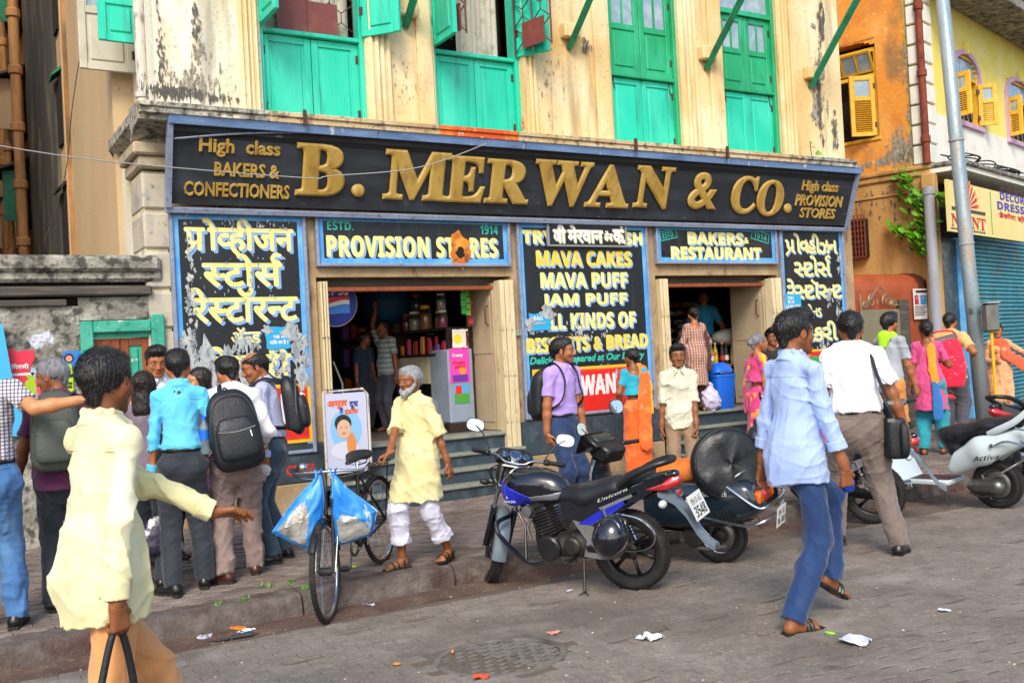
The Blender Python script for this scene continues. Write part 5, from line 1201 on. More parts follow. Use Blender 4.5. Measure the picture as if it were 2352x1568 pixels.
m=MB();m.b2((xa0,ya,za0+.03),(xa1-.02,ya+.012,za1-.02));m.build('sheet',pm('#c8cce4'),ad)
m=MB();m.tube([(xa0-.01,ya,.55),(xa0-.01,ya,za1),(xa1-.05,ya,za1+.01),(xa1,ya,za1-.05),(xa1,ya,.55)],.014,8);m.build('frame_tube',m_castiron,ad)
letter(ad,glyphs('अमूल',2),pxbox(752,922,797,940,ya),ya-.001,pm('#e8641c'),bold=.004);letter(ad,glyphs('दूध',2),pxbox(803,922,822,939,ya),ya-.001,mbl,bold=.003);letter(ad,glyphs('है',2),pxbox(780,935,788,950,ya),ya-.001,mbl,bold=.002);letter(ad,glyphs('इंडिया',2),pxbox(792,938,822,952,ya),ya-.001,pm('#e8641c'),bold=.003)
def disc(par,nm,px_,py_,rx,ry,mat,Y):
 c=atY(px_,py_,Y);m=MB();pl=[(c.x+rx*math.cos(t),Y,c.z+ry*math.sin(t))for t in[2*math.pi*i/20 for i in range(20)]];m.add(pl,[tuple(range(20))]);m.build(nm,mat,par)
disc(ad,'print_glow',795,985,.17,.2,pm('#8cc4ec'),ya-.002);disc(ad,'print_shirt',793,1034,.15,.09,pm('#d8d8e8'),ya-.003);disc(ad,'print_sash',808,1020,.05,.12,pm('#e0904c'),ya-.004)
disc(ad,'print_hair',788,972,.09,.09,pm('#22302c'),ya-.004);disc(ad,'print_face',790,985,.075,.095,pm('#e0b494'),ya-.005)
for dx in(-6,5):disc(ad,'print_eye',790+dx,981,.008,.005,pm('#2a1a14'),ya-.006)
disc(ad,'print_mouth',790,995,.022,.006,pm('#b04040'),ya-.006)
for j in range(4):
 for i in range(7):disc(ad,'print_mark',795+i*5.2,1048+j*6,.006,.008,mbl,ya-.003)
for(x_a,x_b,yy)in((D1L-.8,D1L+1.1,YF+2.9),(D1L+1.4,D1R+.6,YF+3.0)):
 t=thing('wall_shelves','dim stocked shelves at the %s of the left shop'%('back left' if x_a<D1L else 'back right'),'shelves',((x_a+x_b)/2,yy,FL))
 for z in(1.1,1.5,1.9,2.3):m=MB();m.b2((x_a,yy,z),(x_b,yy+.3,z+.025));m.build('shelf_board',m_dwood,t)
 for z in(1.125,1.525,1.925):
  for i in range(int((x_b-x_a)/.13)):
   h=rnd.uniform(.14,.3);m=MB();m.b2((x_a+.02+i*.13,yy+.02,z+.001),(x_a+.12+i*.13,yy+.2,z+h),bev=.015);tag(m.build('stock_item',rnd.choice(jarcols+[mbl,m_dwood])),'boxed stock standing on the dim back shelves of the left shop','stock',group='stock on the back shelves of the left shop')
m=MB();q=atY(905,690,YF+1.9);m.ball((q.x,q.y+.2,q.z),(.36,.3,.30),16,10);tag(m.build('blue_bag',pm('#1c5a8a'),smooth=True),'large dull blue sack held up in the dim left shop','sack')
gc=thing('glass_case','slanted glass display case with blue packs beside the left door jamb','display case',(D1[0]+.1,YF+.75,FL))
xg=atY(768,900,YF+.7).x;m=MB();m.b2((xg-.4,YF+.7,FL),(xg+.16,YF+1.3,1.15),bev=.01);m.build('case_body',m_dwood,gc)
q0,q1,q2=atY(765,830,YF+.7),atY(786,880,YF+.7),atY(791,955,YF+.7);m=MB();m.tube([q0,q1,q2],.012,6);m.build('case_rail',m_wire,gc)
for(l,t_,r,b_)in((765,893,782,901),(765,922,790,934)):a,b=atY(l,t_,YF+.68),atY(r,b_,YF+.68);m=MB();m.b2((a.x,YF+.68,b.z),(b.x,YF+.75,a.z),bev=.006);m.build('blue_pack',mbl,gc)
yr=YF+1.5
q0,q1=atY(1560,860,yr),atY(1665,836,YF+.8)
rc=thing('shop_counter','dark panelled counter inside the right doorway','counter',(9.6,YF+.9,FL))
zc_=atY(1640,838,YF+.85).z;xa_,xb_=atY(1640,850,YF+.85).x,D2[1]+.6
m=MB();m.b2((xa_,YF+.85,FL),(xb_,YF+1.3,zc_-.03));m.build('counter_front',m_dwood,rc)
for k in range(3):m=MB();w_=(xb_-xa_)/3;m.b2((xa_+w_*k+.05,YF+.835,FL+.15),(xa_+w_*(k+1)-.05,YF+.849,zc_-.15),bev=.006);m.build('counter_panel',m_dwood,rc)
m=MB();m.b2((xa_-.03,YF+.8,zc_-.028),(xb_,YF+1.35,zc_),bev=.006);m.build('counter_top',m_redwood,rc)
for k in range(9):
 bc=['#5a8a2c','#c8b030','#2a2220','#2a2220','#b0b0a8','#4a9a40','#2a2220','#8a2c20','#2a2220'][k];x=xa_+.03+k*.105
 t=thing('drink_bottle',['olive green bottle nearest the shopkeeper on the right shop counter','yellow bottle between the olive and first dark bottle on the right shop counter','dark cola bottle beside the yellow one on the right shop counter','dark cola bottle just left of the grey bottle on the right shop counter','grey bottle in the middle of the row on the right shop counter','bright green bottle right of the grey one on the right shop counter','dark cola bottle between the bright green and the red bottle','dark red bottle near the right end of the bottle row','dark cola bottle at the right end of the bottle row'][k],'bottle',(x,YF+.92+.03*(k%2),zc_+.001),group='drink bottles on the right shop counter')
 m=MB();m.lathe([(.0,0),(.036,0),(.038,.02),(.036,.16),(.03,.21),(.014,.27),(.014,.30)],(0,0,0),n=10);m.build('bottle_body',pm(bc),t,local=True,smooth='auto');m=MB();m.lathe([(.0165,.295),(.0165,.32),(0,.321)],(0,0,0),n=8);m.build('bottle_cap',m_lid[k%3],t,local=True)
 m=MB();m.lathe([(.0385,.06),(.0385,.13)],(0,0,0),n=10);m.build('bottle_label',m_lid[(k+1)%3],t,local=True)
m_sack=mt('translucent bag plastic','#b8b8a8',.4,layers=[('#8a8a7c',9,.45,.7,.7)])
sh2=thing('back_shelves','shelves stacked with pale bread packets behind the shopkeeper','shelves',(9.5,YF+2.6,FL))
for k,z in enumerate((1.2,1.62,2.04,2.4)):m=MB();m.b2((D2[0]-.2,YF+2.35,z),(D2[1]+1.1,YF+2.8,z+.025));m.build('shelf_board',m_dwood,sh2)
for z in(1.65,1.79,1.93,2.07,2.2):
 for i in range(15):
  x=D2[0]-.1+i*.2;m=MB();m.ball((x+rnd.uniform(-.02,.02),YF+2.5,z+.045),(.095,.13,.05),8,5);tag(m.build('bread_packet',m_sack if rnd.random()<.85 else jarcols[6],smooth=True),'pale plastic bread packet in the pile behind the shopkeeper','packet',group='bread packets on the back shelves')
for i in range(12):
 x=D2[0]-.1+i*.24;m=MB();h=rnd.uniform(.16,.26);m.b2((x,YF+2.45,1.226),(x+.17,YF+2.7,1.226+h),bev=.02);tag(m.build('stock_box',rnd.choice(jarcols)),'carton on the lower back shelf of the right shop','carton',group='cartons on the lower back shelf')
m=MB();c=atY(1665,775,YF+1.0);m.ball((c.x+.15,YF+1.05,c.z),(.36,.16,.13),14,8);tag(m.build('plastic_bundle',m_sack,smooth=True),'clear plastic bundle hanging above the drink bottles','bundle')
q=atY(1688,960,YF-.10);q.z=FL
bn=thing('dustbin','bright blue swing top dustbin on the restaurant doorstep','dustbin',(q.x,YF+.12,FL))
m_binb=mt('bright blue plastic','#1868d8',.35,spec=.6)
wB=(atY(1708,900).x-atY(1664,900).x)/2
m=MB();m.loft([((0,0,.0),wB*.82,wB*.62),((0,0,.02),wB*.86,wB*.66),((0,0,.42),wB,wB*.8)],up=(0,1,0),n=20,ex=4);m.build('bin_body',m_binb,bn,local=True,smooth='auto')
m=MB();m.loft([((0,0,.422),wB*1.05,wB*.84),((0,0,.455),wB*1.05,wB*.84)],up=(0,1,0),n=20,ex=4);m.build('bin_rim',m_binb,bn,local=True,smooth='auto')
m=MB();m.loft([((0,0,.456),wB*.98,wB*.78),((0,.02,.53),wB*.9,wB*.6),((0,.05,.58),wB*.6,wB*.3)],up=(0,1,0),n=20,ex=3);m.build('bin_lid',m_binb,bn,local=True,smooth='auto')
m=MB();m.loft([((0,-wB*.60,.47),wB*.6,.008),((0,-wB*.46,.545),wB*.5,.008)],up=(0,0,1),n=12,ex=3);m.build('lid_flap',m_pvc,bn,local=True)
bn.scale=(1,1,1.02)
def smin(a,b,k):
 h=np.clip(.5+.5*(b-a)/k,0,1);return b+(a-b)*h-k*h*(1-h)
class SDF:
 """list of primitives: cone (a,b,r1,r2), ellipsoid, flat ended cone; cut: subtraction; clip: half space"""
 def __init__(s):s.ops=[]
 def cone(s,a,b,r1,r2=None,k=.02,ax=None,fl=1.0,cut=False,flat=False):
  s.ops.append(('c',np.array(a,float),np.array(b,float),r1,r1 if r2 is None else r2,k,None if ax is None else np.array(ax,float),fl,cut,flat));return s
 def ball(s,c,r,k=.02,M=None,cut=False):
  r=np.array(r if hasattr(r,'__len__')else(r,)*3,float);s.ops.append(('e',np.array(c,float),r,k,None if M is None else np.array(M),cut));return s
 def clip(s,p,n):s.ops.append(('p',np.array(p,float),np.array(n,float)));return s
 def bounds(s):
  lo,hi=np.full(3,1e9),np.full(3,-1e9)
  for o in s.ops:
   if o[0]=='c' and not o[8]:
    for q,r in((o[1],o[3]),(o[2],o[4])):lo=np.minimum(lo,q-r);hi=np.maximum(hi,q+r)
   elif o[0]=='e' and not o[5]:
    r=o[2].max()if o[4]is not None else o[2];lo=np.minimum(lo,o[1]-r);hi=np.maximum(hi,o[1]+r)
  return lo,hi
 def mesh(s,h,disp=None,pad=.02):
  lo,hi=s.bounds();lo=lo-pad-h;hi=hi+pad+h;n=np.maximum(4,np.ceil((hi-lo)/h).astype(int)+1)
  ax=[lo[i]+h*np.arange(n[i])for i in range(3)];f=np.full(n,.5,dtype=np.float32)
  for o in s.ops:
   if o[0]=='p':f=np.maximum(f,((ax[0]-o[1][0])*o[2][0])[:,None,None]+((ax[1]-o[1][1])*o[2][1])[None,:,None]+((ax[2]-o[1][2])*o[2][2])[None,None,:]);continue
   if o[0]=='c':
    a,b,r1,r2,k,fx,fl,cut,flat=o[1:];R_=max(r1,r2)+k+2*h;l,u=np.minimum(a,b)-R_,np.maximum(a,b)+R_
   else:
    c,r,k,M,cut=o[1:];R_=r.max()+k+2*h;l,u=c-R_,c+R_
   i0=np.clip(((l-lo)/h).astype(int),0,n-1);i1=np.clip(((u-lo)/h).astype(int)+2,1,n)
   X=(ax[0][i0[0]:i1[0]]).astype(np.float32)[:,None,None];Y=(ax[1][i0[1]:i1[1]]).astype(np.float32)[None,:,None];Z=(ax[2][i0[2]:i1[2]]).astype(np.float32)[None,None,:]
   if o[0]=='c':
    d=b-a;L2=max(d@d,1e-9);px,py,pz=X-a[0],Y-a[1],Z-a[2];t=(px*d[0]+py*d[1]+pz*d[2])/L2;tc=np.clip(t,0,1)
    if flat:tr=t
    else:tr=tc
    vx,vy,vz=px-tr*d[0],py-tr*d[1],pz-tr*d[2];q=vx*vx+vy*vy+vz*vz
    if fx is not None:va=vx*fx[0]+vy*fx[1]+vz*fx[2];q=q+(fl*fl-1)*va*va
    g=np.sqrt(q)-(r1+(r2-r1)*tc)
    if flat:L=math.sqrt(L2);g=np.maximum(g,np.maximum(-t*L,(t-1)*L))
   else:
    px,py,pz=X-c[0],Y-c[1],Z-c[2]
    if M is not None:px,py,pz=px*M[0][0]+py*M[1][0]+pz*M[2][0],px*M[0][1]+py*M[1][1]+pz*M[2][1],px*M[0][2]+py*M[1][2]+pz*M[2][2]
    k0=np.sqrt((px/r[0])**2+(py/r[1])**2+(pz/r[2])**2);k1=np.sqrt((px/r[0]**2)**2+(py/r[1]**2)**2+(pz/r[2]**2)**2)+1e-6;g=k0*(k0-1)/k1
   sl=(slice(i0[0],i1[0]),slice(i0[1],i1[1]),slice(i0[2],i1[2]))
   f[sl]=-smin(-f[sl],g,k)if cut else smin(f[sl],g,k)
  if disp is not None:f=f+disp(ax[0][:,None,None],ax[1][None,:,None],ax[2][None,None,:]).astype(np.float32)
  return nets(f,lo,h)
CR=[(i,j,k)for i in(0,1)for j in(0,1)for k in(0,1)]
EDG=[(a,b)for a in range(8)for b in range(a+1,8)if sum(abs(CR[a][i]-CR[b][i])for i in range(3))==1]
def nets(f,lo,h):
 s=f<0;nx,ny,nz=f.shape;c=np.zeros((nx-1,ny-1,nz-1),dtype=np.int8)
 for(i,j,k)in CR:c+=s[i:nx-1+i,j:ny-1+j,k:nz-1+k]
 act=(c>0)&(c<8);I=np.argwhere(act)
 if not len(I):return np.zeros((0,3)),[]
 idx=np.full(act.shape,-1,dtype=np.int64);idx[act]=np.arange(len(I))
 cv=np.stack([f[I[:,0]+i,I[:,1]+j,I[:,2]+k]for(i,j,k)in CR],1);acc=np.zeros((len(I),3));cnt=np.zeros(len(I))
 for a,b in EDG:
  va,vb=cv[:,a],cv[:,b];m=(va<0)!=(vb<0);t=np.where(m,va/np.where(m,va-vb,1),0)
  pa,pb=np.array(CR[a]),np.array(CR[b]);acc+=np.where(m[:,None],pa+t[:,None]*(pb-pa),0);cnt+=m
 V=lo+h*(I+acc/cnt[:,None]);F=[]
 for ax_ in range(3):
  o1,o2=(ax_+1)%3,(ax_+2)%3;A=np.take(s,range(s.shape[ax_]-1),ax_);B=np.take(s,range(1,s.shape[ax_]),ax_)
  E=np.argwhere(A!=B);E=E[(E[:,o1]>0)&(E[:,o2]>0)&(E[:,o1]<f.shape[o1]-1)&(E[:,o2]<f.shape[o2]-1)]
  if not len(E):continue
  def g(a,b):q=E.copy();q[:,o1]-=a;q[:,o2]-=b;return idx[q[:,0],q[:,1],q[:,2]]
  q=np.stack([g(1,1),g(0,1),g(0,0),g(1,0)],1);fl=A[E[:,0],E[:,1],E[:,2]];q[~fl]=q[~fl][:,::-1];F.append(q)
 F=np.concatenate(F);F=F[(F>=0).all(1)];return V,F
def relax(V,F,it=2,lam=.5):
 n=len(V);E=np.concatenate([F[:,[0,1]],F[:,[1,2]],F[:,[2,3]],F[:,[3,0]]]);a=np.concatenate([E[:,0],E[:,1]]);b=np.concatenate([E[:,1],E[:,0]])
 deg=np.bincount(a,minlength=n)+1e-9
 for _ in range(it):
  S=np.stack([np.bincount(a,weights=V[b,k],minlength=n)for k in range(3)],1)/deg[:,None];V=V+lam*(S-V)
 return V
def qmesh(name,parts,mat,colfn=None,it=2):
 Vs,Fs,o=[],[],0
 for V,F in parts:
  if not len(V):continue
  V=relax(V,F,it);Vs.append(V);Fs.append(F+o);o+=len(V)
 V=np.concatenate(Vs);F=np.concatenate(Fs);me=bpy.data.meshes.new(name)
 me.vertices.add(len(V));me.vertices.foreach_set('co',V.astype(np.float32).ravel());me.loops.add(len(F)*4);me.loops.foreach_set('vertex_index',F.astype(np.int32).ravel())
 me.polygons.add(len(F));me.polygons.foreach_set('loop_start',np.arange(0,len(F)*4,4,dtype=np.int32));me.update(calc_edges=True);me.validate()
 me.polygons.foreach_set('use_smooth',[True]*len(me.polygons));me.materials.append(mat)
 if colfn is not None:
  at=me.attributes.new('tint','FLOAT_COLOR','POINT');C=np.ones((len(V),4),dtype=np.float32);C[:,:3]=colfn(V);at.data.foreach_set('color',C.ravel())
 return me
def put(me,name,parent,**k):
 o=bpy.data.objects.new(name,me);COL.objects.link(o);o.parent=parent;return tag(o,k.get('label'),k.get('cat'),k.get('group'),k.get('kind'))
def folds(seed,amp,fr=9,st=(1,1,.6)):
 rr=np.random.RandomState(seed);K=rr.normal(size=(5,3))*fr*np.array(st);K2=rr.normal(size=(5,3))*fr*.6;ph=rr.uniform(0,6.28,(5,2))
 mk=rr.normal(size=(5,3))*6;mp=rr.uniform(0,6.28,5)
 def fn(X,Y,Z):
  o=0
  for i in range(5):
   w_=1.3*np.sin(K2[i,0]*X+K2[i,1]*Y+K2[i,2]*Z+ph[i,1]);r=1-np.abs(np.sin(K[i,0]*X+K[i,1]*Y+K[i,2]*Z+ph[i,0]+w_))
   g=.35+.65*np.clip(.5+.8*np.sin(mk[i,0]*X+mk[i,1]*Y+mk[i,2]*Z+mp[i]),0,1);o=o+r*r*r*g
  return-o*amp*.52+amp*.24
 return fn
def cloth(name,col,layers=(),wave=None,rough=.8,bump=2.0,sheen=.2,fs=5):
 m=mt(name,col,rough,layers=list(layers),wave=wave,bump=bump,bscale=fs,sheen=sheen,bstretch=(1,1,.55));t=m.node_tree
 for n in t.nodes:
  if n.type=='TEX_NOISE' and any(l.to_node.type=='BUMP' for l in n.outputs[0].links):n.noise_type='RIDGED_MULTIFRACTAL';n.inputs['Distortion'].default_value=.8;n.inputs['Detail'].default_value=3;n.inputs['Roughness'].default_value=.45
 return m
M_BTN=mt('shirt button','#c8c4b8',.3)
V3=lambda*a:np.array(a,float)
def ik(a,c,l1,l2,pole):
 d=c-a;L=np.linalg.norm(d)
 if L>(l1+l2)*.999:c=a+d/L*(l1+l2)*.999;d=c-a;L=np.linalg.norm(d)
 u=d/L;x=(l1*l1-l2*l2+L*L)/(2*L);h=math.sqrt(max(1e-8,l1*l1-x*x));p=np.array(pole,float);p=p-u*(p@u);p/=np.linalg.norm(p)+1e-9
 return a+u*x+p*h,c
def rotm(yaw=0,pitch=0,roll=0):
 """yaw about z (left +), pitch forward (+ nods down), roll"""
 return np.array(Matrix.Rotation(R(yaw),3,'Z')@Matrix.Rotation(R(-pitch),3,'X')@Matrix.Rotation(R(roll),3,'Y'))
def skin(name,base,shine=.5):return mt('skin '+name,base,shine,layers=[(hx(base,1.15),30,.45,.7,.35)],bump=.12,bscale=160,attr='tint')
SK={'m':skin('medium brown','#a8683f'),'d':skin('dark brown','#8c5430'),'l':skin('light brown','#c98a5c'),'dd':skin('very dark brown','#5c3420')}
HAIR={'b':mt('black hair','#120f10',.38,bump=.9,bscale=120,bstretch=(1,1,.12)),'g':mt('grey hair','#84848a',.5,layers=[('#3a3a3e',(60,60,14),.5,.65,.8)],bump=.9,bscale=120,bstretch=(1,1,.15)),'w':mt('white grey hair','#a4a6aa',.6,layers=[('#77797c',(70,70,20),.52,.68,.7)],bump=.9,bscale=130),'br':mt('dark brown hair','#22150f',.35,bump=.9,bscale=110,bstretch=(1,1,.1))}
M_EYE=mt('eye white','#a89c94',.3);M_IRIS=mt('dark iris','#140c08',.15);M_BROW=mt('brow hair','#181210',.7);M_BELT=mt('black leather','#16130f',.35);M_BROWNL=mt('brown shoe leather','#4a241c',.3,layers=[('#5e3226',9,.5,.7,.6)]);M_SOLE=mt('dark shoe sole','#1d1a18',.7)
def hand_ops(s,wr,dr,pn,side,S,curl=.5,spread=.1,thumb=.6,h=.0):
 """hand from wrist along dr; pn: palm normal; side: +1 when the thumb lies towards cross(pn,dr)*side"""
 dr=dr/np.linalg.norm(dr);pn=pn-dr*(pn@dr);pn/=np.linalg.norm(pn);lt=np.cross(dr,pn)*side
 c=wr+dr*.05*S
 s.cone(wr-dr*.03*S,wr+dr*.012*S,.026*S,.027*S,.012*S,ax=pn,fl=1.3)
 for o_,r in((-.024,.0145),(-.008,.0155),(.009,.0155),(.025,.0145)):s.cone(wr+dr*.012*S+lt*o_*.6*S,wr+dr*.082*S+lt*o_*S,r*S,.0125*S,.010*S)
 for i,(o_,L_,r)in enumerate(((.029,.068,.0092),(.010,.076,.0096),(-.009,.070,.0092),(-.026,.055,.0082))):
  p=wr+dr*(.086-.004*abs(i-1))*S+lt*o_*S;a=curl*(.55+.08*i)
  for seg,(f_,rr_)in enumerate(((.45,1),(.30,.93),(.25,.85))):
   d_=dr*math.cos(a)+pn*math.sin(a)+lt*spread*(1.5-i)*.25;d_/=np.linalg.norm(d_);q=p+d_*L_*f_*S;s.cone(p,q,r*rr_*S,r*rr_*.93*S,.0035*S);p=q;a+=curl*(1.15 if seg==0 else .8)
 p=wr+dr*.02*S+lt*.020*S;d_=dr*.55+lt*(.75*thumb+.15)+pn*.35*curl;d_/=np.linalg.norm(d_);q=p+d_*.042*S;s.cone(p,q,.0145*S,.0115*S,.010*S)
 d2_=dr*.9+lt*.2*thumb+pn*(.3+curl*.5);d2_/=np.linalg.norm(d2_);r_=q+d2_*.028*S;s.cone(q,r_,.0112*S,.010*S,.004*S);t_=r_+(d2_*.85+pn*.2*curl)*.022*S;s.cone(r_,t_,.010*S,.0085*S,.004*S)
 return wr+dr*.09*S+pn*.02*S
def person(name_label,loc,facing,H=1.7,sk='m',hair=('short','b'),pose=None,top=None,bottom=None,feet='shoe',res=1.0,build=1.0,face=True,group=None,beard=None,extra=None,seed=0,fem=False,cat='person',baldness=0,kid=False):
 pose=dict(pose or{});S=H/1.7
 root=thing('person',name_label,cat,loc,math.atan2(facing[1],facing[0])-math.pi/2,group)
 g=lambda k,d:V3(*pose.get(k,d))*S
 pel=g('pel',(0,0,.93));lean=pose.get('lean',3);twist=pose.get('twist',0);side_=pose.get('side',0)
 Rt=rotm(twist,lean,side_);Rp=rotm(pose.get('ptwist',0),pose.get('plean',0))
 hw=.085*S;hips=[pel+Rp@V3(sx*hw,0,-.02*S)for sx in(-1,1)]
 waist=pel+Rp@V3(0,0,.10*S);chest=waist+Rt@V3(0,0,.275*S);nb=chest+Rt@V3(0,-.005*S,.152*S)
 shw=(.150 if not fem else .132)*S*build**.5;sho=[chest+Rt@V3(sx*shw,0,.085*S)for sx in(-1,1)]
 shr=pose.get('shrug',(0,0));sho=[sho[i]+V3(0,0,shr[i]*S)for i in(0,1)]
 Rh=rotm(pose.get('hyaw',0),pose.get('hpitch',0),pose.get('hroll',0));hc=nb+Rh@V3(0,.02*S,.133*S)+Rt@V3(0,.008*S,0)
 if kid:pass
 feetp=[g('footL',(-.09,.0,0)),g('footR',(.09,.0,0))];fyaw=pose.get('fyaw',(12,-12));fpit=pose.get('fpit',(0,0))
 ank=[];
 for i in(0,1):
  Fm=rotm(fyaw[i],fpit[i]);ank.append(feetp[i]+Fm@V3(0,-.0,.085*S))
 kn=[]
 for i in(0,1):
  kp=pose.get('kpole',((0,1,0),(0,1,0)))[i];k_,a_=ik(hips[i],ank[i],.43*S,.43*S,kp);kn.append(k_);ank[i]=a_
 wr=[g('handL',(-.24,.03,.80)),g('handR',(.24,.03,.80))];el=[]
 for i in(0,1):
  ep=pose.get('epole',((-.4,-1,0),(.4,-1,0)))[i];e_,w_=ik(sho[i],wr[i],.285*S,.255*S,ep);el.append(e_);wr[i]=w_
 J=dict(pel=pel,waist=waist,chest=chest,nb=nb,sho=sho,el=el,wr=wr,hips=hips,kn=kn,ank=ank,hc=hc,Rt=Rt,Rh=Rh,Rp=Rp,S=S,feet=feetp,fwd=Rt@V3(0,1,0),root=root)
 fx=Rt@V3(0,1,0);B=build
 parts=[];hv=.0048*res;HP=lambda x,y,z:hc+Rh@(V3(x,y,z)*S);
 s=SDF();Rl=Rh.T.tolist()if False else None
 M=Rh
 s.ball(HP(0,-.014,.040),V3(.076,.096,.080)*S,.01,M);s.cone(HP(0,.030,.02),HP(0,.040,-.055),.064*S,.047*S,.03*S)
 for sx in(-1,1):
  s.cone(HP(sx*.052,-.005,-.03),HP(sx*.020,.064,-.088),.026*S,.018*S,.02*S);s.ball(HP(sx*.040,.056,-.022),.026*S,.02*S)
 s.cone(HP(-.012,.070,-.092),HP(.012,.070,-.092),.016*S,.016*S,.016*S)
 for sx in(-1,1):s.cone(HP(sx*.014,.083,.030),HP(sx*.048,.066,.030),.0095*S,.009*S,.014*S)
 if face:
  for sx in(-1,1):s.ball(HP(sx*.032,.100,.008),V3(.019,.018,.012)*S,.012*S,M,cut=True)
  for sx in(-1,1):s.ball(HP(sx*.032,.070,.008),.0150*S,.006*S)
  s.cone(HP(0,.083,.022),HP(0,.104,-.024),.0085*S,.0125*S,.012*S);s.ball(HP(0,.108,-.028),.0115*S,.006*S)
  for sx in(-1,1):s.ball(HP(sx*.013,.094,-.031),.0095*S,.005*S)
  s.cone(HP(-.017,.083,-.056),HP(.017,.083,-.056),.0065*S,.0065*S,.008*S);s.cone(HP(-.014,.083,-.067),HP(.014,.083,-.067),.0075*S,.0075*S,.007*S)
  s.cone(HP(-.020,.096,-.0613),HP(.020,.096,-.0613),.0035*S,.0035*S,.003*S,cut=True)
 for sx in(-1,1):
  s.ball(HP(sx*.078,-.010,-.002),V3(.010,.019,.031)*S,.008*S,M@rotm(-sx*25));s.ball(HP(sx*.090,-.006,.002),V3(.008,.010,.018)*S,.004*S,M,cut=True)
 s.cone(HP(0,-.028,-.045),nb+Rt@V3(0,-.005*S,-.01*S),.052*S*B**.3*(.86 if fem else 1),.058*S*B**.3*(.86 if fem else 1),.03*S)
 s.cone(nb+Rt@V3(0,0,-.03*S),nb+Rt@V3(0,0,-.10*S),.07*S,.11*S,.03*S,ax=fx,fl=1.4)
 parts.append(s.mesh(hv))
 s=SDF()
 s.cone(pel,chest,.095*S*B,.105*S*B,.05,ax=fx,fl=1.3);s.cone(sho[0]*.9+sho[1]*.1,sho[1]*.9+sho[0]*.1,.036*S,.036*S,.05)
 for i in(0,1):s.cone(hips[i],kn[i],.062*S*B,.045*S,.03);s.cone(kn[i],ank[i],.040*S,.030*S,.02)
 parts.append(s.mesh(.014*max(1,res*.8)))
 hold=[]
 for i in(0,1):
  s=SDF();sx=-1 if i==0 else 1;d=wr[i]-el[i];d/=np.linalg.norm(d)
  lg=bool(top)and top.get('sleeve','long')=='long';cv=bool(top)and top.get('sleeve')!='none';q_=.70 if cv else 1;u_=.66 if lg else(.80 if cv and top.get('sleeve')in('elbow','rolled')else 1)
  s.cone(sho[i],sho[i]*.55+el[i]*.45,.047*S*B*q_,.042*S*B*q_,.02);s.cone(sho[i]*.45+el[i]*.55,el[i],.042*S*B*max(q_,u_ if not lg else .66),.039*S*B**.5*u_,.02);s.cone(el[i],el[i]+d*.09*S,.040*S*B**.5*u_,.040*S*B**.5*u_,.02);s.cone(el[i]+d*.09*S,wr[i]-d*.03*S,.040*S*B**.5*u_,.028*S*(.85 if lg else 1),.02);s.cone(wr[i]-d*.05*S,wr[i],.026*S,.026*S,.02)
  parts.append(s.mesh(.0075*res))
  hd=pose.get('hdir',(None,None))[i];hd=d if hd is None else V3(*hd);pn=pose.get('palm',(None,None))[i];pn=V3(-sx*.9,-.0,-.1)if pn is None else V3(*pn)
  hdn=hd/np.linalg.norm(hd);pq=pn-hdn*(pn@hdn);pq/=np.linalg.norm(pq);lt=np.cross(hdn,pq);th=pose.get('thumb',(None,None))[i];th=V3(0,1,.3)if th is None else V3(*th);sd_=1 if lt@th>=0 else-1
  s=SDF();hold.append(hand_ops(s,wr[i],hdn,pn,sd_,S*(1 if not fem else .92),curl=pose.get('curl',(.45,.45))[i]));parts.append(s.mesh(.0036*res,pad=.01))
 for i in(0,1):
  Fm=rotm(fyaw[i],fpit[i]);s=SDF();P=lambda x,y,z:feetp[i]+Fm@(V3(x,y,z)*S)
  s.cone(P(0,0,.085),P(0,-.035,.03),.034*S,.030*S,.02*S);s.cone(P(0,.0,.06),P(0,.11,.032),.034*S,.024*S,.02*S,ax=Fm@V3(0,0,1),fl=1.05);s.cone(P(0,-.03,.03),P(0,.11,.022),.028*S,.030*S,.02*S)
  for q in range(5):x_=(-.030+q*.015)*(1 if i==1 else-1);s.cone(P(x_,.12,.02),P(x_*1.1,.165-.010*q,.014),.012*S,.0095*S if q else .013*S,.005*S)
  if feet in('sandal','bare','slipper'):parts.append(s.mesh(.0055*res))
  kn_=feet in('sandal','bare','slipper')
  if kn_:s=SDF();s.cone(kn[i],kn[i]*.6+ank[i]*.4,.05*S,.05*S,.02);s.cone(kn[i]*.6+ank[i]*.4,ank[i],.048*S,.034*S,.02);parts.append(s.mesh(.009*res))
 lipc=HP(0,.092,-.062)
 def tint(V):
  C=np.ones((len(V),3));L=(V-hc)@Rh/S
  m=((L[:,0]/.024)**2+((L[:,1]-.09)/.016)**2+((L[:,2]+.062)/.0125)**2)<1;C[m]=(.78,.52,.50)
  for sx in(-1,1):m=((L[:,0]-sx*.032)**2+(L[:,2]-.004)**2<.021**2)&(L[:,1]>.045);C[m]*=(.80,.76,.76)
  if pose.get('stubble')or beard=='stubble':m=(L[:,2]<-.038)&(L[:,1]>.0)&(L[:,2]>-.115);C[m]*=(.66,.68,.74)
  m=(np.abs(L[:,0])>.070)&(np.abs(L[:,1])<.03)&(L[:,2]>-.04)&(L[:,2]<.04);C[m]*=(1.05,.85,.82)
  return C
 put(qmesh('body',parts,SK[sk],tint),'body',root)
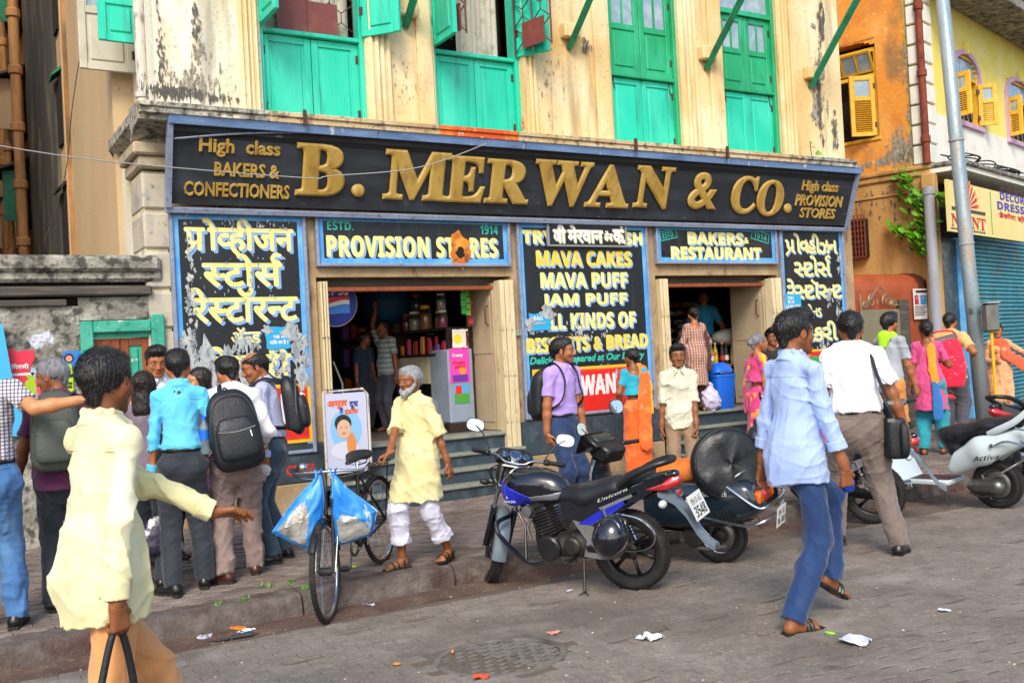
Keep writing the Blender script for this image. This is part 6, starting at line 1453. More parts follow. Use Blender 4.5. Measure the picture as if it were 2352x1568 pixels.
 if face:
  for sx in(-1,1):
   m=MB();m.ball((0,0,0),(.0125*S,.0060*S,.0046*S),10,6);e=m.build('eye',M_EYE,root,local=True,smooth=True);e.location=HP(sx*.032,.0825,.007);e.rotation_euler=Matrix(Rh.tolist()).to_euler()
   m=MB();m.ball((0,.0035*S,0),(.0052*S,.004*S,.0052*S),8,5);ir=m.build('iris',M_IRIS,e,local=True,smooth=True)
   m=MB();m.tube([HP(sx*.013,.0935,.026),HP(sx*.030,.0890,.033),HP(sx*.050,.0740,.027)],[.0042*S,.0045*S,.002*S],6);m.build('eyebrow',M_BROW if hair[1]not in 'w' else HAIR['g'],root,local=True,smooth=True)
 st,hcx=hair;s=SDF();hr=max(.006,.0052*res)
 nz=folds(seed+5,.008*S,60,(1,1,.5))
 if st!='none':
  vol={'short':1.0,'crop':.93,'full':1.10,'long':1.06,'bun':1.0,'thin':.95,'side':1.0}[st]
  s.ball(HP(0,-.020,.046),V3(.082,.100,.086)*S*(.985+.06*vol),.008,M)
  if st in('full',):s.ball(HP(.015,.045,.105),V3(.055,.055,.035)*S,.03,M);s.ball(HP(-.02,.03,.11),V3(.05,.06,.03)*S,.03,M)
  if st in('short','full','crop','side'):s.ball(HP(0,.035,.092),V3(.058,.050,.034)*S,.02,M)
  s.clip(HP(0,.088,.058+.012*(baldness>0)),-(Rh@V3(0,-.62,1)/1.177))
  if st in('long',):
   s.cone(HP(0,-.060,.02),HP(0,-.085,-.18),.075*S,.07*S,.03,ax=M@V3(0,1,0),fl=1.6);s.cone(HP(0,-.085,-.18),HP(0,-.095,-.18-pose.get('hairlen',.18)),.068*S,.02*S,.03,ax=M@V3(0,1,0),fl=2.2)
   for sx in(-1,1):s.cone(HP(sx*.070,.005,.03),HP(sx*.070,-.02,-.12),.026*S,.03*S,.02)
  else:
   for sx in(-1,1):s.cone(HP(sx*.072,.012,.03),HP(sx*.074,.010,-.012),.010*S,.006*S,.01)
   s.cone(HP(0,-.085,.02),HP(0,-.078,-.045),.050*S,.030*S,.02)
  if st=='bun':s.ball(HP(0,-.125,.01),V3(.045,.038,.042)*S,.012,M)
  if baldness:s.ball(HP(0,.012+.0*baldness,.115),V3(.058,.075+.02*baldness,.05)*S,.02,M,cut=True)
  me=qmesh('hair',[s.mesh(hr,disp=nz)],HAIR[hcx],it=1);put(me,'hair',root)
  nv=len(me.vertices);a=np.zeros(nv*3,dtype=np.float32);me.vertices.foreach_get('co',a);a=a.reshape(-1,3);b=np.zeros(nv*3,dtype=np.float32);me.vertices.foreach_get('normal',b);b=b.reshape(-1,3)
  rs_=np.random.RandomState(seed);K=int(2600 if res<.9 else 1200 if res<1.1 else 300);ii=rs_.randint(0,nv,K);p,nn=a[ii],b[ii]
  tp=HP(0,-.03,.125);fl_=p-tp;fl_=fl_-nn*(fl_*nn).sum(1)[:,None];fl_/=np.linalg.norm(fl_,axis=1)[:,None]+1e-6
  dr_=fl_+nn*rs_.uniform(.12,.42,(K,1))+rs_.normal(size=(K,3))*.22;dr_/=np.linalg.norm(dr_,axis=1)[:,None];sd_=np.cross(dr_,nn);sd_/=np.linalg.norm(sd_,axis=1)[:,None]+1e-6
  ln=rs_.uniform(.012,.030,(K,1))*S*(1.6 if st=='long' else 1);w_=.0011*S;p=p-nn*.002;VV=np.stack([p-sd_*w_,p+sd_*w_,p+dr_*ln*.6+sd_*w_*.7-nn*.001,p+dr_*ln],1).reshape(-1,3)
  o_=bpy.data.objects.new('hair_strands',mkmesh('hair_strands',VV.astype(float),[(4*i,4*i+1,4*i+2,4*i+3)for i in range(K)],HAIR[hcx]));COL.objects.link(o_);o_.parent=root;o_['kind']='stuff'
 if beard in('full','moustache'):
  s=SDF()
  s.cone(HP(-.022,.0915,-.048),HP(.022,.0915,-.048),.0065*S,.0065*S,.004)
  if beard=='full':
   for sx in(-1,1):s.cone(HP(sx*.060,.010,-.035),HP(sx*.034,.060,-.080),.022*S,.026*S,.012);s.cone(HP(sx*.034,.060,-.080),HP(0,.078,-.105),.026*S,.028*S,.015)
   s.cone(HP(0,.078,-.100),HP(0,.074,-.130),.028*S,.020*S,.012);s.ball(HP(0,.105,-.058),V3(.024,.02,.014)*S,.005,M,cut=True)
  me=qmesh('beard',[s.mesh(.0055,disp=folds(seed+9,.006*S,90))],HAIR['w' if beard=='full' else 'b'],it=1);put(me,'beard' if beard=='full' else 'moustache',root)
 J['hold']=hold;J['HP']=HP
 if bottom:trousers(J,seed=seed,res=res,build=B,**bottom)
 if top:shirt(J,seed=seed+1,res=res,build=B,fem=fem,**top)
 for i in(0,1):
  Fm=rotm(fyaw[i],fpit[i]);P=lambda x,y,z:feetp[i]+Fm@(V3(x,y,z)*S);up_=Fm@V3(0,0,1)
  if feet in('shoe','brownshoe'):
   s=SDF();s.cone(P(0,-.035,.045),P(0,-.02,.075),.040*S,.040*S,.02);s.cone(P(0,-.03,.035),P(0,.09,.034),.036*S,.040*S,.02);s.cone(P(0,.09,.03),P(0,.165,.024),.038*S,.026*S,.02,ax=up_,fl=1.25);s.clip(P(0,0,.006),-up_);s.clip(P(0,0,.115),up_)
   put(qmesh('shoe',[s.mesh(.007*res)],M_BELT if feet=='shoe' else M_BROWNL),'shoe',root)
   m=MB();sec=[(-.075,.030),(-.05,.037),(.02,.036),(.09,.043),(.15,.036),(.185,.018)];rings=[]
   m.skin([[Vector(P(sx_*w_,y_,z_))for sx_,z_ in((-1,0),(1,0),(1,.02),(-1,.02))]for y_,w_ in sec]);m.build('sole',M_SOLE,root,local=True)
  elif feet in('sandal','slipper'):
   m=MB();sec=[(-.070,.026),(-.05,.036),(.02,.036),(.09,.045),(.15,.040),(.18,.020)]
   m.skin([[Vector(P(sx_*w_,y_,z_))for sx_,z_ in((-1,-.002),(1,-.002),(1,.012),(-1,.012))]for y_,w_ in sec]);m.build('sandal_sole',M_SOLE,root,local=True)
   m=MB()
   bands=((.10,.052),(.055,.062),(.0,.10))if feet=='sandal' else((.085,.056),(.06,.060))
   for y_,hh in bands:
    pts=[P(.043*math.cos(R(a_)),y_,.006+hh*math.sin(R(a_)))for a_ in range(0,181,20)];m.tube(pts,.011*S,6,flat=.5)
   if feet=='sandal':m.tube([P(-.035,-.02,.03),P(-.03,-.055,.055),P(0,-.07,.06),P(.03,-.055,.055),P(.035,-.02,.03)],.009*S,6)
   m.build('sandal_strap',M_BELT,root,local=True,smooth='auto')
 return J
def trousers(J,col='#334',loose=1.0,hem=None,seed=0,res=1,build=1,waist=None,mat=None,belt=True,flare=1.0,name='trousers',cuff=False,rumple=1.0):
 S,root=J['S'],J['root'];fx=J['Rp']@V3(0,1,0);s=SDF();wz=J['pel']+J['Rp']@V3(0,0,.10*S);B=build
 s.cone(J['pel']+J['Rp']@V3(0,0,-.05*S),wz,.142*S*B,.134*S*B,.03,ax=fx,fl=1.28)
 for i in(0,1):
  hp,k,a=J['hips'][i],J['kn'][i],J['ank'][i];d=(a-k)/np.linalg.norm(a-k);end=k+(a-k)*(hem if hem else 1.05)
  s.ball(hp+J['Rp']@V3(0,-.035*S,-.02*S),.082*S*B,.04)
  s.cone(hp,k,.086*S*loose*B,.072*S*loose,.045*S);s.cone(k,end,.072*S*loose,.058*S*loose*flare,.02,flat=True,ax=None)
  s.ball(k,.071*S*loose,.02)
  if cuff:s.cone(end-d*.05*S,end,.066*S*loose*flare,.068*S*loose*flare,.006,flat=True)
 s.clip(wz,J['Rp']@V3(0,0,1))
 f1,f2=folds(seed+2,.015*rumple,8,(1,1,.45)),folds(seed+3,.011*rumple,17,(.7,.7,1.1))
 me=qmesh(name,[s.mesh(.0088*res,disp=lambda X,Y,Z:f1(X,Y,Z)+f2(X,Y,Z))],mat,it=1);put(me,name,root)
 if res<1.15:
  for i in(0,1):
   sd_=J['Rp']@V3(-1 if i==0 else 1,0,0);a_,k_,e_=J['hips'][i]+V3(0,0,.1*S),J['kn'][i],J['ank'][i]
   stitch('side_seam',me,[(a_+(k_-a_)*t,sd_)for t in np.linspace(.05,1,9)]+[(k_+(e_-k_)*t,sd_)for t in np.linspace(.1,.95,8)],.002*S,mat,root)
   b_=J['hips'][i]+J['Rp']@V3(0,0,.06*S);stitch('back_pocket',me,[(b_+J['Rp']@V3(x,0,0)*S,J['Rp']@V3(0,-1,0))for x in(-.05,-.025,0,.025,.05)],.003*S,mat,root)
 if belt:
  s=SDF();c=wz-J['Rp']@V3(0,0,.018*S);s.cone(c-J['Rp']@V3(0,0,.016*S),c+J['Rp']@V3(0,0,.018*S),.146*S*B,.144*S*B,.002,ax=fx,fl=1.30,flat=True);put(qmesh('belt',[s.mesh(.008)],M_BELT),'belt',root)
from mathutils.bvhtree import BVHTree
BV={}
def stitch(name,me,rays,r,mat,parent,close=False,flat=1):
 if me.name not in BV:
  a=np.zeros(len(me.vertices)*3,dtype=np.float32);me.vertices.foreach_get('co',a);b=np.zeros(len(me.loops),dtype=np.int32);me.loops.foreach_get('vertex_index',b);BV.clear();BV[me.name]=BVHTree.FromPolygons(a.reshape(-1,3).tolist(),b.reshape(-1,4).tolist())
 bv=BV[me.name];pts=[]
 for o,d in rays:
  d=Vector(d).normalized();h=bv.ray_cast(Vector(o)+d*1.0,-d)
  if h[0]is not None:pts.append(h[0]+d*r*.25)
 if len(pts)>2:m=MB();m.tube(pts,r,5,flat=flat,close=close);m.build(name,mat,parent,local=True,smooth=True)
 return pts
def shirt(J,mat=None,sleeve='long',hem=.02,loose=1.0,seed=0,res=1,build=1,tuck=False,fem=False,flare=1.0,collar=True,name='shirt',open_neck=False,cuffmat=None,rumple=1.0,collarmat=None,neck=None):
 S,root=J['S'],J['root'];Rt=J['Rt'];fx=Rt@V3(0,1,0);B=build*loose;s=SDF();W=J['waist'];Cc=J['chest']
 if fem:s.cone(W,Cc,.112*S*B,.128*S*B,.03,ax=fx,fl=1.25)
 else:s.cone(W,Cc,.130*S*B,.134*S*B,.03,ax=fx,fl=1.26)
 s.cone(Cc,Cc+Rt@V3(0,0,.06*S),.134*S*B*(.9 if fem else 1),.13*S*B*(.9 if fem else 1),.03,ax=fx,fl=1.45)
 if fem:
  for sx in(-1,1):s.ball(Cc+Rt@V3(sx*.065*S,.075*S,-.02*S),.062*S,.03)
 for i in(0,1):
  s.cone(J['nb']+Rt@V3(0,-.01*S,-.025*S),J['sho'][i]+Rt@V3(0,0,.006*S),.058*S,.056*S*B,.03)
  a,b,c=J['sho'][i],J['el'][i],J['wr'][i];sl={'short':.72,'elbow':1.0}.get(sleeve,1.0)
  r0=.051*S*B
  if sleeve=='none':continue
  if sleeve in('short','elbow','blouse'):
   if sleeve=='blouse':sl=.6
   tight=.8 if sleeve=='blouse' or fem else 1.0
   s.cone(a,a+(b-a)*.2,r0,r0*tight,.025);s.cone(a+(b-a)*.12,a+(b-a)*sl,r0*tight,(.058 if tight==1 else .050)*S*B*tight**.3,.02,flat=True)
  else:
   end=.55 if sleeve=='rolled' else .96
   s.cone(a,b,r0*.95,.046*S*B,.025);s.ball(b,.047*S*B,.01);s.cone(b,b+(c-b)*end,.046*S*B,(.037 if end>.9 else .043)*S*B,.018,flat=True)
 if not tuck:
  top_=J['pel']+J['Rp']@V3(0,0,.08*S);bot=J['pel']+J['Rp']@V3(0,0,0)+V3(0,0,-1)*(.0)*S;hemp=J['pel'].copy();hemp[2]=J['pel'][2]-hem*S
  mid=W
  s.cone(mid,top_,.140*S*B,.156*S*B,.04,ax=fx,fl=1.22);s.cone(top_,hemp-V3(0,0,.05*S),.158*S*B,.172*S*B*flare,.05,ax=fx,fl=1.2/flare**.3)
  s.ball(J['pel']+J['Rp']@V3(0,-.035*S,-.03*S),V3(.158,.112,.13)*S*B,.05)
  for i in(0,1):
   if hem>.12:s.cone(J['hips'][i],J['hips'][i]+(J['kn'][i]-J['hips'][i])*min(1,(hem+.05)/.43),.10*S*B,.085*S*B*flare,.06)
  s.clip(hemp,V3(0,0,-1))
 else:
  s.cone(W,J['pel']+J['Rp']@V3(0,0,.085*S),.146*S*B,.143*S*B,.03,ax=fx,fl=1.28);s.clip(J['pel']+J['Rp']@V3(0,0,.085*S),J['Rp']@V3(0,0,-1))
 nk=J['nb'];up_=(J['hc']-nk);up_=up_/np.linalg.norm(up_)
 if collar:s.cone(nk-up_*.02*S,nk+up_*.042*S,.082*S,.067*S,.012,flat=True)
 s.cone(nk-up_*.05*S,nk+up_*.10*S,.060*S if collar else(neck or .085)*S,.060*S if collar else(neck or .085)*1.1*S,.004,cut=True)
 if open_neck:s.cone(nk+Rt@V3(0,.105,-.07)*S,nk+Rt@V3(0,.09,.05)*S,.006*S,.034*S,.008,cut=True)
 f1,f2=folds(seed+2,.018*rumple,7.5,(1.1,1.1,.55)),folds(seed+3,.012*rumple,16,(1,1,.8))
 me=qmesh(name,[s.mesh(.0080*res,disp=lambda X,Y,Z:(f1(X,Y,Z)+f2(X,Y,Z))*np.clip((np.sqrt((X-nk[0])**2+(Y-nk[1])**2+(Z-nk[2])**2)-.07)/.10,0,1))],mat,it=1);put(me,name,root)
 if res<1.15 and collar:
  f_,r_=Rt@V3(0,1,0),Rt@V3(1,0,0);lowz=(J['pel'][2]+.09*S if tuck else J['pel'][2]-hem*S+.01)
  yk=Cc+Rt@V3(0,0,.055*S);stitch('yoke_seam',me,[(yk+r_*x*S,-f_)for x in np.linspace(-.15,.15,13)],.0022*S,mat,root)
  top_f=J['nb']+Rt@V3(0,.0,-.06*S)
  for x in(-.016,.016):stitch('placket_seam',me,[(top_f+(V3(J['pel'][0],J['pel'][1],lowz)-top_f)*t+r_*x*S,f_)for t in np.linspace(0,1,14)],.0018*S,mat,root)
  for t in(.06,.24,.42,.6,.78):
   p=stitch('button',me,[(top_f+(V3(J['pel'][0],J['pel'][1],lowz)-top_f)*(t+d),f_)for d in(-.004,0,.004)],.0055*S,M_BTN,root)
  pc=Cc+Rt@V3(-.075*S,0,-.01*S);stitch('pocket',me,[(pc+r_*a*S+Rt@V3(0,0,b)*S,f_)for a,b in((-.045,.05),(0,.05),(.045,.05),(.045,0),(.045,-.05),(0,-.068),(-.045,-.05),(-.045,0))],.002*S,mat,root,close=True)
 if collar:
  s=SDF()
  for sx in(-1,1):
   s.cone(nk+up_*.038*S+Rt@V3(sx*.066,-.01,0)*S,nk+Rt@V3(sx*.030,.085,-.012)*S,.012*S,.015*S,.006,ax=up_,fl=.8);s.cone(nk+Rt@V3(sx*.030,.082,-.008)*S,nk+Rt@V3(sx*.052,.098,-.052)*S,.014*S,.007*S,.008)
  s.cone(nk+up_*.036*S+Rt@V3(-.05,-.045,0)*S,nk+up_*.036*S+Rt@V3(.05,-.045,0)*S,.014*S,.014*S,.012,ax=up_,fl=.7)
  s.cone(nk-up_*.05*S,nk+up_*.10*S,.058*S,.058*S,.004,cut=True)
  put(qmesh('collar',[s.mesh(.0065*res)],collarmat or mat),'collar',root)
 if sleeve in('rolled','long')or cuffmat:
  for i in(0,1):
   b,c=J['el'][i],J['wr'][i];d=(c-b)/np.linalg.norm(c-b)
   if sleeve=='rolled':p=b+(c-b)*.55;q=(p-d*.045*S,p+d*.008*S,.049*S,.051*S)
   elif sleeve=='short' or sleeve=='elbow':a=J['sho'][i];p=a+(b-a)*.72 if sleeve=='short' else b;d=(b-a)/np.linalg.norm(b-a);q=(p-d*.03*S,p+d*.004*S,.062*S*B,.064*S*B)
   else:p=b+(c-b)*.97;q=(p-d*.06*S,p,.041*S,.042*S)
   s=SDF();s.cone(q[0],q[1],q[2],q[3],.003,flat=True);s.cone(q[0],q[1]+d*.02*S,q[2]-.010*S,q[3]-.009*S,.003,cut=True,flat=True);put(qmesh('cuff',[s.mesh(.0065*res,disp=folds(seed+8,.004,30))],cuffmat or mat),'cuff',root)
m_tyre=mt('tyre rubber','#1e1d1d',.75,layers=[('#4a4540',9,.52,.72,.7)],bump=.5,bscale=60)
m_rimb=mt('black alloy','#1c1d20',.4,metal=.4,layers=[('#4a463f',9,.55,.75,.6)])
m_chrome=mt('chrome','#c8ccd0',.14,metal=1)
m_steel=mt('dull steel','#7c7c7a',.4,metal=.8,layers=[('#5a4c3c',9,.52,.72,.6)])
m_blk=mt('black gloss paint','#0b0f1c',.16,coat=1,layers=[('#2c2e32',5,.62,.8,.25)])
m_plast=mt('black plastic','#1a1b1d',.42,layers=[('#3c3a38',7,.55,.75,.5)])
m_seat=mt('black seat vinyl','#1b1c22',.38,layers=[('#2c2c34',7,.5,.7,.5)],bump=.3,bscale=120)
m_bluem=mt('blue decal','#1c2cc0',.25,coat=.6);m_silver=mt('silver decal','#8c8e94',.35,metal=.4)
m_eng=mt('engine grey metal','#3a3a3a',.5,metal=.6,layers=[('#6a6258',9,.5,.7,.6)])
m_red=mt('red lamp lens','#b0141c',.15,coat=.5,spec=.8);m_amber=mt('amber lamp lens','#e0660c',.2,coat=.5);m_clear=mt('clear lamp lens','#c8ccc8',.12,spec=.9)
m_plate=mt('white number plate','#e8e8e4',.45,layers=[('#b8b0a4',9,.55,.72,.5)]);m_ink=mt('black plate ink','#1a1a1c',.5)
m_mirror=mt('mirror glass','#e8f0f6',.03,metal=1);m_fend=mt('blue grey fender plastic','#66737e',.32,layers=[('#4a545c',4,.5,.7,.5)],coat=.3)
def sub(parent,name,loc=(0,0,0)):
 o=bpy.data.objects.new(name,None);COL.objects.link(o);o.parent=parent;o.location=loc;o.empty_display_size=.05;return o
def tyre_mesh(m,R_,r,c,ax=(0,1,0),knob=0):
 prof=[(R_-r*1.55,-r*.62),(R_-r*.9,-r*.95),(R_-r*.45,-r),(R_-r*.10,-r*.62),(R_,0),(R_-r*.10,r*.62),(R_-r*.45,r),(R_-r*.9,r*.95),(R_-r*1.55,r*.62)]
 m.lathe(prof,c,ax,40)
def wheel(par,R_,r,c,kind='alloy',fn=None,knob=0,n=6,hub=.06,rimm=None,name='wheel'):
 c=Vector(c);W=sub(par,name,(0,0,0))
 def fin(m,nm,mat,sm=True):
  if fn:m.v=[tuple(fn(Vector(v)))for v in m.v]
  return m.build(nm,mat,W,local=True,smooth=sm)
 m=MB();tyre_mesh(m,R_,r,c);fin(m,'tyre',m_tyre)
 m=MB()
 N=60 if not knob else 44
 for k in range(N):
  a=2*math.pi*k/N
  for s_,off in((-1,0),(1,.5))if not knob else((-1,0),(1,.5),(0,.25),(-1.6,.6),(1.6,.1)):
   aa=a+off*2*math.pi/N;y=s_*r*.42 if not knob else s_*r*.5;rr_=R_-abs(s_)**2*r*(.05 if not knob else .11)
   q=c+Vector((math.cos(aa)*rr_,y,math.sin(aa)*rr_));M_=Matrix.Rotation(-aa,3,'Y')@Matrix.Rotation((.35 if not knob else .1)*(1 if s_>0 else-1),3,'X')
   m.box(q,(.007 if not knob else .018,r*(.62 if not knob else .36),.020 if not knob else .024),rot=M_)
 o=fin(m,'tread',m_tyre,False);o['kind']='stuff'
 ri=R_-r*1.5;m=MB();m.lathe([(ri+.008,-r*.66),(ri-.012,-r*.6),(ri-.024,-r*.2),(ri-.024,r*.2),(ri-.012,r*.6),(ri+.008,r*.66)],c,(0,1,0),40);fin(m,'rim',rimm or(m_rimb if kind=='alloy' else m_chrome))
 m=MB();m.lathe([(0,-.05),(hub*.6,-.05),(hub,-.035),(hub,.035),(hub*.6,.05),(0,.05)],c,(0,1,0),20);fin(m,'hub',m_eng,'auto')
 if kind=='alloy':
  for k in range(n):
   a=2*math.pi*k/n+.3;d=Vector((math.cos(a),0,math.sin(a)));m=MB();m.loft([(c+d*hub*.8,.018,.02),(c+d*(ri*.6),.013,.014),(c+d*(ri-.015),.020,.018)],n=6,up=(0,1,0));fin(m,'spoke',rimm or m_rimb)
 elif kind=='wire':
  m=MB()
  for k in range(36):
   a=2*math.pi*k/36;b=a+(.35 if k%2 else-.35);s_=.03 if(k//2)%2 else-.03
   m.tube([c+Vector((math.cos(a)*hub*.5,s_,math.sin(a)*hub*.5)),c+Vector((math.cos(b)*ri,0,math.sin(b)*ri))],.0013,3)
  fin(m,'spokes',m_chrome,False)['kind']='stuff'
 else:
  m=MB();m.lathe([(hub,.02),(ri*.75,.035),(ri-.01,.0)],c,(0,1,0),24);m.lathe([(hub,-.02),(ri*.75,-.035),(ri-.01,.0)],c,(0,1,0),24);fin(m,'disc',m_steel)
 return W
def seat_root(name,label,cat,rear,front,wb,roll=-6,scale=None,group=None):
 d=front-rear;s=(d.length/wb)if scale is None else scale;o=bpy.data.objects.new(name,None);COL.objects.link(o);o.location=rear
 o.rotation_mode='XYZ';hd=math.atan2(d.y,d.x);M_=Matrix.Rotation(hd,4,'Z')@Matrix.Rotation(-math.asin(max(-.3,min(.3,d.z/d.length))),4,'Y')@Matrix.Rotation(R(roll),4,'X');o.rotation_euler=M_.to_euler();o.scale=(s,)*3
 return tag(o,label,cat,group)
def steer(p0,ax,ang):
 M_=Matrix.Rotation(ang,3,Vector(ax).normalized());p0=Vector(p0);return lambda v:p0+M_@(Vector(v)-p0)
def plate(par,lines,c,w_,h_,rot,up_t=.28):
 """number plate centred at c; rot maps plate x,z(face) into bike space; faces -y of the plate frame"""
 c=Vector(c);m=MB();m.box(c,(w_,.004,h_),rot=rot,bev=.004 if False else 0);p=m.build('number_plate',m_plate,par,local=True)
 for k,(t,x0,x1,z0,z1)in enumerate(lines):
  V,F=glyphs(bsans(t)if k==1 else t,2);lo,hi=V.min(0),V.max(0);m=MB()
  m.v=[tuple(c+rot@Vector((w_*(x0+(x1-x0)*(v[0]-lo[0])/(hi[0]-lo[0]))-w_/2,-.0035,h_*(z0+(z1-z0)*(v[1]-lo[1])/(hi[1]-lo[1]))-h_/2)))for v in V];m.f=F;m.fm=[0]*len(F);m.build('plate_lettering',m_ink,p,local=True)
 return p
def mirror(par,base,tip,fn,facing,w_=.075,h_=.05):
 e=sub(par,'mirror');m=MB();b,t=Vector(base),Vector(tip);m.tube([b,b.lerp(t,.5)+Vector((0,0,.03)),t],.006,6,smooth=5)
 if fn:m.v=[fn(v)for v in m.v]
 m.build('mirror_stalk',m_plast,e,local=True,smooth=True)
 f=Vector(facing).normalized();sx=f.cross(Vector((0,0,1))).normalized();uz=sx.cross(f)
 for nm,mat,k,d0,d1_ in(('mirror_shell',m_plast,1.0,-.02,.002),('mirror_glass',m_mirror,.9,.0021,.004)):
  m=MB();rings=[]
  for kk,d in((.55 if nm[7]=='s' else 1,d0),(1,d0*.3 if nm[7]=='s' else d0),(1,d1_)):rings.append(m.ring(t+f*d,sx,uz,20,w_*k*kk,h_*k*kk,2.6))
  m.skin(rings)
  if fn:m.v=[fn(v)for v in m.v]
  m.build(nm,mat,e,local=True,smooth='auto')
def motorcycle(name,label,rear,front,ang,mats,knob=0,detail=True,roll=-6,scale=None,plate_lines=None,sidestand=True):
 body,accent=mats;r=seat_root(name,label,'motorcycle',rear,front,1.28,roll,scale)
 wheel(r,.305,.058,(0,0,.305),knob=knob,n=6)
 fn=steer((1.0,0,.78),(-.42,0,1),ang)
 wheel(r,.295,.048,(1.28,0,.295),fn=fn,n=6)
 B=lambda m,nm,mat,sm='auto',par=None,st=False:(setattr(m,'v',[tuple(fn(v))for v in m.v])if st else None,m.build(nm,mat,par or r,local=True,smooth=sm))[1]
 for s in(-1,1):
  m=MB();m.tube([(1.275,s*.085,.295),(1.13,s*.085,.62)],.029,12);B(m,'fork_leg',m_blk,st=True)
  m=MB();m.tube([(1.135,s*.085,.61),(.985,s*.085,.96)],.017,10);B(m,'fork_tube',m_chrome,st=True)
 m=MB();m.tube([(1.28,-.12,.295),(1.28,.12,.295)],.012,8);B(m,'axle',m_steel,st=True)
 m=MB();rings=[]
 for a in np.linspace(R(20),R(196),16):
  c=Vector((1.28+math.cos(a)*.335,0,.295+math.sin(a)*.335));d=Vector((math.cos(a),0,math.sin(a)));w_=.062 if a>.3 else .045
  rings.append([c+Vector((0,y,0))*w_-d*k for y,k in((-1,.05),(-.9,.012),(-.5,-.004),(0,-.008),(.5,-.004),(.9,.012),(1,.05),(.8,.045),(0,.012),(-.8,.045))])
 m.skin(rings);B(m,'front_fender',m_fend if detail else body,st=True)
 m=MB();m.box((.99,0,.955),(.06,.24,.02),bev=.008);m.box((1.05,0,.78),(.06,.22,.03),bev=.01);B(m,'fork_yoke',m_chrome if detail else m_eng,st=True)
 m=MB();m.tube([(.80,.36,1.03),(.90,.24,1.03),(.975,.14,1.02),(.985,.07,.985),(.985,-.07,.985),(.975,-.14,1.02),(.90,-.24,1.03),(.80,-.36,1.03)],.0115,10,smooth=5);B(m,'handlebar',m_chrome,st=True)
 for s in(-1,1):
  a,b=Vector((.905,s*.23,1.03)),Vector((.80,s*.36,1.03));d=(b-a).normalized()
  m=MB();m.tube([b-d*.125,b-d*.12,b+d*.012],[.013,.018,.018],12);B(m,'grip',m_plast,st=True)
  m=MB();m.box(a+d*.015,(.05,.045,.05),rot=Matrix.Rotation(math.atan2(d.y,d.x),3,'Z'),bev=.012);B(m,'switch_housing',m_plast,st=True)
  m=MB();m.tube([a+Vector((.04,0,-.01)),a+Vector((.055,s*.02,-.01)),b+Vector((.045,0,-.012))],.006,6);B(m,'lever',m_steel,st=True)
  mirror(r,a+Vector((.01,0,.03)),a+Vector((.03,s*.14,.20)),fn,(-1,-s*.15,.05),.078,.052)
  m=MB();m.tube([(1.06,s*.09,.80),(1.06,s*.17,.80)],.010,6);m.ball((1.06,s*.205,.80),(.028,.045,.026),10,8);B(m,'indicator',m_plast,st=True)
 cow=SDF();cow.ball((1.12,0,.90),(.11,.125,.15),.02);cow.ball((1.06,0,1.0),(.07,.13,.06),.03);cow.clip((1.04,0,.9),(-.95,0,.15))
 V,F=cow.mesh(.011);V=np.array([tuple(fn(v))for v in V]);put(qmesh('headlamp_cowl',[(V,F)],m_plast if detail else body),'headlamp_cowl',r)
 m=MB();m.lathe([(0,.02),(.08,.012),(.088,0)],(1.21,0,.86),(.95,0,-.1),20);B(m,'headlamp_glass',m_clear,st=True)
 for(y,rr_)in((0,.046),(.088,.034),(-.088,.034)):
  e=sub(r,'gauge');ax_=Vector((-.72,0,.69)).normalized()
  m=MB();m.lathe([(rr_*1.12,-.05),(rr_*1.12,.006),(rr_,.008),(rr_,0)],(.995,y,1.045),ax_,20);B(m,'gauge_bezel',m_chrome if y==0 else m_plast,st=True,par=e)
  m=MB();m.lathe([(rr_,.002),(0,.002)],(.995,y,1.045),ax_,20);B(m,'gauge_face',mt('gauge face','#2c4468',.2,layers=[('#c8d0e0',60,.6,.66,.9)]),st=True,par=e)
 m=MB();m.loft([((1.03,0,.98),.15,.05),((1.06,0,1.03),.165,.06),((1.085,0,1.085),.13,.035)],up=(0,0,1),n=16,smooth=3);B(m,'clock_surround',m_plast,st=True)
 def tank(e):
  s=SDF();s.cone((.90,0,.80),(.60,0,.78),.14+e,.12+e,.05,ax=(0,1,0),fl=.95);s.ball((.79,0,.835),(.24+e,.16+e,.115+e),.05);s.ball((.93,0,.74),(.10+e,.135+e,.12+e),.05);s.ball((.60,0,.76),(.14+e,.095+e,.09+e),.05);s.clip((0,0,.665),(0,0,-1));return s
 for sd_ in(1,-1):
  for mm_,pl_ in((accent,[((0,sd_*.05,0),(0,-sd_,0)),((.74,0,.74),(-.45,0,.9)),((.74,0,.70),(-.9,0,-.45))]),(m_silver,[((0,sd_*.05,0),(0,-sd_,0)),((.76,0,.745),(.10,0,.95)),((.76,0,.70),(-.05,0,-.95)),((.78,0,.7),(1,0,.3))])):
   s=tank(.0035)
   for a_,b_ in pl_:s.clip(a_,b_)
   V_,F_=s.mesh(.009)
   if len(V_):put(qmesh('tank_decal',[(V_,F_)],mm_,it=1),'tank_decal',r)
 s=SDF();s.cone((.90,0,.80),(.60,0,.78),.14,.12,.05,ax=(0,1,0),fl=.95);s.ball((.79,0,.835),(.24,.16,.115),.05);s.ball((.93,0,.74),(.10,.135,.12),.05);s.ball((.60,0,.76),(.14,.095,.09),.05);s.clip((0,0,.665),(0,0,-1));
 put(qmesh('fuel_tank',[s.mesh(.012)],body,it=5),'fuel_tank',r)
 m=MB();m.lathe([(.04,0),(.04,.014),(.034,.018),(0,.018)],(.83,0,.926),(0,0,1),20);B(m,'filler_cap',m_chrome)
